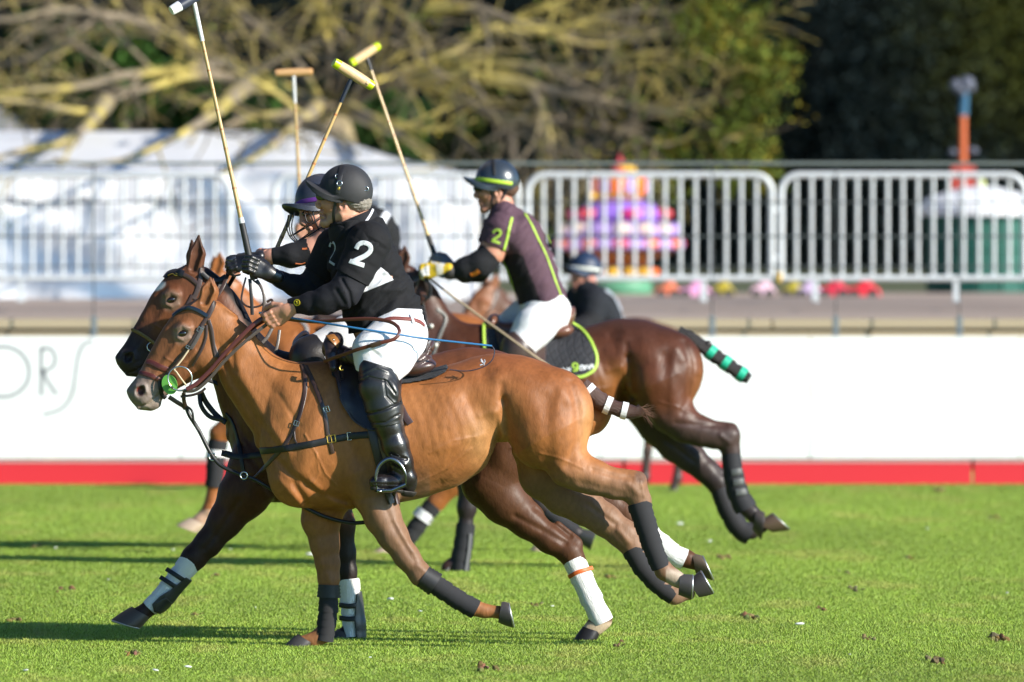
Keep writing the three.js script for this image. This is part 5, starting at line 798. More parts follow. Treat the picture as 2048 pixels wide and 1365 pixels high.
  // under-sleeves
  const us = new Field(6); us.chain([[715, 538, 74, 33], ...armsA.near.slice(2)].map(([x, y, z, r]) => [x, y, z, r + 1]), { k: 8 }); us.chain(armsA.far.slice(1), { k: 8 }); us.line([[686, 560], [700, 585], [705, 612]], 4, -3.5); us.line([[675, 580], [690, 606]], 5, -2.5); us.line([[610, 548], [628, 570]], 4, -2); us.fn = wrinkle(3.2, -0.5, 0.86, 0.05, 0.02, 4); us.clip = [(x, y, z) => z > 0 ? (578 - x) + (y - 613) * 0.18 : 541 - x];
  mesh('sleeve', rA.geo(us.mesh(2.5), () => [0.011, 0.011, 0.0155]), cloth(0.7), rA.g);
  { const sl = rA.g.children.find((m) => m.name === 'sleeve'), c = [596, 605], ring = (r, w) => { const P = []; for (let i = 0; i <= 16; i++) P.push([c[0] + Math.cos(i * 0.3927) * r, c[1] + Math.sin(i * 0.3927) * r]); return rA.strap(us, P, w, 0.5, 1, 24, 0.6); }; mesh('emblem', merge([ring(5.6, 2.0), rA.strap(us, [[598, 602], [594, 603], [598, 606], [594, 608]], 1.8, 0.6, 1, 8, 0.6)]), mat(0.75, 0.58, 0.02, 0.6), sl); }
  // glove
  mesh('glove', rA.geo(glove), leather(0.012, 0.012, 0.014, 0.4), rA.g); mesh('glove_cuff', rA.geo((() => { const f = new Field(3); f.cap([530, 546, -37], [547, 553, -42], 15, 16); return f.mesh(2); })()), leather(0.014, 0.014, 0.016, 0.45), rA.g);
  mesh('glove_label', rA.cord([[537, 540, -27], [539, 548, -25], [536, 557, -26]], 2.6, 6, 8), MT.white, rA.g.children[rA.g.children.length - 1]);
  // breeches
  const br = new Field(12); br.ell([803, 668, 0], [47, 46, 62], 0.2, { k: 14 }); br.chain([[808, 630, 0, 38], [806, 660, 0, 42]], { zs: 1.35, k: 14 }); for (const s of [1, -1]) { br.chain(legA(s).slice(0, 3).map(([x, y, z, r]) => [x, y, z, r + 1.5]), { k: 16 }); br.chain([[775, 672, 50 * s, 40], [744, 700, 84 * s, 36], [748, 735, 100 * s, 34]], { k: 16 }); br.chain([[822, 690, 40 * s, 26], [800, 725, 75 * s, 20], [782, 752, 96 * s, 14]], { k: 16 }); } br.fn = wrinkle(3.4, 0.5, 0.86, 0.04, 0.016, 11); br.line([[845, 690], [815, 705], [790, 735]], 5, -2, 1); br.line([[838, 700], [812, 722], [796, 742]], 5, 2.4, 1); br.line([[720, 690], [760, 700]], 8, 2.4, 1); br.line([[800, 648], [828, 660], [838, 690]], 2.2, -1.6, 1); br.line([[735, 690], [760, 712]], 5, -2, 1);
  br.clip = [(x, y, z) => -((y - 617) - (x - 810) * 0.05), (x, y, z) => Math.abs(z) > 66 ? (y - 760) - (x - 760) * 0.45 : -1e9];
  const brM = mesh('breeches', rA.geo(br.mesh(2.5), () => [0.80, 0.80, 0.82]), cloth(0.82), rA.g); mesh('belt', merge([1, -1].map((s) => rA.strap(br, [[768, 641], [783, 637], [801, 637], [825, 639], [840, 644], [848, 651]], 8.5, 1.4, s, 18, 1.4))), leather(0.20, 0.045, 0.035, 0.5, { bumpScale: 0.003 }), rA.g); mesh('belt_loop', rA.strap(br, [[821, 630], [824, 638], [827, 647]], 5, 1.2, 1, 8, 3.2), mat(0.8, 0.8, 0.82, 0.8), brM);
  // knee guards and boots
  for (const s of [1, -1]) {
    const kg = new Field(8); kg.chain([[754, 738, 107 * s, 37], [761, 775, 114 * s, 38], [770, 815, 119 * s, 35], [777, 845, 121 * s, 31]], { k: 14 }); kg.ell([745, 770, 128 * s], [24, 30, 24], 0.3, { k: 8 }); kg.ell([786, 778, 140 * s], [13, 24, 12], -0.35, { k: 4 }); kg.ell([776, 833, 138 * s], [26, 14, 14], -0.35, { k: 5 });
    kg.line([[716, 764], [740, 752], [775, 760], [792, 785]], 2.2, -2.4); kg.line([[770, 758], [774, 790], [792, 808], [802, 800]], 2, -1.8); kg.line([[735, 826], [768, 818], [802, 803]], 2.4, -3); kg.line([[740, 844], [772, 842], [800, 826]], 2.2, -2); kg.line([[728, 745], [755, 732], [780, 742]], 3, 1.5);
    kg.clip = [(x, y) => -((y - 724) - (x - 750) * 0.30), (x, y) => (y - 852) + (x - 760) * 0.14]; mesh('knee_guard', rA.geo(kg.mesh(2.2)), leather(0.016, 0.017, 0.018, 0.38), rA.g);
    const bt = new Field(7); bt.chain([[772, 815, 118 * s, 30], [780, 850, 120 * s, 27.5], [792, 888, 121 * s, 26], [804, 920, 119 * s, 22], [812, 946, 116 * s, 20]], { k: 10 }); bt.chain([[817, 955, 114 * s, 19], [790, 960, 121 * s, 17], [762, 961, 128 * s, 14], [752, 961, 130 * s, 12]], { k: 8 }); bt.cap([822, 966, 112 * s], [820, 972, 112 * s], 13, 13, { k: 4 });
    bt.line([[786, 905], [800, 912], [814, 915]], 3.2, -2.6); bt.line([[782, 915], [798, 925], [812, 926]], 4, 2.2); bt.line([[787, 928], [803, 936]], 4, -2); bt.line([[750, 964], [780, 965], [800, 966]], 2, -1.2); bt.fn = wrinkle(1.1, 0.4, 0.92, 0.05, 0.02, 3); bt.clip = [(x, y) => (y - 977) - (x - 757) * 0.13];
    mesh('boot', rA.geo(bt.mesh(2.2)), leather(0.014, 0.011, 0.0115, 0.24), rA.g);
    const so = new Field(2); so.chain([[754, 972, 128 * s, 12], [786, 974, 121 * s, 13], [800, 976, 118 * s, 11]], { zs: 1.0 }); so.cap([812, 978, 114 * s], [822, 979, 112 * s], 13, 13); so.clip = [(x, y) => -((y - 971) - (x - 757) * 0.13), (x, y) => (y - (x > 803 ? 985 : 978)) - (x - 757) * 0.10]; mesh('sole', rA.geo(so.mesh(1.8)), mat(0.02, 0.017, 0.015, 0.6), rA.g);
  }
}
// ---------- saddle, bridle, reins, breastplate of the front horse ----------
{
  const f = bodyA.f, E = (m, n, g, p = fA.g) => mesh(n, g, m, p), st = (pts, w, m = MT.strap, n = 'strap', t = 1.7, p = fA.g) => E(m, n, merge([1, -1].map((s) => fA.strap(f, pts, w, t, s))), p);
  // saddle: a thing of its own
  const sd = new Frame(44.65, 760, 'polo_saddle', 'dark brown leather saddle under the front rider, with stirrup and girth', 'saddle'), hide = leather(0.060, 0.032, 0.027, 0.32), hideD = leather(0.028, 0.018, 0.02, 0.42);
  E(mat(0.035, 0.038, 0.045, 0.85, { bumpMap: clothBump, bumpScale: 0.003 }), 'saddle_pad', sd.geo(sheetOn(f, [[662, 716], [690, 726], [760, 738], [830, 741], [872, 735], [893, 729], [897, 735], [890, 745], [868, 756], [835, 763], [800, 768], [740, 770], [690, 770], [664, 750]], 0, 5, 0, 3, 1.5)), sd.g);
  const seat = new Field(8); seat.chain([[664, 700, 0, 20], [690, 716, 0, 18], [740, 730, 0, 20], [800, 728, 0, 22], [840, 722, 0, 20]], { zs: 1.9, k: 14 }); seat.ell([856, 703, 0], [10, 25, 46], 0.42, { k: 9 }); for (const s of [1, -1]) { seat.ell([836, 736, 46 * s], [37, 15, 27], -0.22, { k: 6 }); seat.cap([790, 738, 66 * s], [848, 722, 44 * s], 11, 15, { k: 8 }); }
  seat.line([[805, 738], [840, 722], [868, 704]], 2, -2); seat.line([[806, 743], [842, 727], [869, 712]], 2, 1.6); seat.line([[855, 690], [866, 706]], 2, -2);
  E(hide, 'seat', sd.geo(seat.mesh(2.4)), sd.g);
  const pm = new Field(7); pm.ell([666, 690, 0], [19, 27, 42], 0.5, { k: 8 }); pm.ell([655, 686, 0], [8, 24, 34], 0.35, { k: 4 }); for (const s of [1, -1]) { pm.chain([[662, 690, 30 * s, 15], [664, 712, 56 * s, 11], [668, 735, 72 * s, 8]], { k: 8 }); pm.ell([710, 714, 88 * s], [24, 14, 11], 0.62, { k: 6 }); } E(hideD, 'pommel', sd.geo(pm.mesh(2.2)), sd.g);
  { const g = sd.strap(pm, [[660, 671], [668, 679], [677, 690]], 18, 0.8, 1, 10, 1); E(leather(0.30, 0.12, 0.03, 0.45), 'pommel_patch', g, sd.g); const p = sd.P(668, 680, pm.hit(668, 680) + 1), q = new THREE.SphereGeometry(2.6 * sd.s, 10, 8); q.translate(p.x, p.y, p.z); E(MT.steel, 'stud', q, sd.g); }
  const flapP = [[660, 722], [672, 754], [682, 795], [693, 817], [713, 842], [737, 859], [768, 862], [796, 830], [803, 800], [804, 762], [806, 740], [760, 735], [700, 726]];
  E(hideD, 'flap', sd.geo(sheetOn(f, flapP, 4, 5, 1, 2.4, 1.5)), sd.g); E(hideD, 'flap', sd.geo(sheetOn(f, flapP, 4, 5, -1, 3.5, 1.5)), sd.g);
  const ff = new Field(1); ff.p = f.p; ff.disp = f.disp; const lift = (pts, w, m, n, l, t = 1.6) => E(m, n, merge([1, -1].map((s) => sd.strap(f, pts, w, t, s, 0, l))), sd.g);
  lift([[681, 795], [693, 818], [713, 842], [735, 857]], 4, MT.strap, 'flap_edge', 9); lift([[663, 722], [674, 756], [683, 792]], 4, hide, 'flap_edge', 9); lift([[668, 716], [674, 745], [678, 768]], 4.5, hide, 'billet', 10); lift([[676, 714], [681, 740], [685, 765]], 4.5, hide, 'billet', 10);
  lift([[802, 815], [812, 833], [822, 847]], 15, hide, 'strap_end', 9, 2.4); E(MT.gold, 'hook', sd.cord([[684, 730, 104], [681, 734, 105], [683, 739, 105], [688, 738, 104]], 1.5, 6, 8), sd.g);
  lift([[748, 858], [760, 905], [773, 960], [786, 1004]], 26, hideD, 'girth', 3, 2.4); lift([[776, 890], [781, 940], [787, 985], [792, 1008]], 10, hide, 'girth_strap', 7, 2);
  // stirrups
  for (const s of [1, -1]) { const z = (q) => q * s, lea = sd.band(smooth([[757, 800, z(112)], [760, 850, z(120)], [766, 890, z(124)], [775, 918, z(128)]].map((p) => V(...p)), 16).map((p) => p.toArray()), Array(17).fill([-0.5, 0, 0.85 * s]), 13, 1.6); E(hide, 'stirrup_leather', lea, sd.g);
    const arch = smooth([[757, 977, z(138)], [754, 950, z(142)], [762, 926, z(144)], [782, 914, z(146)], [802, 925, z(147)], [813, 945, z(146)], [813, 964, z(140)]].map((p) => sd.P(...p)), 26); E(mat(0.26, 0.28, 0.31, 0.28, { metalness: 1 }), 'stirrup_iron', merge([tube(arch, (t) => (3.4 + 1.4 * Math.cos(t * 6.28 - 3.14)) * sd.s, 8), tube([sd.P(756, 978, z(140)), sd.P(785, 977, z(140)), sd.P(813, 965, z(138))], 4.2 * sd.s, 8), sd.band([[757, 979, z(136)], [785, 976, z(120)], [811, 969, z(106)]], Array(3).fill([0, 1, 0]), 22, 2)]), sd.g); }
  // breastplate and martingale
  st([[522, 902], [555, 898], [610, 889], [650, 881], [690, 873], [720, 869], [748, 867]], 14, MT.black, 'breast_strap'); st([[605, 730], [611, 752], [611, 785], [604, 820], [594, 848], [578, 880], [545, 918], [520, 944], [506, 957]], 8.5, MT.strap, 'neck_strap'); st([[612, 732], [626, 760], [643, 800], [653, 835], [658, 868], [667, 905]], 8.5, MT.strap, 'neck_strap'); st([[590, 858], [592, 878], [600, 890]], 4, MT.strap, 'keeper_strap');
  buckle(fA, f, 654, 818, 1.25, 11, 11, fA.g); buckle(fA, f, 596, 846, 1.9, 9, 10, fA.g); buckle(fA, f, 664, 876, 1.4, 14, 16, fA.g, MT.gold); buckle(fA, f, 700, 871, -0.1, 7, 15, fA.g);
  E(MT.black, 'martingale', fA.cord([[371, 812, 8], [379, 832, 8], [398, 862, 10], [420, 905, 10], [440, 930, 12], [470, 945, 16], [505, 957, 24], [545, 979, 22], [600, 1010, 10], [650, 1034, 4], [700, 1046, 0], [735, 1045, 0]], (t) => 4.0, 8, 60), fA.g);
  E(MT.black, 'martingale_strap', fA.cord([[371, 812, 8], [384, 822, 18], [388, 845, 16], [398, 864, 11]], 2.6, 6, 18), fA.g); E(MT.steel, 'ring', new THREE.TorusGeometry(7 * fA.s, 1.6 * fA.s, 6, 16).translate(...fA.P(425, 914, 12).toArray()), fA.g); E(MT.steel, 'ring', new THREE.TorusGeometry(7 * fA.s, 1.6 * fA.s, 6, 16).translate(...fA.P(488, 951, 26).toArray()), fA.g);
  // bridle
  const br = thing.call; const B = new THREE.Group(); B.name = 'bridle'; fA.g.add(B); const sb = (pts, w, m = MT.strap, n = 'strap', t = 1.6) => st(pts, w, m, n, t, B);
  sb([[430, 603], [424, 618], [416, 634]], 10, MT.strap, 'headpiece'); sb([[416, 634], [404, 652], [390, 675], [372, 702], [354, 722], [332, 752], [322, 762]], 8, MT.strap, 'cheekpiece'); sb([[407, 652], [396, 675], [383, 697]], 8, leather(0.085, 0.07, 0.065, 0.45), 'keeper_strap', 3.2); sb([[346, 632], [356, 624], [376, 616], [394, 620], [416, 633]], 8.5, pmat(0.012, 0.02, 0.035, 0.3, { clearcoat: 0.5 }), 'browband', 2.4);
  sb([[418, 640], [424, 660], [428, 690], [432, 714]], 7, MT.strap, 'throatlash', 2); sb([[424, 660], [429, 690], [438, 716]], 5, MT.strap, 'throatlash', 2.4); sb([[414, 650], [413, 674], [404, 700], [386, 731]], 5, MT.strap, 'strap', 2);
  sb([[294, 724], [304, 726], [320, 734], [336, 740]], 11.5, MT.strapR, 'noseband'); sb([[279, 746], [291, 748], [305, 753], [320, 761]], 9.5, MT.strapR, 'noseband'); sb([[319, 762], [321, 776], [324, 790], [330, 796]], 8, MT.black, 'curb_strap');
  buckle(fA, f, 401, 660, 2.1, 9, 11, B); buckle(fA, f, 378, 694, 2.1, 5, 9, B);
  const cordM = mat(0.62, 0.50, 0.33, 0.8); E(cordM, 'cord', fA.cord([[378, 700, 39], [364, 720, 38], [350, 738, 38], [354, 744, 42], [364, 758, 45], [374, 771, 45]], 1.9, 6, 24), B);
  { const z = 33, g = new THREE.CylinderGeometry(20 * fA.s, 20 * fA.s, 5 * fA.s, 28); g.rotateX(Math.PI / 2); g.scale(0.76, 1, 1); g.rotateZ(0.28); g.rotateY(-0.18); const p = fA.P(340, 769, z); g.translate(p.x, p.y, p.z); E(mat(0.13, 0.42, 0.07, 0.5), 'bit_guard', g, B); const r = new THREE.TorusGeometry(24 * fA.s, 1.7 * fA.s, 8, 40); r.rotateY(0.12); const q = fA.P(361, 757, 41); r.translate(q.x, q.y, q.z); E(MT.steel, 'bit_ring', r, B); E(MT.steel, 'bit', fA.cord([[346, 776, 45], [341, 770, 34], [339, 767, 0], [341, 770, -34]], 3, 8, 10), B); const b = new THREE.SphereGeometry(3.4 * fA.s, 10, 8); const w = fA.P(341, 769, 40); b.translate(w.x, w.y, w.z); E(MT.gold, 'rivet', b, B); }
  const lead = (pts, nrm, w, m, n, t = 1.5) => E(m, n, fA.band(smooth(pts.map((p) => V(...p)), 44).map((p) => p.toArray()), Array(45).fill(nrm), w, t), B);
  lead([[374, 778, 44], [390, 770, 44], [405, 757, 44], [428, 734, 46], [452, 706, 48], [488, 668, 50], [518, 641, 50], [548, 626, 47]], [0.2, -0.35, 0.9], 8.5, MT.strapR, 'rein'); lead([[366, 782, 40], [392, 780, 42], [420, 757, 46], [450, 722, 52], [489, 685, 55], [533, 650, 52], [556, 634, 44]], [0.25, 0.35, 0.9], 7, leather(0.075, 0.06, 0.055, 0.4), 'rein');
  lead([[372, 780, -38], [410, 760, -40], [452, 708, -40], [500, 660, -10], [540, 634, 30]], [0, -0.4, -0.9], 8, MT.strapR, 'rein');
  lead([[562, 636, 48], [600, 641, 66], [640, 643, 84], [690, 639, 104], [740, 637, 118], [776, 641, 126], [796, 651, 132], [801, 664, 137], [790, 677, 142], [760, 685, 144], [720, 697, 136], [680, 711, 112], [650, 722, 88]], [0.1, 0.35, 0.93], 7.5, MT.strapR, 'rein_end');
  E(leather(0.05, 0.028, 0.02, 0.4), 'rein_end', fA.band(smooth([[744, 690, 144], [752, 688, 145], [764, 684, 145]].map((p) => V(...p)), 6).map((p) => p.toArray()), Array(7).fill([0.1, 0.35, 0.93]), 10, 2.6), B);
  lead([[338, 794, 20], [356, 806, 14], [366, 812, 10], [371, 818, 8]], [0, 0, 1], 9, MT.strap, 'chin_loop'); lead([[368, 786, 30], [368, 800, 22], [371, 814, 10]], [0, 0, 1], 8, MT.strap, 'chin_loop'); lead([[362, 793, 26], [385, 790, 34], [402, 784, 38], [412, 776, 40]], [0.2, -0.3, 0.9], 5, MT.strap, 'strap');
  // whip
  const wh = new Frame(44.65, 800, 'riding_whip', 'thin blue riding whip angled across the front rider to the croup', 'whip'); E(pmat(0.03, 0.16, 0.36, 0.4), 'shaft', wh.cord([[560, 632, 52], [668, 648, 120], [720, 656, 138], [800, 668, 138], [850, 676, 120], [984, 691, 98]], 2.1, 6, 20), wh.g); E(pmat(0.02, 0.03, 0.06, 0.5), 'lash', wh.cord([[984, 691, 96], [989, 700, 96], [986, 716, 97], [975, 728, 98], [955, 737, 98], [930, 741, 98], [900, 738, 98]], 1.1, 5, 30), wh.g); { const t = []; for (let i = 0; i < 14; i++) t.push(wh.cord([[968, 727, 99], [966 + rr(-6, 6), 724 + rr(-8, 6), 101 + rr(-4, 4)]], 1.4, 4, 3)); E(mat(0.35, 0.35, 0.4, 0.6), 'tassel', merge(t), wh.g); }
}
// ---------- polo mallets ----------
function mallet(fr, grip, top, head, o = {}) { // grip, top: ends of the shaft; head: its two ends, all [x, y, z]
  const g = fr.g, L = (t) => grip.map((v, i) => lerp(v, top[i], t)), r = o.r ?? 3.1, seg = (a, b, n, ra, rb, m, name, par = g) => mesh(name, fr.cord(Array.from({ length: 4 }, (_, i) => L(lerp(a, b, i / 3))), (t) => lerp(ra, rb, t), 10, n), m, par);
  seg(o.g0 ?? 0, o.g1 ?? 0.13, 10, r * 2.1, r * 1.7, MT.rubber, 'grip'); seg(o.g1 ?? 0.13, (o.g1 ?? 0.13) + 0.02, 4, r * 1.7, r * 1.5, o.band ?? MT.white, 'grip_tape');
  const c0 = (o.g1 ?? 0.13) + 0.02, c1 = o.c1 ?? 0.82, cane = fr.cord(Array.from({ length: 5 }, (_, i) => L(lerp(c0, c1, i / 4))), (t) => { const k = (t * (o.n ?? 8)) % 1; return lerp(r * 1.25, r * 0.95, t) * (1 + 0.14 * Math.exp(-((k - 0.5) ** 2) / 0.002)); }, 10, 120);
  { const u = cane.attributes.uv, n = u.count, col = new Float32Array(n * 3), len = u.getY(11 * 121 - 1); for (let i = 0; i < n; i++) { const t = u.getY(i) / len, k = (t * (o.n ?? 8)) % 1, q = Math.exp(-((k - 0.5) ** 2) / 0.0016), m = o.burn ? sstep(0.45, 0.0, t) * sstep(0.5, 0.62, noise3(t * 60, u.getX(i) * 6, 3)) : 0; const c = mix3(mix3([0.56, 0.37, 0.15], [0.40, 0.09, 0.02], q * 0.9), [0.16, 0.06, 0.03], m); col.set(c, i * 3); } cane.setAttribute('color', new THREE.BufferAttribute(col, 3)); }
  mesh('cane_shaft', cane, pmat(1, 1, 1, 0.35, { vertexColors: true, clearcoat: 0.5, clearcoatRoughness: 0.2 }), g); seg(c1, 1, 10, r * 1.2, r * 1.35, o.top ?? MT.black, 'shaft_binding');
  const [a, b] = head, H = (t) => fr.P(...a.map((v, i) => lerp(v, b[i], t))), w = o.w ?? 11, prof = (t) => w * fr.s * (0.86 + 0.14 * Math.sin(t * Math.PI)) * (t < 0.03 || t > 0.97 ? 0.88 : 1), pts = Array.from({ length: 31 }, (_, i) => H(i / 30));
  const part = (i, j, m, name) => mesh(name, tube(pts.slice(i, j + 1), pts.slice(i, j + 1).map((_, k) => prof((i + k) / 30)), 16), m, g);
  const e = o.e ?? [4, 26]; part(e[0], e[1], o.wood ?? pmat(0.62, 0.43, 0.22, 0.4, { bumpMap: hairBump, bumpScale: 0.001 }), 'mallet_head'); part(0, e[0], o.end1 ?? o.end, 'painted_end'); part(e[1], 30, o.end2 ?? o.end, 'painted_end');
}
const lime = pmat(0.50, 0.62, 0.01, 0.35, { clearcoat: 0.4 });
{ const m = new Frame(44.65, 450, 'polo_mallet', 'polo mallet of the front rider, black and white head at the top edge', 'mallet', null, 0); mallet(m, [507, 560, -31], [384, -6, -50], [[341, 21, -30], [412, -22, -66]], { g1: 0.20, c1: 0.845, r: 3.6, top: MT.white, band: mat(0.6, 0.6, 0.62, 0.5), end1: mat(0.72, 0.73, 0.75, 0.45), end2: lime, wood: mat(0.03, 0.035, 0.06, 0.45), e: [7, 26], w: 11.5, n: 9 }); }
// ---------- a rider from joints (pixels at the rider's own distance; u = scale against the front rider) ----------
function rider(fr, o) {
  const u = o.u, S = (a) => a.map(([x, y, z, r]) => [x, y, z * u, r * u]), g = fr.g, h = o.h ?? 3, shirtC = o.shirt, arms = { near: S(o.near), far: S(o.far) }, legs = [S(o.legN), S(o.legF)], tor = S(o.torso), K = (k) => k * u;
  const b = new Field(K(8)); b.chain(tor.map(([x, y, z, r]) => [x, y, z, r - 3 * u]), { zs: 1.45, k: K(20) }); for (const k of ['near', 'far']) b.chain(arms[k].map(([x, y, z, r]) => [x, y, z, r - 1.2 * u]), { k: K(8) }); for (const l of legs) b.chain(l.map(([x, y, z, r]) => [x, y, z, r - 3 * u]), { k: K(10) });
  const hd = { at: o.head, yaw: o.yaw ?? 0, tilt: o.tilt ?? 0, k: u * (o.hk ?? 1) }, parts = [b.mesh(h), place(headM, hd)];
  for (const q of o.hands ?? []) parts.push(place(handM, q));
  const skin = (x, y, z) => { let c = mul3(o.skin ?? SKIN, 0.88 + 0.24 * fbm(x * 0.06, y * 0.06, z * 0.06, 3)); return c; };
  mesh('body', fr.geo(joinSurf(parts), skin), skinMat, g);
  if (o.eyes) for (const e of eyeLocal) { const m = place({ pos: e, nor: e, idx: [] }, hd).pos, p = fr.P(...m), s = new THREE.SphereGeometry(5.3 * u * fr.s, 10, 8); s.translate(p.x, p.y, p.z); mesh('eye', s, MT.eye, g); }
  if (o.glasses) { const gl = new Field(2); for (const s of [1, -1]) { gl.cap([-50, -17, 13 * s], [-40, -16, 20 * s], 8, 7, { zs: 0.5 }); gl.cap([-38, -17, 22 * s], [-6, -14, 30 * s], 2.4, 2); } gl.cap([-52, -19, -8], [-52, -19, 8], 3, 3); mesh('sunglasses', fr.geo(place(gl.mesh(1.8), hd)), pmat(0.012, 0.014, 0.012, 0.12), g); }
  const hm = { ...hd, k: hd.k * 1.02, tilt: (o.tilt ?? 0) + (o.htilt ?? -0.03) }, hl = mesh('helmet', fr.geo(place(helmetM, hm)), o.helmet, g);
  if (o.bandM) { const hF = helmetField(), L = [], N = []; for (let i = 0; i <= 26; i++) { const t = i / 26, x = lerp(-50, 36, t), y = lerp(-38, -15, t) - 4, z = hF.hit(x, y, 1, 60) ?? 0, gq = hF.grad(x, y, z), p = place({ pos: [x + gq[0] * 0.8, y + gq[1] * 0.8, z + gq[2] * 0.8], nor: [gq[0], gq[1], gq[2]], idx: [] }, hm); L.push(p.pos); N.push(p.nor); } mesh('band', fr.band(L, N, 9 * u, 1), o.bandM, hl); }
  if (o.stripeM) { const hF = helmetField(), L = [], N = []; for (let i = 0; i <= 14; i++) { const t = i / 14, x = lerp(-1, -4, t), y = lerp(-81, -44, t), z = hF.hit(x, y, 1, 60) ?? 0, gq = hF.grad(x, y, z), p = place({ pos: [x + gq[0] * 0.8, y + gq[1] * 0.8, z + gq[2] * 0.8], nor: gq.slice(0, 3), idx: [] }, hm); L.push(p.pos); N.push(p.nor); } mesh('stripe', fr.band(L, N, 8 * u, 0.8), o.stripeM, hl); }
  if (o.hair) { const hf = new Field(3); hf.ell([20, -14, 0], [33, 26, 32], 0.3); hf.fn = (d, x, y, z) => Math.max(d - 2 * noise3(x * 0.2, y * 0.3, z * 0.3), 8 + 0.25 * y - x); mesh('hair', fr.geo(place(hf.mesh(2.2), hd)), o.hair, g); }
  const sp = [[-15, -18, 33], [-16, 0, 30], [-18, 20, 27], [-17, 36, 18], [-20, 46, 2]], sp2 = [[22, -6, 32], [8, 14, 31], [-10, 26, 27]]; for (const q of o.straps2 ? [sp, sp2] : [sp]) { const P = smooth(q.map((p) => V(...place({ pos: p, nor: p, idx: [] }, hd).pos)), 14).map((p) => p.toArray()); mesh('chin_strap', fr.band(P, Array(15).fill([-0.3, 0.2, 0.9]), 6 * u, 1.2), MT.black, g); }
  // shirt
  const sh = new Field(K(8)); sh.chain(tor.map(([x, y, z, r]) => [x, y, z, r + 1.5 * u]), { zs: 1.5, k: K(20) }); for (const k of ['near', 'far']) sh.cap([tor[1][0], tor[1][1], arms[k][0][2] * 0.4], arms[k][0], arms[k][0][3], arms[k][0][3] + 2 * u, { k: K(14) }); sh.fn = wrinkle(7 * u, 0.66, 0.75, 0.055 / u, 0.02 / u, o.seed ?? 1); sh.clip = [o.hem];
  const sl = ['near', 'far'].map((k) => { const f = new Field(K(6)), a = arms[k], n = o.sleeveN ?? 1; f.chain(a.slice(0, 2).map(([x, y, z, r]) => [x, y, z, r + 4 * u]), { k: K(8) }); const A = a[0], C = a[1], dx = C[0] - A[0], dy = C[1] - A[1], L = Math.hypot(dx, dy), cut = o.sleeveAt ?? 0.8; f.fn = wrinkle(4 * u, 0.5, -0.86, 0.05 / u, 0.02 / u, 5); f.clip = [(x, y) => ((x - A[0]) * dx + (y - A[1]) * dy) / L - cut * L]; return f; });
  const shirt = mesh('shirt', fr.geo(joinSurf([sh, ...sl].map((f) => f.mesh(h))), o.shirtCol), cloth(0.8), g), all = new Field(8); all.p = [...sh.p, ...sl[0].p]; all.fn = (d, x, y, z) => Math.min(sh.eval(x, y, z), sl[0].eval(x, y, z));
  const co = new Field(3); const n0 = tor[0]; co.chain([[n0[0] - 2 * u, n0[1] - 12 * u, 0, 28 * u], [n0[0] + 6 * u, n0[1] + 14 * u, 0, 36 * u]], { k: K(6) }); co.fn = (d, x, y, z) => Math.max(Math.abs(d) - 2.2, (n0[1] - 6 * u) - y - (x - n0[0]) * 0.5, y - n0[1] - 16 * u + (x - n0[0]) * 0.5); mesh('collar', fr.geo(co.mesh(h * 0.8), o.collarCol ?? o.shirtCol), cloth(0.8), shirt);
  // arm guards
  if (o.guard) for (const k of ['near', 'far']) { const a = arms[k], f = new Field(K(6)); f.chain(a.slice(o.guard[0], o.guard[1]).map(([x, y, z, r]) => [x, y, z, r + 1.4 * u]), { k: K(8) }); f.fn = wrinkle(2.4 * u, -0.4, 0.9, 0.06, 0.02, 8); const e = a.slice(o.guard[0], o.guard[1]), p0 = e[0], p1 = e[1], pz = e[e.length - 1], py = e[e.length - 2]; const d0 = [p1[0] - p0[0], p1[1] - p0[1]], l0 = Math.hypot(...d0), dz = [pz[0] - py[0], pz[1] - py[1]], lz = Math.hypot(...dz); f.clip = [(x, y) => -((x - p0[0]) * d0[0] + (y - p0[1]) * d0[1]) / l0, (x, y) => ((x - pz[0]) * dz[0] + (y - pz[1]) * dz[1]) / lz]; const m = mesh('elbow_guard', fr.geo(f.mesh(h * 0.85), () => [0.017, 0.017, 0.02]), cloth(0.8), g); if (k === 'near' && o.guardMark) mesh('guard_print', merge(o.guardMark.map((q) => fr.strap(f, q.pts, q.w, 0.5, 1, 12, 0.6))), o.guardMarkM, m); }
  // breeches, knee guards, boots
  const br = new Field(K(12)); for (const l of legs) br.chain(l.slice(0, 3).map(([x, y, z, r]) => [x, y, z, r + 1.5 * u]), { k: K(16) }); const P = tor[tor.length - 1]; br.chain([[P[0], P[1] + 4 * u, 0, P[3] * 0.98], [legs[0][0][0], legs[0][0][1], 0, P[3]]], { zs: 1.4, k: K(16) }); br.fn = wrinkle(3.4 * u, 0.5, 0.86, 0.05 / u, 0.018 / u, 21); br.clip = [o.waist]; mesh('breeches', fr.geo(br.mesh(h), () => [0.80, 0.80, 0.81]), cloth(0.82), g);
  for (const l of legs) { const kg = new Field(K(8)); kg.chain([[...[0, 1, 2].map((i) => lerp(l[2][i], l[1][i], o.kneeUp ?? 0.35)), 40 * u], [...l[2].slice(0, 3), 40 * u], [...l[3].slice(0, 3), 36 * u]], { k: K(12) }); const kc = o.kneeClip; if (kc) kg.clip = [kc]; mesh('knee_guard', fr.geo(kg.mesh(h)), o.kneeM ?? leather(0.016, 0.015, 0.017, 0.42), g); const bt = new Field(K(8)); bt.chain(l.slice(3), { k: K(10) }); mesh('boot', fr.geo(bt.mesh(h)), o.bootM ?? leather(0.014, 0.011, 0.0115, 0.3), g); }
  return { sh, all, shirt, hd, hm, hl, arms };
}
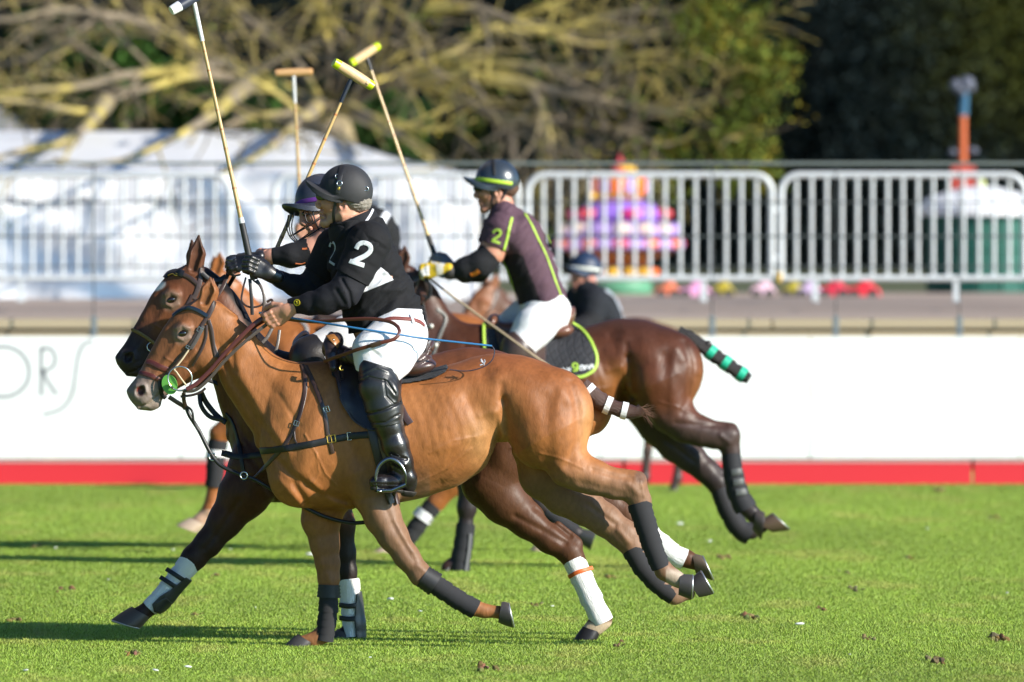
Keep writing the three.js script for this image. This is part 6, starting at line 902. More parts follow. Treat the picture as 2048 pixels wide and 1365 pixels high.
// ---------- the dark bay ridden alongside, half hidden ----------
const fB = new Frame(45.5, 760, 'polo_pony', 'dark bay polo pony with white forehead mark and white leg wraps behind front pony', 'horse', 'polo ponies in the chase');
const bodyB = horseField({ k: 1, x: -60, y: -12, hx: 37, hy: -55 }, { ears: [-16, 10], earTip: [421, 538] });
{
  const f = bodyB.f;
  addLeg(f, [[520, 930, 44, 62], [490, 985, 46, 50], [452, 1040, 46, 33], [418, 1085, 46, 25], [388, 1115, 46, 23], [365, 1143, 46, 16], [335, 1178, 46, 13], [308, 1208, 46, 15], [285, 1226, 46, 14], [272, 1232, 46, 15]], 14);
  addLeg(f, [[650, 985, -44, 46], [680, 1050, -46, 28], [688, 1110, -46, 21], [692, 1146, -46, 19], [698, 1195, -46, 14], [703, 1240, -46, 14], [706, 1262, -46, 16], [692, 1271, -46, 13], [684, 1275, -46, 14]], 12);
  addLeg(f, [[1020, 880, 46, 78], [980, 960, 50, 56], [1010, 1000, 50, 46], [1055, 1040, 50, 34], [1100, 1076, 50, 27], [1140, 1104, 50, 23], [1152, 1125, 50, 18], [1172, 1170, 50, 15], [1192, 1215, 50, 16], [1204, 1238, 50, 17], [1190, 1252, 50, 14], [1180, 1258, 50, 14]], 14);
  f.cap([1152, 1085, 50], [1115, 1052, 50], 13, 10, { k: 9, zs: 0.7 });
  addLeg(f, [[1030, 890, -46, 72], [1110, 945, -48, 42], [1170, 985, -48, 34], [1220, 1012, -48, 29], [1252, 1032, -48, 26], [1272, 1050, -48, 20], [1315, 1085, -48, 16], [1350, 1112, -48, 16], [1375, 1120, -48, 15], [1392, 1128, -48, 15]], 14); f.cap([1264, 1030, -48], [1230, 1010, -48], 13, 9, { k: 9, zs: 0.7 });
  f.line([[1030, 1030], [1090, 1062], [1130, 1085]], 6, -3); f.line([[1070, 1015], [1110, 1048], [1140, 1070]], 5, -3.5); f.line([[480, 1000], [440, 1060], [412, 1096]], 6, -3); f.line([[440, 955], [470, 940], [520, 960]], 8, -3); f.margin = 8;
  const cB = (x, y, z) => {
    const n = fbm(x * 0.02 + 5, y * 0.02, z * 0.02, 4); let c = mul3([0.125, 0.042, 0.018], 0.85 + 0.3 * n); const s = -0.619 * (x + 23) + 0.785 * (y + 67), q = (x + 23) * 0.619 + (y + 67) * 0.785;
    c = mix3(c, [0.020, 0.014, 0.013], sstep(1000, 1085, y) * (x < 760 ? 1 : 0)); if (x > 880 && y > 860) c = mix3(c, [0.076, 0.034, 0.017], 0.85); c = mix3(c, [0.045, 0.02, 0.015], 0.6 * sstep(820, 900, y) * (x < 560 ? 1 : 0));  // hind legs bay brown, darkened in the colour for the front pony's shadow
    if (x < 470 && q < 905 && y < 790) { c = mix3(c, [0.17, 0.065, 0.03], 0.6 * sstep(460, 380, x)); c = mix3(c, [0.038, 0.026, 0.026], sstep(350, 415, s)); c = mix3(c, [0.21, 0.15, 0.11], 0.7 * sstep(27, 14, Math.hypot(x - 343, y - 601))); c = mix3(c, [0.7, 0.68, 0.66], sstep(9, 4, Math.hypot((x - 318) * 0.6 + (y - 573) * 0.5, (y - 573) * 0.75)) * sstep(-10, 5, z) * (x < 332 ? 1 : 0)); }
    if (q > 735 && q < 1050 && y < 760 && x > 385) { const e = bodyB.f.p[1], qq = x * e.c + y * e.s, t = -x * e.s + y * e.c, i = clamp(Math.round((qq - e.s0) / (e.s1 - e.s0) * (e.n - 1)), 0, e.n - 1); c = mix3(c, [0.012, 0.01, 0.011], sstep(17, 9, t - (e.T0[i] - e.R[i]))); }
    if (y < 545 && x > 340 && x < 425) c = mix3(c, [0.06, 0.028, 0.018], 0.5 + 0.5 * sstep(510, 485, y));
    if (x > 1160 && y > 1238) c = mix3(c, [0.5, 0.38, 0.26], sstep(1238, 1246, y)); return coatVar(c, x, y, z);
  };
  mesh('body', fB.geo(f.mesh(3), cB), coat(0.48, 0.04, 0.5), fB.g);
  for (const s of [1, -1]) { const p = fB.P(343.5, 600, s * 33.5), e = new THREE.SphereGeometry(8.6 * fB.s, 20, 14); e.scale(1, 0.8, 0.75); e.rotateZ(0.2); e.translate(p.x, p.y, p.z); mesh('eye', e, MT.eye, fB.g); }
  hoof(fB, [284, 1223, 46, 22], [255, 1247, 46, 33], 3.65, 3.42, fB.g, pmat(0.075, 0.055, 0.045, 0.5), MT.shoe); hoof(fB, [690, 1268, -46, 17], [678, 1283, -46, 24], 3.6, 3.14, fB.g, MT.hoofD, null);
  hoof(fB, [1184, 1257, 50, 19], [1172, 1278, 50, 25], 3.45, 3.14, fB.g, pmat(0.018, 0.016, 0.018, 0.45), null); hoof(fB, [1389, 1128, -48, 21], [1416, 1137, -48, 30], 1.4, 1.15, fB.g, pmat(0.09, 0.065, 0.045, 0.6), MT.shoe);
  const w = (pts, r, n, turns = 5) => bandage(fB, pts, r, turns, fB.g, MT.white, n);
  w([[384, 1120, 46], [360, 1150, 46], [330, 1185, 46], [300, 1216, 46]], [23, 18], 'leg_wrap'); w([[697, 1160, -46], [700, 1200, -46], [704, 1250, -46], [706, 1276, -46]], [21, 21], 'leg_wrap'); w([[1146, 1116, 50], [1166, 1160, 50], [1190, 1212, 50], [1206, 1244, 50]], [23, 22], 'leg_wrap', 3); w([[1264, 1042, -48], [1310, 1080, -48], [1350, 1112, -48], [1372, 1122, -48]], [22, 21], 'leg_wrap');
  // tendon boots on the forelegs: a shell behind and two straps each
  const boot = (a, ax, r) => { const lf = new Field(6); lf.chain(a, { k: 6 }); return lf; };
  const b1 = boot([[384, 1120, 46, 24], [330, 1185, 46, 21], [300, 1216, 46, 20]]), L1 = leather(0.03, 0.03, 0.031, 0.45);
  mesh('tendon_boot', fB.geo(sheetOn(b1, [[374, 1152], [388, 1162], [372, 1184], [346, 1212], [326, 1229], [310, 1222], [306, 1206], [322, 1190], [345, 1176]], 0, 4, 1, 2, 1.2)), L1, fB.g); for (const [x, y] of [[352, 1147], [340, 1163]]) mesh('boot_strap', fB.strap(b1, [[x - 16, y - 9], [x, y], [x + 22, y + 14]], 9, 1.2, 1, 12, 2.4), MT.black, fB.g); mesh('boot_shell', fB.geo(sheetOn(b1, [[334, 1192], [346, 1204], [338, 1219], [322, 1226], [310, 1218], [314, 1202]], 3, 3.5, 1, 2, 1.2)), L1, fB.g);
  const b2 = boot([[697, 1160, -46, 22], [704, 1250, -46, 22], [706, 1276, -46, 22]]); mesh('tendon_boot', fB.geo(sheetOn(b2, [[712, 1190], [722, 1184], [732, 1240], [734, 1282], [712, 1284], [708, 1240]], 0, 4, 0, 2.2, 1.2)), L1, fB.g); for (const y of [1212, 1238]) mesh('boot_strap', fB.strap(b2, [[680, y], [698, y + 2], [722, y - 1]], 10, 1.2, 1, 10, 2.4), MT.black, fB.g);
  mesh('strap', fB.strap((() => { const q = new Field(3); q.chain([[1146, 1116, 50, 24], [1166, 1160, 50, 23.5]]); return q; })(), [[1138, 1152], [1155, 1142], [1184, 1134]], 8, 1.2, 1, 12, 1), mat(0.62, 0.12, 0.02, 0.5), fB.g);
  // tack
  const E = (m, n, g, p = fB.g) => mesh(n, g, m, p), B = new THREE.Group(); B.name = 'bridle'; fB.g.add(B);
  const sb = (pts, ww, m = MT.strap, n = 'strap', t = 1.6) => E(m, n, merge([1, -1].map((s) => fB.strap(f, pts, ww, t, s))), B);
  sb([[330, 556], [337, 547], [352, 544], [368, 549]], 15, pmat(0.012, 0.012, 0.016, 0.4), 'browband', 2.6); sb([[366, 548], [384, 558], [402, 574]], 9, MT.strap, 'browband'); sb([[404, 536], [402, 556], [396, 580], [388, 598]], 10, leather(0.075, 0.05, 0.045, 0.4), 'headpiece'); sb([[386, 590], [370, 620], [345, 655], [325, 690]], 8, MT.strap, 'cheekpiece'); { for (const yy of [-2.6, 1, 4]) E(MT.gold, 'clincher', fB.strap(f, [[338, 549 + yy], [346, 546 + yy], [356, 547 + yy]], 1.6, 0.8, 1, 8, 3), B); }
  const rope = smooth([[264, 660, 14], [275, 664, 28], [292, 674, 34], [314, 690, 36]].map((p) => V(...p)), 40), strands = []; for (const ph of [0, 2.1, 4.2]) strands.push(fB.cord(rope.map((p, i) => [p.x + 1.6 * Math.cos(i * 0.75 + ph) * 0.6, p.y + 1.6 * Math.sin(i * 0.75 + ph), p.z + 1.6 * Math.cos(i * 0.75 + ph)]), 2.3, 6, 80)); E(mat(0.20, 0.13, 0.045, 0.9), 'rope_noseband', merge(strands), B);
  E(MT.steel, 'bit_ring', new THREE.TorusGeometry(9 * fB.s, 1.4 * fB.s, 6, 20).translate(...fB.P(304, 694, 30).toArray()), B);
  const lead = (pts, ww, m, n, nr = [0, -0.3, 0.95]) => E(m, n, fB.band(smooth(pts.map((p) => V(...p)), 34).map((p) => p.toArray()), Array(35).fill(nr), ww, 1.5), B);
  lead([[310, 700, 40], [360, 655, 46], [420, 606, 50], [444, 578, 44], [458, 543, 24]], 8, MT.strap, 'rein'); lead([[318, 702, -38], [400, 640, -40], [450, 580, -30], [470, 548, -10]], 8, MT.strap, 'rein'); lead([[452, 552, 26], [438, 560, 30], [420, 558, 34], [405, 546, 36]], 9, MT.black, 'rein');
  // slack of the reins hanging below the hands
  lead([[492, 555, 20], [486, 580, 24], [484, 602, 26], [498, 614, 28], [520, 612, 28], [530, 600, 26], [524, 576, 24], [506, 560, 20]], 4, MT.strap, 'rein_slack', [0, 0, 1]); lead([[500, 558, 24], [503, 590, 30], [505, 630, 30]], 7, MT.black, 'rein_slack', [0.2, 0, 1]); lead([[514, 560, 22], [526, 582, 26], [529, 606, 28], [525, 632, 28]], 6, leather(0.07, 0.055, 0.05, 0.4), 'rein_slack', [0.3, 0, 1]); lead([[534, 604, 24], [544, 600, 24], [546, 614, 26], [538, 626, 26], [531, 614, 26]], 5, MT.strap, 'rein_slack', [0, 0, 1]); E(MT.steel, 'clip', fB.cord([[518, 626, 32], [528, 627, 32]], 3, 8, 4), B);
  lead([[560, 660, 50], [556, 690, 60], [548, 715, 66]], 6, leather(0.07, 0.06, 0.055, 0.5), 'rein_slack', [0.2, 0, 1]); lead([[548, 650, 44], [535, 675, 52], [520, 690, 58]], 7, leather(0.06, 0.05, 0.045, 0.5), 'rein_slack', [0.2, 0, 1]);
  // breastplate and standing martingale seen below the front pony's neck
  const stB = (pts, ww, m, n) => E(m, n, merge([1, -1].map((s) => fB.strap(f, pts, ww, 1.7, s)))); stB([[452, 828], [468, 850], [482, 900], [492, 960]], 9, MT.black, 'neck_strap'); stB([[445, 905], [480, 912], [540, 905]], 12, MT.black, 'breast_strap');
  E(MT.black, 'martingale', fB.band(smooth([[400, 782, 0], [412, 806, 0], [432, 830, 10], [452, 845, 30]].map((p) => V(...p)), 16).map((p) => p.toArray()), Array(17).fill([-0.3, 0, 1]), 11, 1.6)); E(MT.black, 'martingale', fB.band(smooth([[398, 785, 0], [402, 812, 6], [420, 834, 12], [448, 840, 26]].map((p) => V(...p)), 16).map((p) => p.toArray()), Array(17).fill([-0.3, 0, 1]), 9, 1.6)); E(MT.black, 'strap', fB.band(smooth([[408, 758, 30], [430, 765, 26], [452, 775, 22]].map((p) => V(...p)), 10).map((p) => p.toArray()), Array(11).fill([0, -0.3, 1]), 8, 1.5));
  // saddle
  const sd = new Frame(45.5, 700, 'polo_saddle', 'dark saddle of the half hidden second rider', 'saddle'), seat = new Field(8); seat.chain([[604, 692, 0, 20], [640, 706, 0, 18], [700, 718, 0, 20], [780, 716, 0, 22]], { zs: 1.9, k: 14 }); seat.ell([796, 694, 0], [10, 24, 44], 0.42, { k: 9 }); seat.ell([604, 684, 0], [14, 24, 40], 0.4, { k: 8 }); mesh('seat', sd.geo(seat.mesh(3.2)), leather(0.03, 0.02, 0.018, 0.4), sd.g); mesh('flap', sd.geo(sheetOn(f, [[600, 710], [612, 742], [622, 783], [640, 815], [680, 846], [720, 845], [742, 790], [746, 728]], 4, 5, 1, 3.4, 1.5)), leather(0.02, 0.015, 0.015, 0.45), sd.g);
}
{ // second rider: purple-banded helmet with a face cage
  const r = new Frame(45.5, 700, 'person', 'half hidden rider in purple-banded black helmet with wire face cage', 'person'), u = 0.98;
  const lx = V(0.93, -0.30, 0.2).normalize(), lz = V(0.15, -0.55, 0.82); lz.addScaledVector(lx, -lz.dot(lx)).normalize(); const ly = V().crossVectors(lz, lx);
  const R = rider(r, { u, head: [651, 428, 0], yaw: 0.34, tilt: -0.36, eyes: true, skin: [0.55, 0.27, 0.19], helmet: pmat(0.030, 0.034, 0.052, 0.42, { clearcoat: 0.3, clearcoatRoughness: 0.4 }), bandM: pmat(0.11, 0.025, 0.21, 0.5),
    torso: [[690, 476, 0, 40], [706, 520, 0, 56], [738, 585, 0, 54], [768, 642, 0, 52]], near: [[678, 474, 54, 34], [652, 484, 58, 25], [622, 499, 60, 22.5], [585, 511, 58, 22], [545, 513, 50, 15.5], [512, 521, 44, 12.5]], far: [[680, 478, -54, 34], [650, 492, -58, 25], [615, 508, -58, 22], [580, 514, -50, 20], [545, 512, -40, 15], [520, 508, -30, 13]], guard: [2, 5], sleeveAt: 0.75,
    hands: [{ at: [474, 533, 40], basis: [lx, ly, lz], k: 0.95 }], guardMark: [{ pts: [[592, 527], [603, 528], [612, 525]], w: 4 }, { pts: [[606, 498], [611, 498], [616, 497]], w: 4 }], guardMarkM: mat(0.5, 0.13, 0.04, 0.6),
    legN: [[768, 664, 42, 50], [700, 680, 80, 46], [622, 712, 100, 36], [618, 770, 106, 31], [648, 850, 110, 22], [640, 880, 112, 20], [600, 886, 120, 14]], legF: [[768, 664, -42, 50], [700, 680, -80, 46], [640, 712, -100, 36], [636, 770, -106, 31], [660, 850, -110, 22], [650, 880, -112, 20], [615, 886, -120, 14]],
    hem: (x, y) => y - 648, waist: (x, y) => 630 - y, shirtCol: () => [0.075, 0.05, 0.062] });
  mesh('glove', r.geo(place(handM, { at: [474, 533, 40], basis: [lx, ly, lz], k: 1.02 })), leather(0.016, 0.016, 0.019, 0.35), r.g); for (const [x, y, z] of [[466, 520, 60], [484, 529, 62]]) { const s = new THREE.SphereGeometry(12 * r.s, 16, 12), p = r.P(x, y, z - 12); s.scale(1, 0.85, 0.6); s.translate(p.x, p.y, p.z); mesh('knuckle_guard', s, pmat(0.02, 0.021, 0.026, 0.18, { clearcoat: 0.8 }), r.g); }
  mesh('piping', r.strap(R.all, [[662, 462], [658, 470], [654, 482]], 5, 0.6, 1, 10, 0.8), mat(0.42, 0.62, 0.05, 0.6), R.shirt);
  // wire face cage in the helmet's own frame
  const Q = (p) => r.P(...place({ pos: p, nor: p, idx: [] }, R.hm).pos), wire = []; const w = (pts, n = 20) => wire.push(tube(smooth(pts.map(Q), n), 1.3 * r.s, 6));
  for (const [x, y, z] of [[-78, 14, 26], [-74, 30, 24]]) w([[-8, y - 14, 40], [-40, y - 6, 36], [x, y, z * 0.6], [x - 6, y, 0], [x, y, -z * 0.6], [-40, y - 6, -36], [-8, y - 14, -40]], 40);
  for (const z of [22, 0, -22]) w([[-66, -26, z], [-80, -6, z * 0.8], [-84, 14, z * 0.55], [-78, 32, z * 0.4]], 16); w([[-36, -14, 38], [-38, 8, 36], [-36, 26, 30]], 10); w([[-40, -10, 30], [-50, -14, 30], [-52, 2, 30], [-42, 4, 32], [-40, -10, 30]], 20); mesh('face_cage', merge(wire), mat(0.03, 0.03, 0.035, 0.35, { metalness: 0.5 }), R.hl);
  const m = new Frame(45.5, 620, 'polo_mallet', 'cane polo mallet with lime-tipped head, leaning right, held by the rider with the face cage', 'mallet'); mallet(m, [530, 548, -30], [706, 146, -50], [[667, 124, -34], [744, 172, -66]], { g0: 0, g1: 0.10, c1: 0.855, r: 3.4, n: 6, burn: true, end: lime, w: 11.5, band: pmat(0.2, 0.08, 0.04, 0.5), top: pmat(0.02, 0.025, 0.04, 0.4) });
  { const pts = []; for (const q of [[[721, 150], [722, 156], [725, 158]], [[726, 153], [725, 159], [729, 161]], [[730, 156], [733, 159], [731, 163], [735, 165]]]) pts.push(m.cord(q.map(([x, y]) => [x - 1, y + 3, -50]), 0.9, 5, 6)); mesh('ink_mark', merge(pts), mat(0.01, 0.01, 0.01, 0.6), m.g); }
}
// ---------- third horse and rider: dark bay, green tail bands ----------
const fC = new Frame(54.8, 1150, 'polo_pony', 'dark bay polo pony at right with green-banded tail and black leg boots', 'horse', 'polo ponies in the chase');
const MC = { k: 0.838, x: 411.6, y: 44.5, hx: 54, hy: -21 }, bodyC = horseField(MC, { ears: [-10, 6], farRump: false });
{
  const f = bodyC.f, k = 0.82, lg = (p) => addLeg(f, p, 11);
  lg([[1318, 765, 40, 62], [1345, 825, 42, 42], [1370, 850, 43, 34], [1400, 862, 43, 29], [1430, 870, 42, 26], [1454, 872, 41, 24], [1461, 902, 40, 17], [1468, 955, 40, 13], [1484, 1008, 40, 13.5], [1500, 1022, 40, 14], [1510, 1032, 40, 12], [1516, 1036, 40, 12]]); f.cap([1462, 856, 41], [1435, 852, 42], 11, 8, { k: 8, zs: 0.7 });
  lg([[1290, 790, -38, 60], [1320, 850, -40, 42], [1352, 892, -40, 33], [1384, 918, -40, 28], [1412, 943, -40, 23], [1434, 966, -39, 20], [1448, 1000, -39, 15], [1466, 1040, -39, 13], [1488, 1066, -39, 13], [1505, 1066, -39, 12], [1526, 1056, -39, 12]]); f.cap([1440, 948, -39], [1415, 925, -39], 11, 8, { k: 8, zs: 0.7 });
  lg([[960, 850, 38, 46], [946, 910, 42, 33], [938, 965, 42, 22], [934, 1015, 42, 18], [931, 1050, 42, 13], [924, 1100, 42, 12], [919, 1120, 42, 14], [902, 1131, 42, 12], [894, 1135, 42, 12]]);
  lg([[985, 840, -38, 44], [1020, 920, -40, 32], [1055, 975, -40, 23], [1080, 1010, -40, 18], [1100, 1030, -40, 13], [1135, 1055, -40, 12.5], [1152, 1068, -40, 13], [1164, 1074, -40, 12]]);
  f.line([[1350, 845], [1400, 850], [1450, 852]], 5, -2.5); f.line([[1330, 880], [1390, 925]], 5, -2.5); f.line([[1440, 870], [1456, 884]], 6, 2.5);
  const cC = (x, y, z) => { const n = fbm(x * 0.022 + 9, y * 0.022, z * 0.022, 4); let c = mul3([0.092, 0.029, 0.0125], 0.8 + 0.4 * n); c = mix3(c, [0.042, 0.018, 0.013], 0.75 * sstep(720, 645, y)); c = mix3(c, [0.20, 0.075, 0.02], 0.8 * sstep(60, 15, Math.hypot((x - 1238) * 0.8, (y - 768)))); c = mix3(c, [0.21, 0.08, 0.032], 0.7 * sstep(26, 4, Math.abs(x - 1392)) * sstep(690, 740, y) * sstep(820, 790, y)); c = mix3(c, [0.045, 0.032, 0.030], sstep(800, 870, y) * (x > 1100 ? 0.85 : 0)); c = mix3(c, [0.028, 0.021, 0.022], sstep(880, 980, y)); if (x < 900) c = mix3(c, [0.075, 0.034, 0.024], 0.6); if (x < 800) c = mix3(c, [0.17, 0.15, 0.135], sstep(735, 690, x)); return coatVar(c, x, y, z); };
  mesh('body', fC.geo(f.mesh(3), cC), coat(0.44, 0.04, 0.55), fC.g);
  hoof(fC, [1508, 1036, 40, 22], [1526, 1050, 40, 30], 1.75, 1.7, fC.g, pmat(0.05, 0.04, 0.035, 0.4), null); hoof(fC, [1530, 1056, -39, 19], [1562, 1044, -39, 27], 0.6, 0.75, fC.g, pmat(0.13, 0.085, 0.06, 0.5), MT.shoe); hoof(fC, [895, 1134, 42, 15], [884, 1147, 42, 20], 2.6, 3.14, fC.g, pmat(0.06, 0.055, 0.055, 0.5), null); hoof(fC, [1162, 1073, -40, 15], [1188, 1082, -40, 22], 1.75, 1.9, fC.g, pmat(0.05, 0.05, 0.05, 0.4), null);
  const navy = mat(0.014, 0.014, 0.018, 0.8), w = (p, r, t = 4, m = navy, n = 'leg_boot') => bandage(fC, p, r, t, fC.g, m, n);
  w([[1461, 906, 40], [1466, 945, 40], [1475, 985, 40], [1492, 1018, 40]], [19, 23]); w([[1439, 978, -39], [1456, 1020, -39], [1480, 1058, -39], [1504, 1072, -39]], [18, 22]); w([[932, 1046, 42], [927, 1085, 42], [921, 1120, 42], [920, 1144, 42]], [19, 20]); w([[1094, 1024, -40], [1120, 1044, -40], [1150, 1066, -40]], [17, 17]);
  const lf = new Field(4); lf.chain([[1461, 906, 40, 20.5], [1475, 985, 40, 21.5], [1492, 1018, 40, 22]]); for (const [x, y, dx] of [[1468, 943, 0], [1472, 963, 2], [1477, 983, 4]]) mesh('boot_strap', fC.strap(lf, [[x - 6, y + 1], [x + 3, y], [x + 14, y - 2]], 14, 1.2, 1, 8, 0.8), mat(0.065, 0.07, 0.068, 0.55), fC.g);
  const l2 = new Field(4); l2.chain([[932, 1046, 42, 20], [920, 1144, 42, 21]]); mesh('boot_shell', fC.strap(l2, [[941, 1066], [938, 1100], [932, 1140]], 9, 1.5, 1, 12, 0.8), mat(0.10, 0.10, 0.105, 0.4), fC.g);
  // tail
  const tp = [[1356, 664, 0], [1380, 676, 0], [1404, 692, 0], [1430, 712, 0], [1456, 730, 0], [1480, 747, 0], [1499, 759, 0]], tr = [13, 13, 13, 14.5, 14, 14, 11], tc = smooth(tp.map((p) => fC.P(...p)), 48);
  const tail = mesh('tail', tube(tc, (t) => { const i = t * 6, a = Math.floor(Math.min(i, 5.999)); return lerp(tr[a], tr[a + 1], i - a) * fC.s * (1 + (t > 0.4 ? 0.09 : 0.02) * Math.sin(t * 62)); }, 14), pmat(0.020, 0.017, 0.017, 0.5, { bumpMap: hairBump, bumpScale: 0.006 }), fC.g), grn = mat(0.01, 0.42, 0.25, 0.5);
  for (const i of [22, 32, 43]) { const d = V().subVectors(tc[i + 1], tc[i]).normalize(); mesh('tail_band', tube([tc[i].clone().addScaledVector(d, -7 * fC.s), tc[i], tc[i].clone().addScaledVector(d, 7 * fC.s)], 15.6 * fC.s, 16), grn, tail); }
  { const s = new THREE.SphereGeometry(8 * fC.s, 10, 8), p = fC.P(1416, 689, 4); s.translate(p.x, p.y, p.z); mesh('tail_knot', s, pmat(0.02, 0.017, 0.017, 0.5), tail); }
  // tack
  const E = (m, n, g, p = fC.g) => mesh(n, g, m, p), st = (pts, ww, m = MT.strap, n = 'strap') => E(m, n, merge([1, -1].map((s) => fC.strap(f, pts, ww, 1.6, s)))), white = mat(0.72, 0.70, 0.66, 0.4);
  const B = new THREE.Group(); B.name = 'bridle'; fC.g.add(B);
  for (const [x, y, rr2] of [[706, 625, 8], [688, 667, 10]]) { const g = new THREE.TorusGeometry(rr2 * fC.s, 2.6 * fC.s, 8, 24), p = fC.P(x, y, 34); g.translate(p.x, p.y, p.z); E(white, 'bit_ring', g, B); } E(white, 'bit_shank', fC.cord([[708, 617, 34], [703, 640, 35], [690, 655, 35], [672, 684, 35], [664, 694, 34]], 3, 8, 16), B); for (const q of [[[722, 560], [735, 600], [716, 622]], [[706, 640], [716, 665], [740, 690]]]) E(leather(0.10, 0.055, 0.03), 'cheekpiece', fC.strap(f, q, 8, 1.6, 1), B);
  const lead = (pts, ww, m, n, nr = [0, -0.2, 1]) => E(m, n, fC.band(smooth(pts.map((p) => V(...p)), 30).map((p) => p.toArray()), Array(31).fill(nr), ww, 1.4), B);
  lead([[712, 668, 34], [760, 630, 42], [810, 575, 46], [848, 552, 40]], 6, MT.strap, 'rein'); lead([[848, 556, 40], [856, 580, 40], [852, 600, 38], [836, 606, 36], [826, 592, 34], [838, 560, 34]], 5, MT.strap, 'rein_slack', [0, 0, 1]); lead([[852, 556, 40], [862, 575, 42], [858, 596, 42], [846, 590, 40]], 5, MT.black, 'rein_slack', [0, 0, 1]); lead([[844, 552, 42], [828, 556, 40], [814, 566, 38], [826, 580, 38]], 5, MT.black, 'rein_slack', [0, 0, 1]);
  st([[846, 606], [852, 640], [856, 690]], 5, MT.black, 'neck_strap'); st([[874, 618], [892, 636], [880, 672], [868, 706], [856, 740]], 7, mat(0.16, 0.15, 0.14, 0.5), 'breastplate_strap'); { const s = new THREE.SphereGeometry(4.5 * fC.s, 10, 8); for (const [x, y] of [[863, 652], [872, 690]]) { const z = f.hit(x, y, 1), p = fC.P(x, y, z + 3), q = s.clone(); q.translate(p.x, p.y, p.z); E(white, 'stud', q); } }
  // saddle, quilted cloth
  const sd = new Frame(54.8, 1080, 'polo_saddle', 'brown saddle on black quilted cloth with lime green edging, under the rear rider', 'saddle'), quilt = dataTex(128, (u, v) => { const a = Math.abs(((u + v) * 4) % 1 - 0.5) * 2, b = Math.abs(((u - v + 4) * 4) % 1 - 0.5) * 2; return Math.pow(Math.min(1 - Math.pow(a, 6), 1 - Math.pow(b, 6)), 0.5); }); quilt.repeat.set(4, 4);
  const padP = [[966, 655], [1000, 660], [1060, 665], [1110, 660], [1146, 650], [1170, 668], [1188, 696], [1193, 720], [1188, 738], [1170, 750], [1150, 754], [1100, 756], [1040, 756], [985, 752], [968, 720]];
  E(mat(0.030, 0.030, 0.036, 0.9, { bumpMap: quilt, bumpScale: 0.008 }), 'saddle_cloth', sd.geo(sheetOn(f, padP, 0.5, 4, 0, 2.6, 1.5)), sd.g);
  const lime2 = mat(0.40, 0.60, 0.07, 0.6), edge = (pts, ww = 6) => E(lime2, 'edging', sd.strap(f, pts, ww, 1.8, 1, 40, 4.5), sd.g); edge([[1147, 650], [1170, 667], [1186, 693], [1192, 720], [1187, 738], [1170, 750], [1150, 754], [1120, 756]]); edge([[967, 650], [968, 690], [972, 735]]);
  { const z0 = (x, y) => f.hit(x, y, 1), L = []; const wl = mat(0.66, 0.66, 0.68, 0.8); for (const pts of [[[1122, 738], [1122, 746]], [[1126, 737], [1130, 741], [1126, 745]], [[1134, 736], [1138, 744], [1141, 735]], [[1160, 732], [1160, 741]], [[1160, 732], [1165, 732], [1165, 740]], [[1169, 731], [1169, 739]], [[1173, 730], [1177, 738], [1180, 729]], [[1183, 729], [1184, 737]], [[1116, 740], [1116, 748]]]) L.push(sd.strap(f, pts, 3.4, 0.5, 1, 6, 5.2)); E(wl, 'lettering', merge(L), sd.g); const ring = []; for (let i = 0; i <= 16; i++) ring.push([1150 + 5 * Math.cos(i * 0.3927), 732 + 4.5 * Math.sin(i * 0.3927)]); E(lime2, 'lettering', merge([sd.strap(f, ring, 3.6, 0.6, 1, 24, 5.4), sd.strap(f, [[1155, 732], [1154, 740], [1146, 742]], 3.6, 0.6, 1, 8, 5.4)]), sd.g); }
  const seat = new Field(7); seat.chain([[985, 655, 0, 16], [1020, 662, 0, 15], [1070, 664, 0, 17], [1125, 656, 0, 16]], { zs: 1.8, k: 12 }); seat.ell([1140, 636, 0], [9, 24, 38], 0.3, { k: 8 }); for (const s of [1, -1]) { seat.ell([1120, 664, 38 * s], [28, 13, 23], -0.25, { k: 5 }); } seat.ell([984, 646, 0], [12, 20, 34], 0.4, { k: 6 }); E(leather(0.15, 0.062, 0.038, 0.3), 'seat', sd.geo(seat.mesh(2.4)), sd.g);
  E(leather(0.075, 0.042, 0.034, 0.4), 'flap', sd.geo(sheetOn(f, [[990, 660], [1000, 700], [1020, 750], [1060, 770], [1090, 740], [1092, 672]], 5, 4, 1, 2.6, 1.2)), sd.g); E(leather(0.07, 0.035, 0.028, 0.4), 'girth', sd.strap(f, [[1020, 760], [1030, 800], [1040, 850]], 22, 2, 1, 14, 2), sd.g);
  // rider
  const r = new Frame(54.8, 1080, 'person', 'rider in purple-grey shirt with lime piping, lime band on dark helmet', 'person'), u = 0.815;
  const yx = V(0.97, -0.15, 0.2).normalize(), yz = V(0.1, -0.35, 0.93); yz.addScaledVector(yx, -yz.dot(yx)).normalize(); const yy = V().crossVectors(yz, yx), gx = V(0.92, 0.32, 0.1).normalize(), gy = V(-0.25, 0.95, 0); gy.addScaledVector(gx, -gy.dot(gx)).normalize(); const gz = V().crossVectors(gx, gy);
  const PAN = [[994, 516], [1030, 506], [1046, 512], [1058, 545], [1072, 578], [1084, 612], [1024, 612], [1010, 560]];
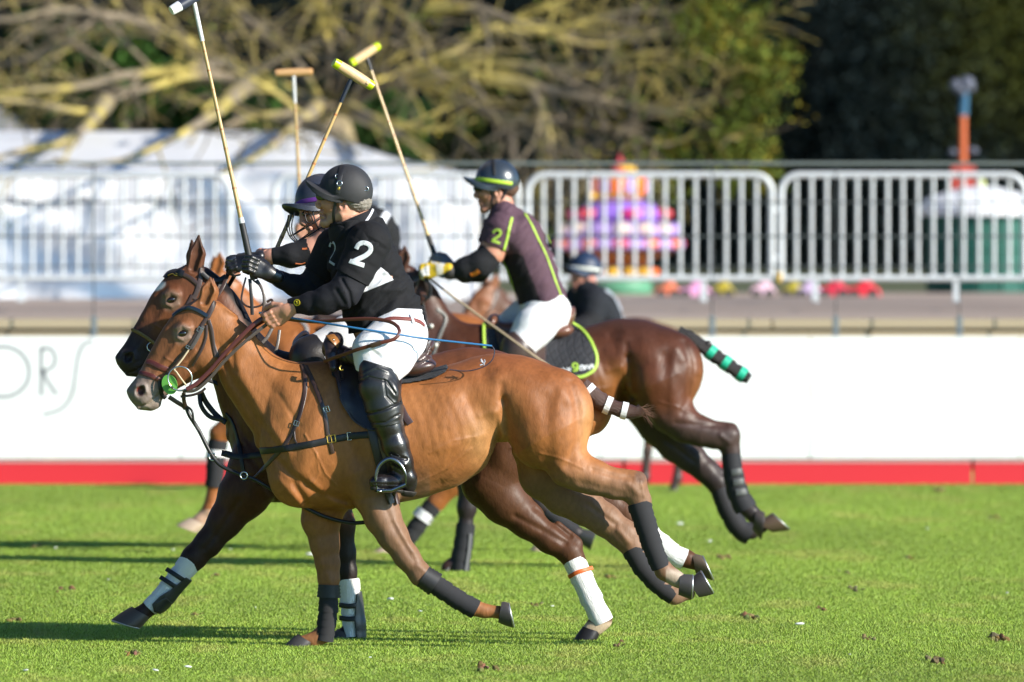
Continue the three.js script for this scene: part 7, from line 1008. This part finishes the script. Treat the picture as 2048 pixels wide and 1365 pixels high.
  const R = rider(r, { u, h: 2.6, head: [995, 387, 0], yaw: 0.05, tilt: -0.10, hk: 1.0, glasses: true, hair: mat(0.10, 0.05, 0.03, 0.8), straps2: true, skin: [0.50, 0.23, 0.15], helmet: pmat(0.030, 0.040, 0.055, 0.32, { clearcoat: 0.7, clearcoatRoughness: 0.25 }), bandM: pmat(0.42, 0.62, 0.04, 0.5), stripeM: mat(0.012, 0.012, 0.014, 0.6),
    torso: [[1008, 434, 0, 40], [1036, 476, 0, 57], [1062, 535, 0, 56], [1086, 600, 0, 57]], near: [[1003, 462, 56, 42], [984, 506, 66, 31], [962, 528, 68, 31], [932, 537, 62, 27], [902, 544, 52, 17], [878, 543, 44, 14]], far: [[1000, 464, -56, 42], [976, 512, -66, 31], [955, 540, -66, 29], [930, 545, -58, 25], [905, 538, -48, 16], [893, 534, -42, 14]], guard: [1, 5], sleeveAt: 0.70, seed: 5,
    hands: [{ at: [856, 545, 40], basis: [yx, yy, yz], k: 0.80 }, { at: [876, 526, -34], basis: [gx, gy, gz], k: 0.84 }], guardMark: [{ pts: [[942, 550], [950, 547], [958, 541]], w: 9 }], guardMarkM: mat(0.75, 0.20, 0.02, 0.6),
    legN: [[1096, 626, 40, 50], [1068, 654, 76, 46], [1036, 695, 102, 36], [1022, 735, 110, 32], [1034, 810, 112, 23], [1030, 836, 112, 20], [995, 842, 120, 14]], legF: [[1094, 626, -40, 50], [1050, 640, -76, 46], [1004, 665, -102, 36], [996, 710, -110, 32], [1014, 790, -112, 23], [1010, 816, -112, 20], [978, 824, -120, 14]], kneeUp: 0.02, kneeClip: (x, y) => 0.7 * (1044 - x) * -1 + 0.72 * (676 - y),
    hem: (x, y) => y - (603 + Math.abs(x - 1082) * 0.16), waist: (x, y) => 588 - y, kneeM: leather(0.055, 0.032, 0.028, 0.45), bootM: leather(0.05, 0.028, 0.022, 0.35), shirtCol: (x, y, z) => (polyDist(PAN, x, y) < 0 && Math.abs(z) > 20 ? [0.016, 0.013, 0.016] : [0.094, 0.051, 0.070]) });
  const pip = (pts, ww = 5.2) => mesh('piping', r.strap(R.all, pts, ww, 0.7, 1, 30, 0.8), lime2, R.shirt); pip([[1050, 428], [1064, 452], [1076, 478], [1090, 506], [1100, 532], [1112, 566], [1122, 592], [1130, 612]]); pip([[1024, 436], [1019, 455], [1014, 478], [1008, 500]], 5.5); pip([[1006, 520], [1018, 548], [1028, 578], [1034, 604]], 4.5); pip([[1094, 470], [1098, 480], [1101, 488]], 4);
  mesh('number', merge([r.strap(R.all, [[986, 466], [991, 461], [999, 461], [1001, 468], [994, 475], [985, 481]], 5, 0.4, 1, 16, 0.8), r.strap(R.all, [[984, 482], [992, 484], [1000, 487]], 5, 0.4, 1, 8, 0.8)]), lime2, R.shirt); mesh('print', merge([r.strap(R.all, [[1098, 497], [1102, 500]], 4, 0.4, 1, 4, 0.8), r.strap(R.all, [[1106, 516], [1109, 521]], 6, 0.4, 1, 4, 0.8)]), mat(0.5, 0.5, 0.55, 0.7), R.shirt);
  { const f2 = new Field(2); f2.cap([894, 541, 46], [901, 543, 49], 16, 17); mesh('wrist_band', r.geo(f2.mesh(2)), mat(0.035, 0.03, 0.03, 0.6), r.g); const f3 = new Field(2); f3.cap([884, 540, 44], [888, 541, 46], 15, 15.5); mesh('watch', r.geo(f3.mesh(2)), pmat(0.10, 0.17, 0.30, 0.3), r.g); }
  mesh('glove', r.geo(place(handM, { at: [856, 545, 40], basis: [yx, yy, yz], k: 0.86 }), (x, y) => { const t = noise3(x * 0.09, y * 0.09, 2); return x < 840 ? [0.10, 0.095, 0.10] : Math.abs(x - 853) < 6 && Math.abs(y - 543) < 8 ? [0.7, 0.7, 0.68] : t > 0.42 ? [0.62, 0.42, 0.015] : [0.62, 0.58, 0.5]; }), new THREE.MeshStandardMaterial({ vertexColors: true, roughness: 0.6 }), r.g); mesh('glove', r.geo(place(handM, { at: [876, 526, -34], basis: [gx, gy, gz], k: 0.90 })), leather(0.16, 0.15, 0.15, 0.5), r.g);
  const m = new Frame(54.8, 800, 'polo_mallet', 'cane polo mallet with lime-tipped head, leaning left, held by the purple-shirted rider at right', 'mallet'); mallet(m, [881, 545, -34], [731, 110, -56], [[701, 126, -44], [757, 89, -70]], { g0: 0, g1: 0.17, c1: 0.93, r: 2.9, n: 11, burn: true, end: lime, w: 10, band: mat(0.6, 0.45, 0.2, 0.5), e: [4, 25] });
  const wh = new Frame(54.8, 960, 'riding_whip', 'thin tan riding whip angled down past the rear rider', 'whip'); mesh('handle', wh.cord([[850, 548, 44], [866, 562, 62], [888, 579, 84]], 2.6, 6, 8), MT.black, wh.g); mesh('shaft', wh.cord([[888, 579, 84], [960, 632, 118], [1012, 669, 138], [1060, 704, 140], [1100, 732, 120]], (t) => lerp(2.5, 1.8, t), 6, 20), pmat(0.42, 0.32, 0.21, 0.5), wh.g);
}
// ---------- two more horses and riders, mostly hidden ----------
{
  const fD = new Frame(57.8, 760, 'polo_pony', 'bright chestnut polo pony mostly hidden, black wraps with white bands', 'horse', 'polo ponies in the chase'), k = 0.79, X = (x) => 107.4 + x * k, Y = (y) => 68 + y * k;
  const { f } = horseField({ k, x: 107.4, y: 66 }, { ears: [-14, 8] }), lg = (p) => addLeg(f, p, 10);
  lg([[560, 780, 36, 46], [505, 828, 40, 32], [458, 855, 42, 21], [439, 868, 42, 18], [434, 905, 42, 13], [430, 965, 42, 12.5], [420, 1022, 42, 14], [404, 1038, 42, 12], [394, 1044, 42, 12]]); lg([[620, 800, -36, 42], [640, 900, -38, 24], [650, 985, -38, 17], [654, 1040, -38, 12], [654, 1075, -38, 13], [646, 1086, -38, 12]]);
  lg([[960, 790, 38, 60], [938, 890, 40, 40], [905, 965, 40, 24], [872, 1004, 40, 18], [842, 1042, 40, 13], [814, 1082, 40, 13], [794, 1094, 40, 12], [784, 1098, 40, 12]]); lg([[985, 790, -38, 60], [1050, 900, -40, 36], [1105, 970, -40, 22], [1112, 1000, -40, 16], [1108, 1050, -40, 13], [1102, 1080, -40, 13], [1092, 1092, -40, 12]]);
  mesh('body', fD.geo(f.mesh(3.6), (x, y, z) => { const n = fbm(x * 0.022, y * 0.022, z * 0.022, 3); let c = mul3([0.30, 0.105, 0.030], 0.85 + 0.3 * n); if (y > 1020) c = mix3(c, [0.62, 0.42, 0.30], 0.7); return coatVar(c, x, y, z); }), coat(0.42), fD.g);
  const horn = pmat(0.50, 0.38, 0.28, 0.5); hoof(fD, [398, 1042, 42, 18], [376, 1058, 42, 25], 3.6, 3.5, fD.g, horn, null); hoof(fD, [786, 1096, 40, 15], [764, 1107, 40, 22], 3.6, 3.2, fD.g, horn, null); hoof(fD, [1092, 1090, -40, 16], [1080, 1104, -40, 21], 3.6, 3.14, fD.g, horn, null); hoof(fD, [648, 1085, -38, 15], [638, 1105, -38, 20], 2.6, 3.14, fD.g, horn, null);
  const w = (p, r, q) => { bandage(fD, p, r, 5, fD.g, MT.cloth); if (q) bandage(fD, q[0], q[1], 1, fD.g, MT.white, 'wrap_band'); }; w([[437, 880, 42], [433, 910, 42], [431, 945, 42], [428, 974, 42]], [20, 17], [[[434, 899, 42], [433, 913, 42]], 20]); w([[868, 1008, 40], [846, 1036, 40], [820, 1072, 40], [808, 1088, 40]], [19, 17], [[[853, 1022, 40], [842, 1038, 40]], 20.5]); w([[1112, 1002, -40], [1110, 1030, -40], [1106, 1060, -40], [1103, 1082, -40]], [17, 16], [[[1111, 1016, -40], [1110, 1029, -40]], 18.5]); w([[654, 1030, -38], [654, 1050, -38], [654, 1070, -38], [654, 1080, -38]], [17, 17]);
  mesh('breast_strap', fD.strap(f, [[520, 780], [570, 772], [640, 765], [700, 760]], 10, 1.6, 1), MT.strap, fD.g); mesh('martingale', fD.strap(f, [[600, 640], [615, 660], [600, 700], [570, 740]], 8, 1.6, 1), mat(0.3, 0.28, 0.27, 0.5), fD.g);
  const r = new Frame(57.8, 760, 'person', 'rider in black shirt with white trim, hidden behind the front riders but for one shoulder', 'person'), u = 0.775;
  rider(r, { u, h: 3.6, head: [690, 402, 0], yaw: 0.1, tilt: -0.05, helmet: pmat(0.02, 0.02, 0.024, 0.5), torso: [[722, 432, 0, 40], [752, 466, 0, 54], [765, 540, 0, 54], [766, 610, 0, 56]], near: [[752, 452, 54, 44], [700, 500, 66, 30], [680, 520, 66, 28], [640, 510, 54, 20], [612, 490, 40, 14], [606, 480, 30, 13]], far: [[745, 455, -54, 44], [700, 500, -66, 30], [680, 520, -66, 28], [640, 505, -54, 20], [614, 480, -40, 14], [608, 468, -34, 13]], hands: [{ at: [604, 462, -30], k: 0.76 }], sleeveAt: 0.8, legN: [[766, 630, 40, 50], [735, 650, 78, 44], [700, 690, 98, 36], [695, 730, 106, 30], [715, 800, 108, 22], [710, 825, 110, 20], [680, 832, 118, 14]], legF: [[766, 630, -40, 50], [735, 650, -78, 44], [700, 690, -98, 36], [695, 730, -106, 30], [715, 800, -108, 22], [710, 825, -110, 20], [680, 832, -118, 14]], hem: (x, y) => y - 612, waist: (x, y) => 598 - y, shirtCol: (x, y, z) => (Math.abs((x - 767) * 0.86 + (y - 442) * 0.5) < 7 && y < 470) ? [0.62, 0.63, 0.68] : [0.014, 0.014, 0.016] });
  const m = new Frame(57.8, 600, 'polo_mallet', 'plain cane polo mallet held upright in the middle distance, white-taped shaft', 'mallet'); mallet(m, [603, 478, -30], [586, 150, -30], [[549, 146, -24], [624, 143, -40]], { g0: 0, g1: 0.12, c1: 0.83, r: 2.8, n: 7, end1: pmat(0.35, 0.19, 0.08, 0.4), end2: pmat(0.55, 0.30, 0.12, 0.4), w: 8.5, top: MT.white, e: [2, 27], wood: pmat(0.45, 0.26, 0.11, 0.4) });
  const sd = new Frame(57.8, 760, 'polo_saddle', 'saddle of the hidden chestnut pony', 'saddle'), seat = new Field(7); seat.chain([[640, 640, 0, 16], [690, 648, 0, 15], [760, 650, 0, 17]], { zs: 1.9, k: 12 }); seat.ell([782, 636, 0], [9, 20, 36], 0.4, { k: 8 }); mesh('seat', sd.geo(seat.mesh(4)), leather(0.04, 0.025, 0.02, 0.4), sd.g); mesh('flap', sd.geo(sheetOn(f, [[635, 650], [650, 700], [690, 740], [730, 740], [745, 660]], 4, 4, 1, 4, 1)), leather(0.03, 0.02, 0.018, 0.45), sd.g);
}
{
  const yaw = 0.60, fE = new Frame(71, 1150, 'polo_pony', 'brown polo pony farthest back, its blurred head left of the purple-shirted rider', 'horse', 'polo ponies in the chase'), k = 0.6, ox = 697, oy = 211, Q = (L) => L.map(([x, y, z, r]) => [ox + x * k, oy + y * k, z * k, r * k]);
  const { f } = horseField({ k, x: ox, y: oy }, { ears: [-10, 4] }), lg = (p) => addLeg(f, Q(p), 7);
  lg([[700, 945, 44, 56], [690, 1040, 46, 32], [680, 1120, 46, 22], [678, 1150, 46, 20], [676, 1200, 46, 14], [674, 1260, 46, 15], [662, 1276, 46, 14]]); lg([[655, 985, -40, 48], [640, 1060, -44, 30], [630, 1140, -45, 21], [628, 1200, -45, 14], [626, 1260, -45, 15], [612, 1276, -45, 14]]); lg([[1105, 880, 44, 76], [1130, 970, 46, 42], [1150, 1060, 46, 28], [1160, 1090, 46, 23], [1150, 1160, 46, 15], [1142, 1250, 46, 16], [1128, 1274, 46, 14]]); lg([[1090, 890, -44, 74], [1080, 980, -46, 40], [1090, 1060, -46, 28], [1096, 1090, -46, 23], [1084, 1160, -46, 15], [1074, 1250, -46, 16], [1060, 1274, -46, 14]]);
  mesh('body', fE.geo(f.mesh(4), (x, y, z) => { const n = fbm(x * 0.03, y * 0.03, z * 0.03, 3); let c = mul3([0.22, 0.085, 0.038], 0.8 + 0.4 * n); const q = (x - ox) / k * 0.619 + (y - oy) / k * 0.785; if (q > 735 && (x - ox) / k > 400) c = mix3(c, [0.045, 0.025, 0.02], 0.7); return y > 900 ? mix3(c, [0.03, 0.02, 0.02], 0.8) : c; }), coat(0.45), fE.g);
  for (const [x, y, z] of [[660, 1278, 46], [610, 1278, -45], [1126, 1276, 46], [1058, 1276, -46]]) hoof(fE, [ox + x * k, oy + y * k, z * k, 11], [ox + (x - 12) * k, oy + (y + 16) * k, z * k, 15], 2.6, 3.14, fE.g, MT.hoofD, null);
  mesh('tail', fE.cord([[ox + 1166 * k, oy + 772 * k, 0], [ox + 1210 * k, oy + 830 * k, 0], [ox + 1230 * k, oy + 940 * k, 0]], (t) => lerp(8, 7, t), 8, 14), pmat(0.03, 0.02, 0.018, 0.5), fE.g); mesh('noseband', merge([1, -1].map((s) => fE.strap(f, [[ox + 288 * k, oy + 722 * k], [ox + 310 * k, oy + 732 * k], [ox + 338 * k, oy + 748 * k]], 7, 1.2, s))), MT.strap, fE.g); mesh('cheekpiece', fE.strap(f, [[ox + 430 * k, oy + 605 * k], [ox + 390 * k, oy + 680 * k], [ox + 335 * k, oy + 745 * k]], 6, 1.2, 1), MT.strap, fE.g); { const s = new THREE.SphereGeometry(9 * fE.s, 12, 8), p = fE.P(ox + 470 * k, oy + 690 * k, 42); s.translate(p.x, p.y, p.z); mesh('rosette', s, mat(0.5, 0.6, 0.72, 0.6), fE.g); }
  fE.g.rotation.y = yaw;
  const r = new Frame(71, 1150, 'person', 'small blurred rider in black shirt and navy helmet with white band, farthest back', 'person'), u = 0.62, XX = (x) => 1150 + (x - 1150) / 0.825;
  const R = rider(r, { u, h: 3.2, head: [XX(1172), 556, 0], yaw: -0.1, tilt: -0.12, helmet: pmat(0.012, 0.028, 0.07, 0.5), bandM: mat(0.72, 0.72, 0.66, 0.6), skin: [0.60, 0.26, 0.20], torso: [[XX(1172), 584, 0, 40], [XX(1184), 606, 0, 56], [XX(1198), 632, 0, 56], [XX(1204), 660, 0, 56]], near: [[XX(1172), 606, 54, 46], [XX(1158), 640, 70, 34], [XX(1140), 655, 72, 32], [XX(1115), 655, 60, 24], [XX(1095), 652, 44, 16], [XX(1085), 650, 36, 14]], far: [[XX(1168), 606, -54, 44], [XX(1150), 640, -70, 32], [XX(1134), 652, -72, 30], [XX(1110), 650, -60, 24], [XX(1092), 648, -44, 16], [XX(1082), 646, -36, 14]], hands: [{ at: [XX(1078), 650, 20], k: 0.6 }], guard: [0, 6], legN: [[XX(1204), 668, 40, 50], [XX(1180), 676, 80, 44], [XX(1150), 700, 98, 36], [XX(1146), 730, 106, 30], [XX(1160), 780, 108, 22], [XX(1158), 800, 110, 20], [XX(1140), 804, 118, 14]], legF: [[XX(1204), 668, -40, 50], [XX(1180), 676, -80, 44], [XX(1150), 700, -98, 36], [XX(1146), 730, -106, 30], [XX(1160), 780, -108, 22], [XX(1158), 800, -110, 20], [XX(1140), 804, -118, 14]], hem: (x, y) => y - 662, waist: (x, y) => 650 - y, shirtCol: (x, y, z) => [0.016, 0.018, 0.024] });
  mesh('shirt_stripe', r.strap(R.all, [[XX(1186), 580], [XX(1200), 592], [XX(1212), 612], [XX(1222), 640]], 11, 0.8, 1, 20, 1), mat(0.42, 0.45, 0.52, 0.7), R.shirt); r.g.rotation.y = yaw;
  const sd = new Frame(71, 1150, 'polo_saddle', 'saddle under the farthest rider', 'saddle'), seat = new Field(6); seat.chain([[ox + 680 * k, oy + 716 * k, 0, 12], [ox + 850 * k, oy + 724 * k, 0, 13]], { zs: 1.9, k: 8 }); mesh('seat', sd.geo(seat.mesh(4)), leather(0.04, 0.025, 0.02, 0.4), sd.g); mesh('flap', sd.geo(sheetOn(f, [[ox + 670 * k, oy + 722 * k], [ox + 700 * k, oy + 840 * k], [ox + 780 * k, oy + 850 * k], [ox + 800 * k, oy + 730 * k]], 3, 3, 1, 4, 1)), leather(0.03, 0.02, 0.018, 0.45), sd.g); sd.g.rotation.y = yaw;
}
renderer.render(scene, camera);
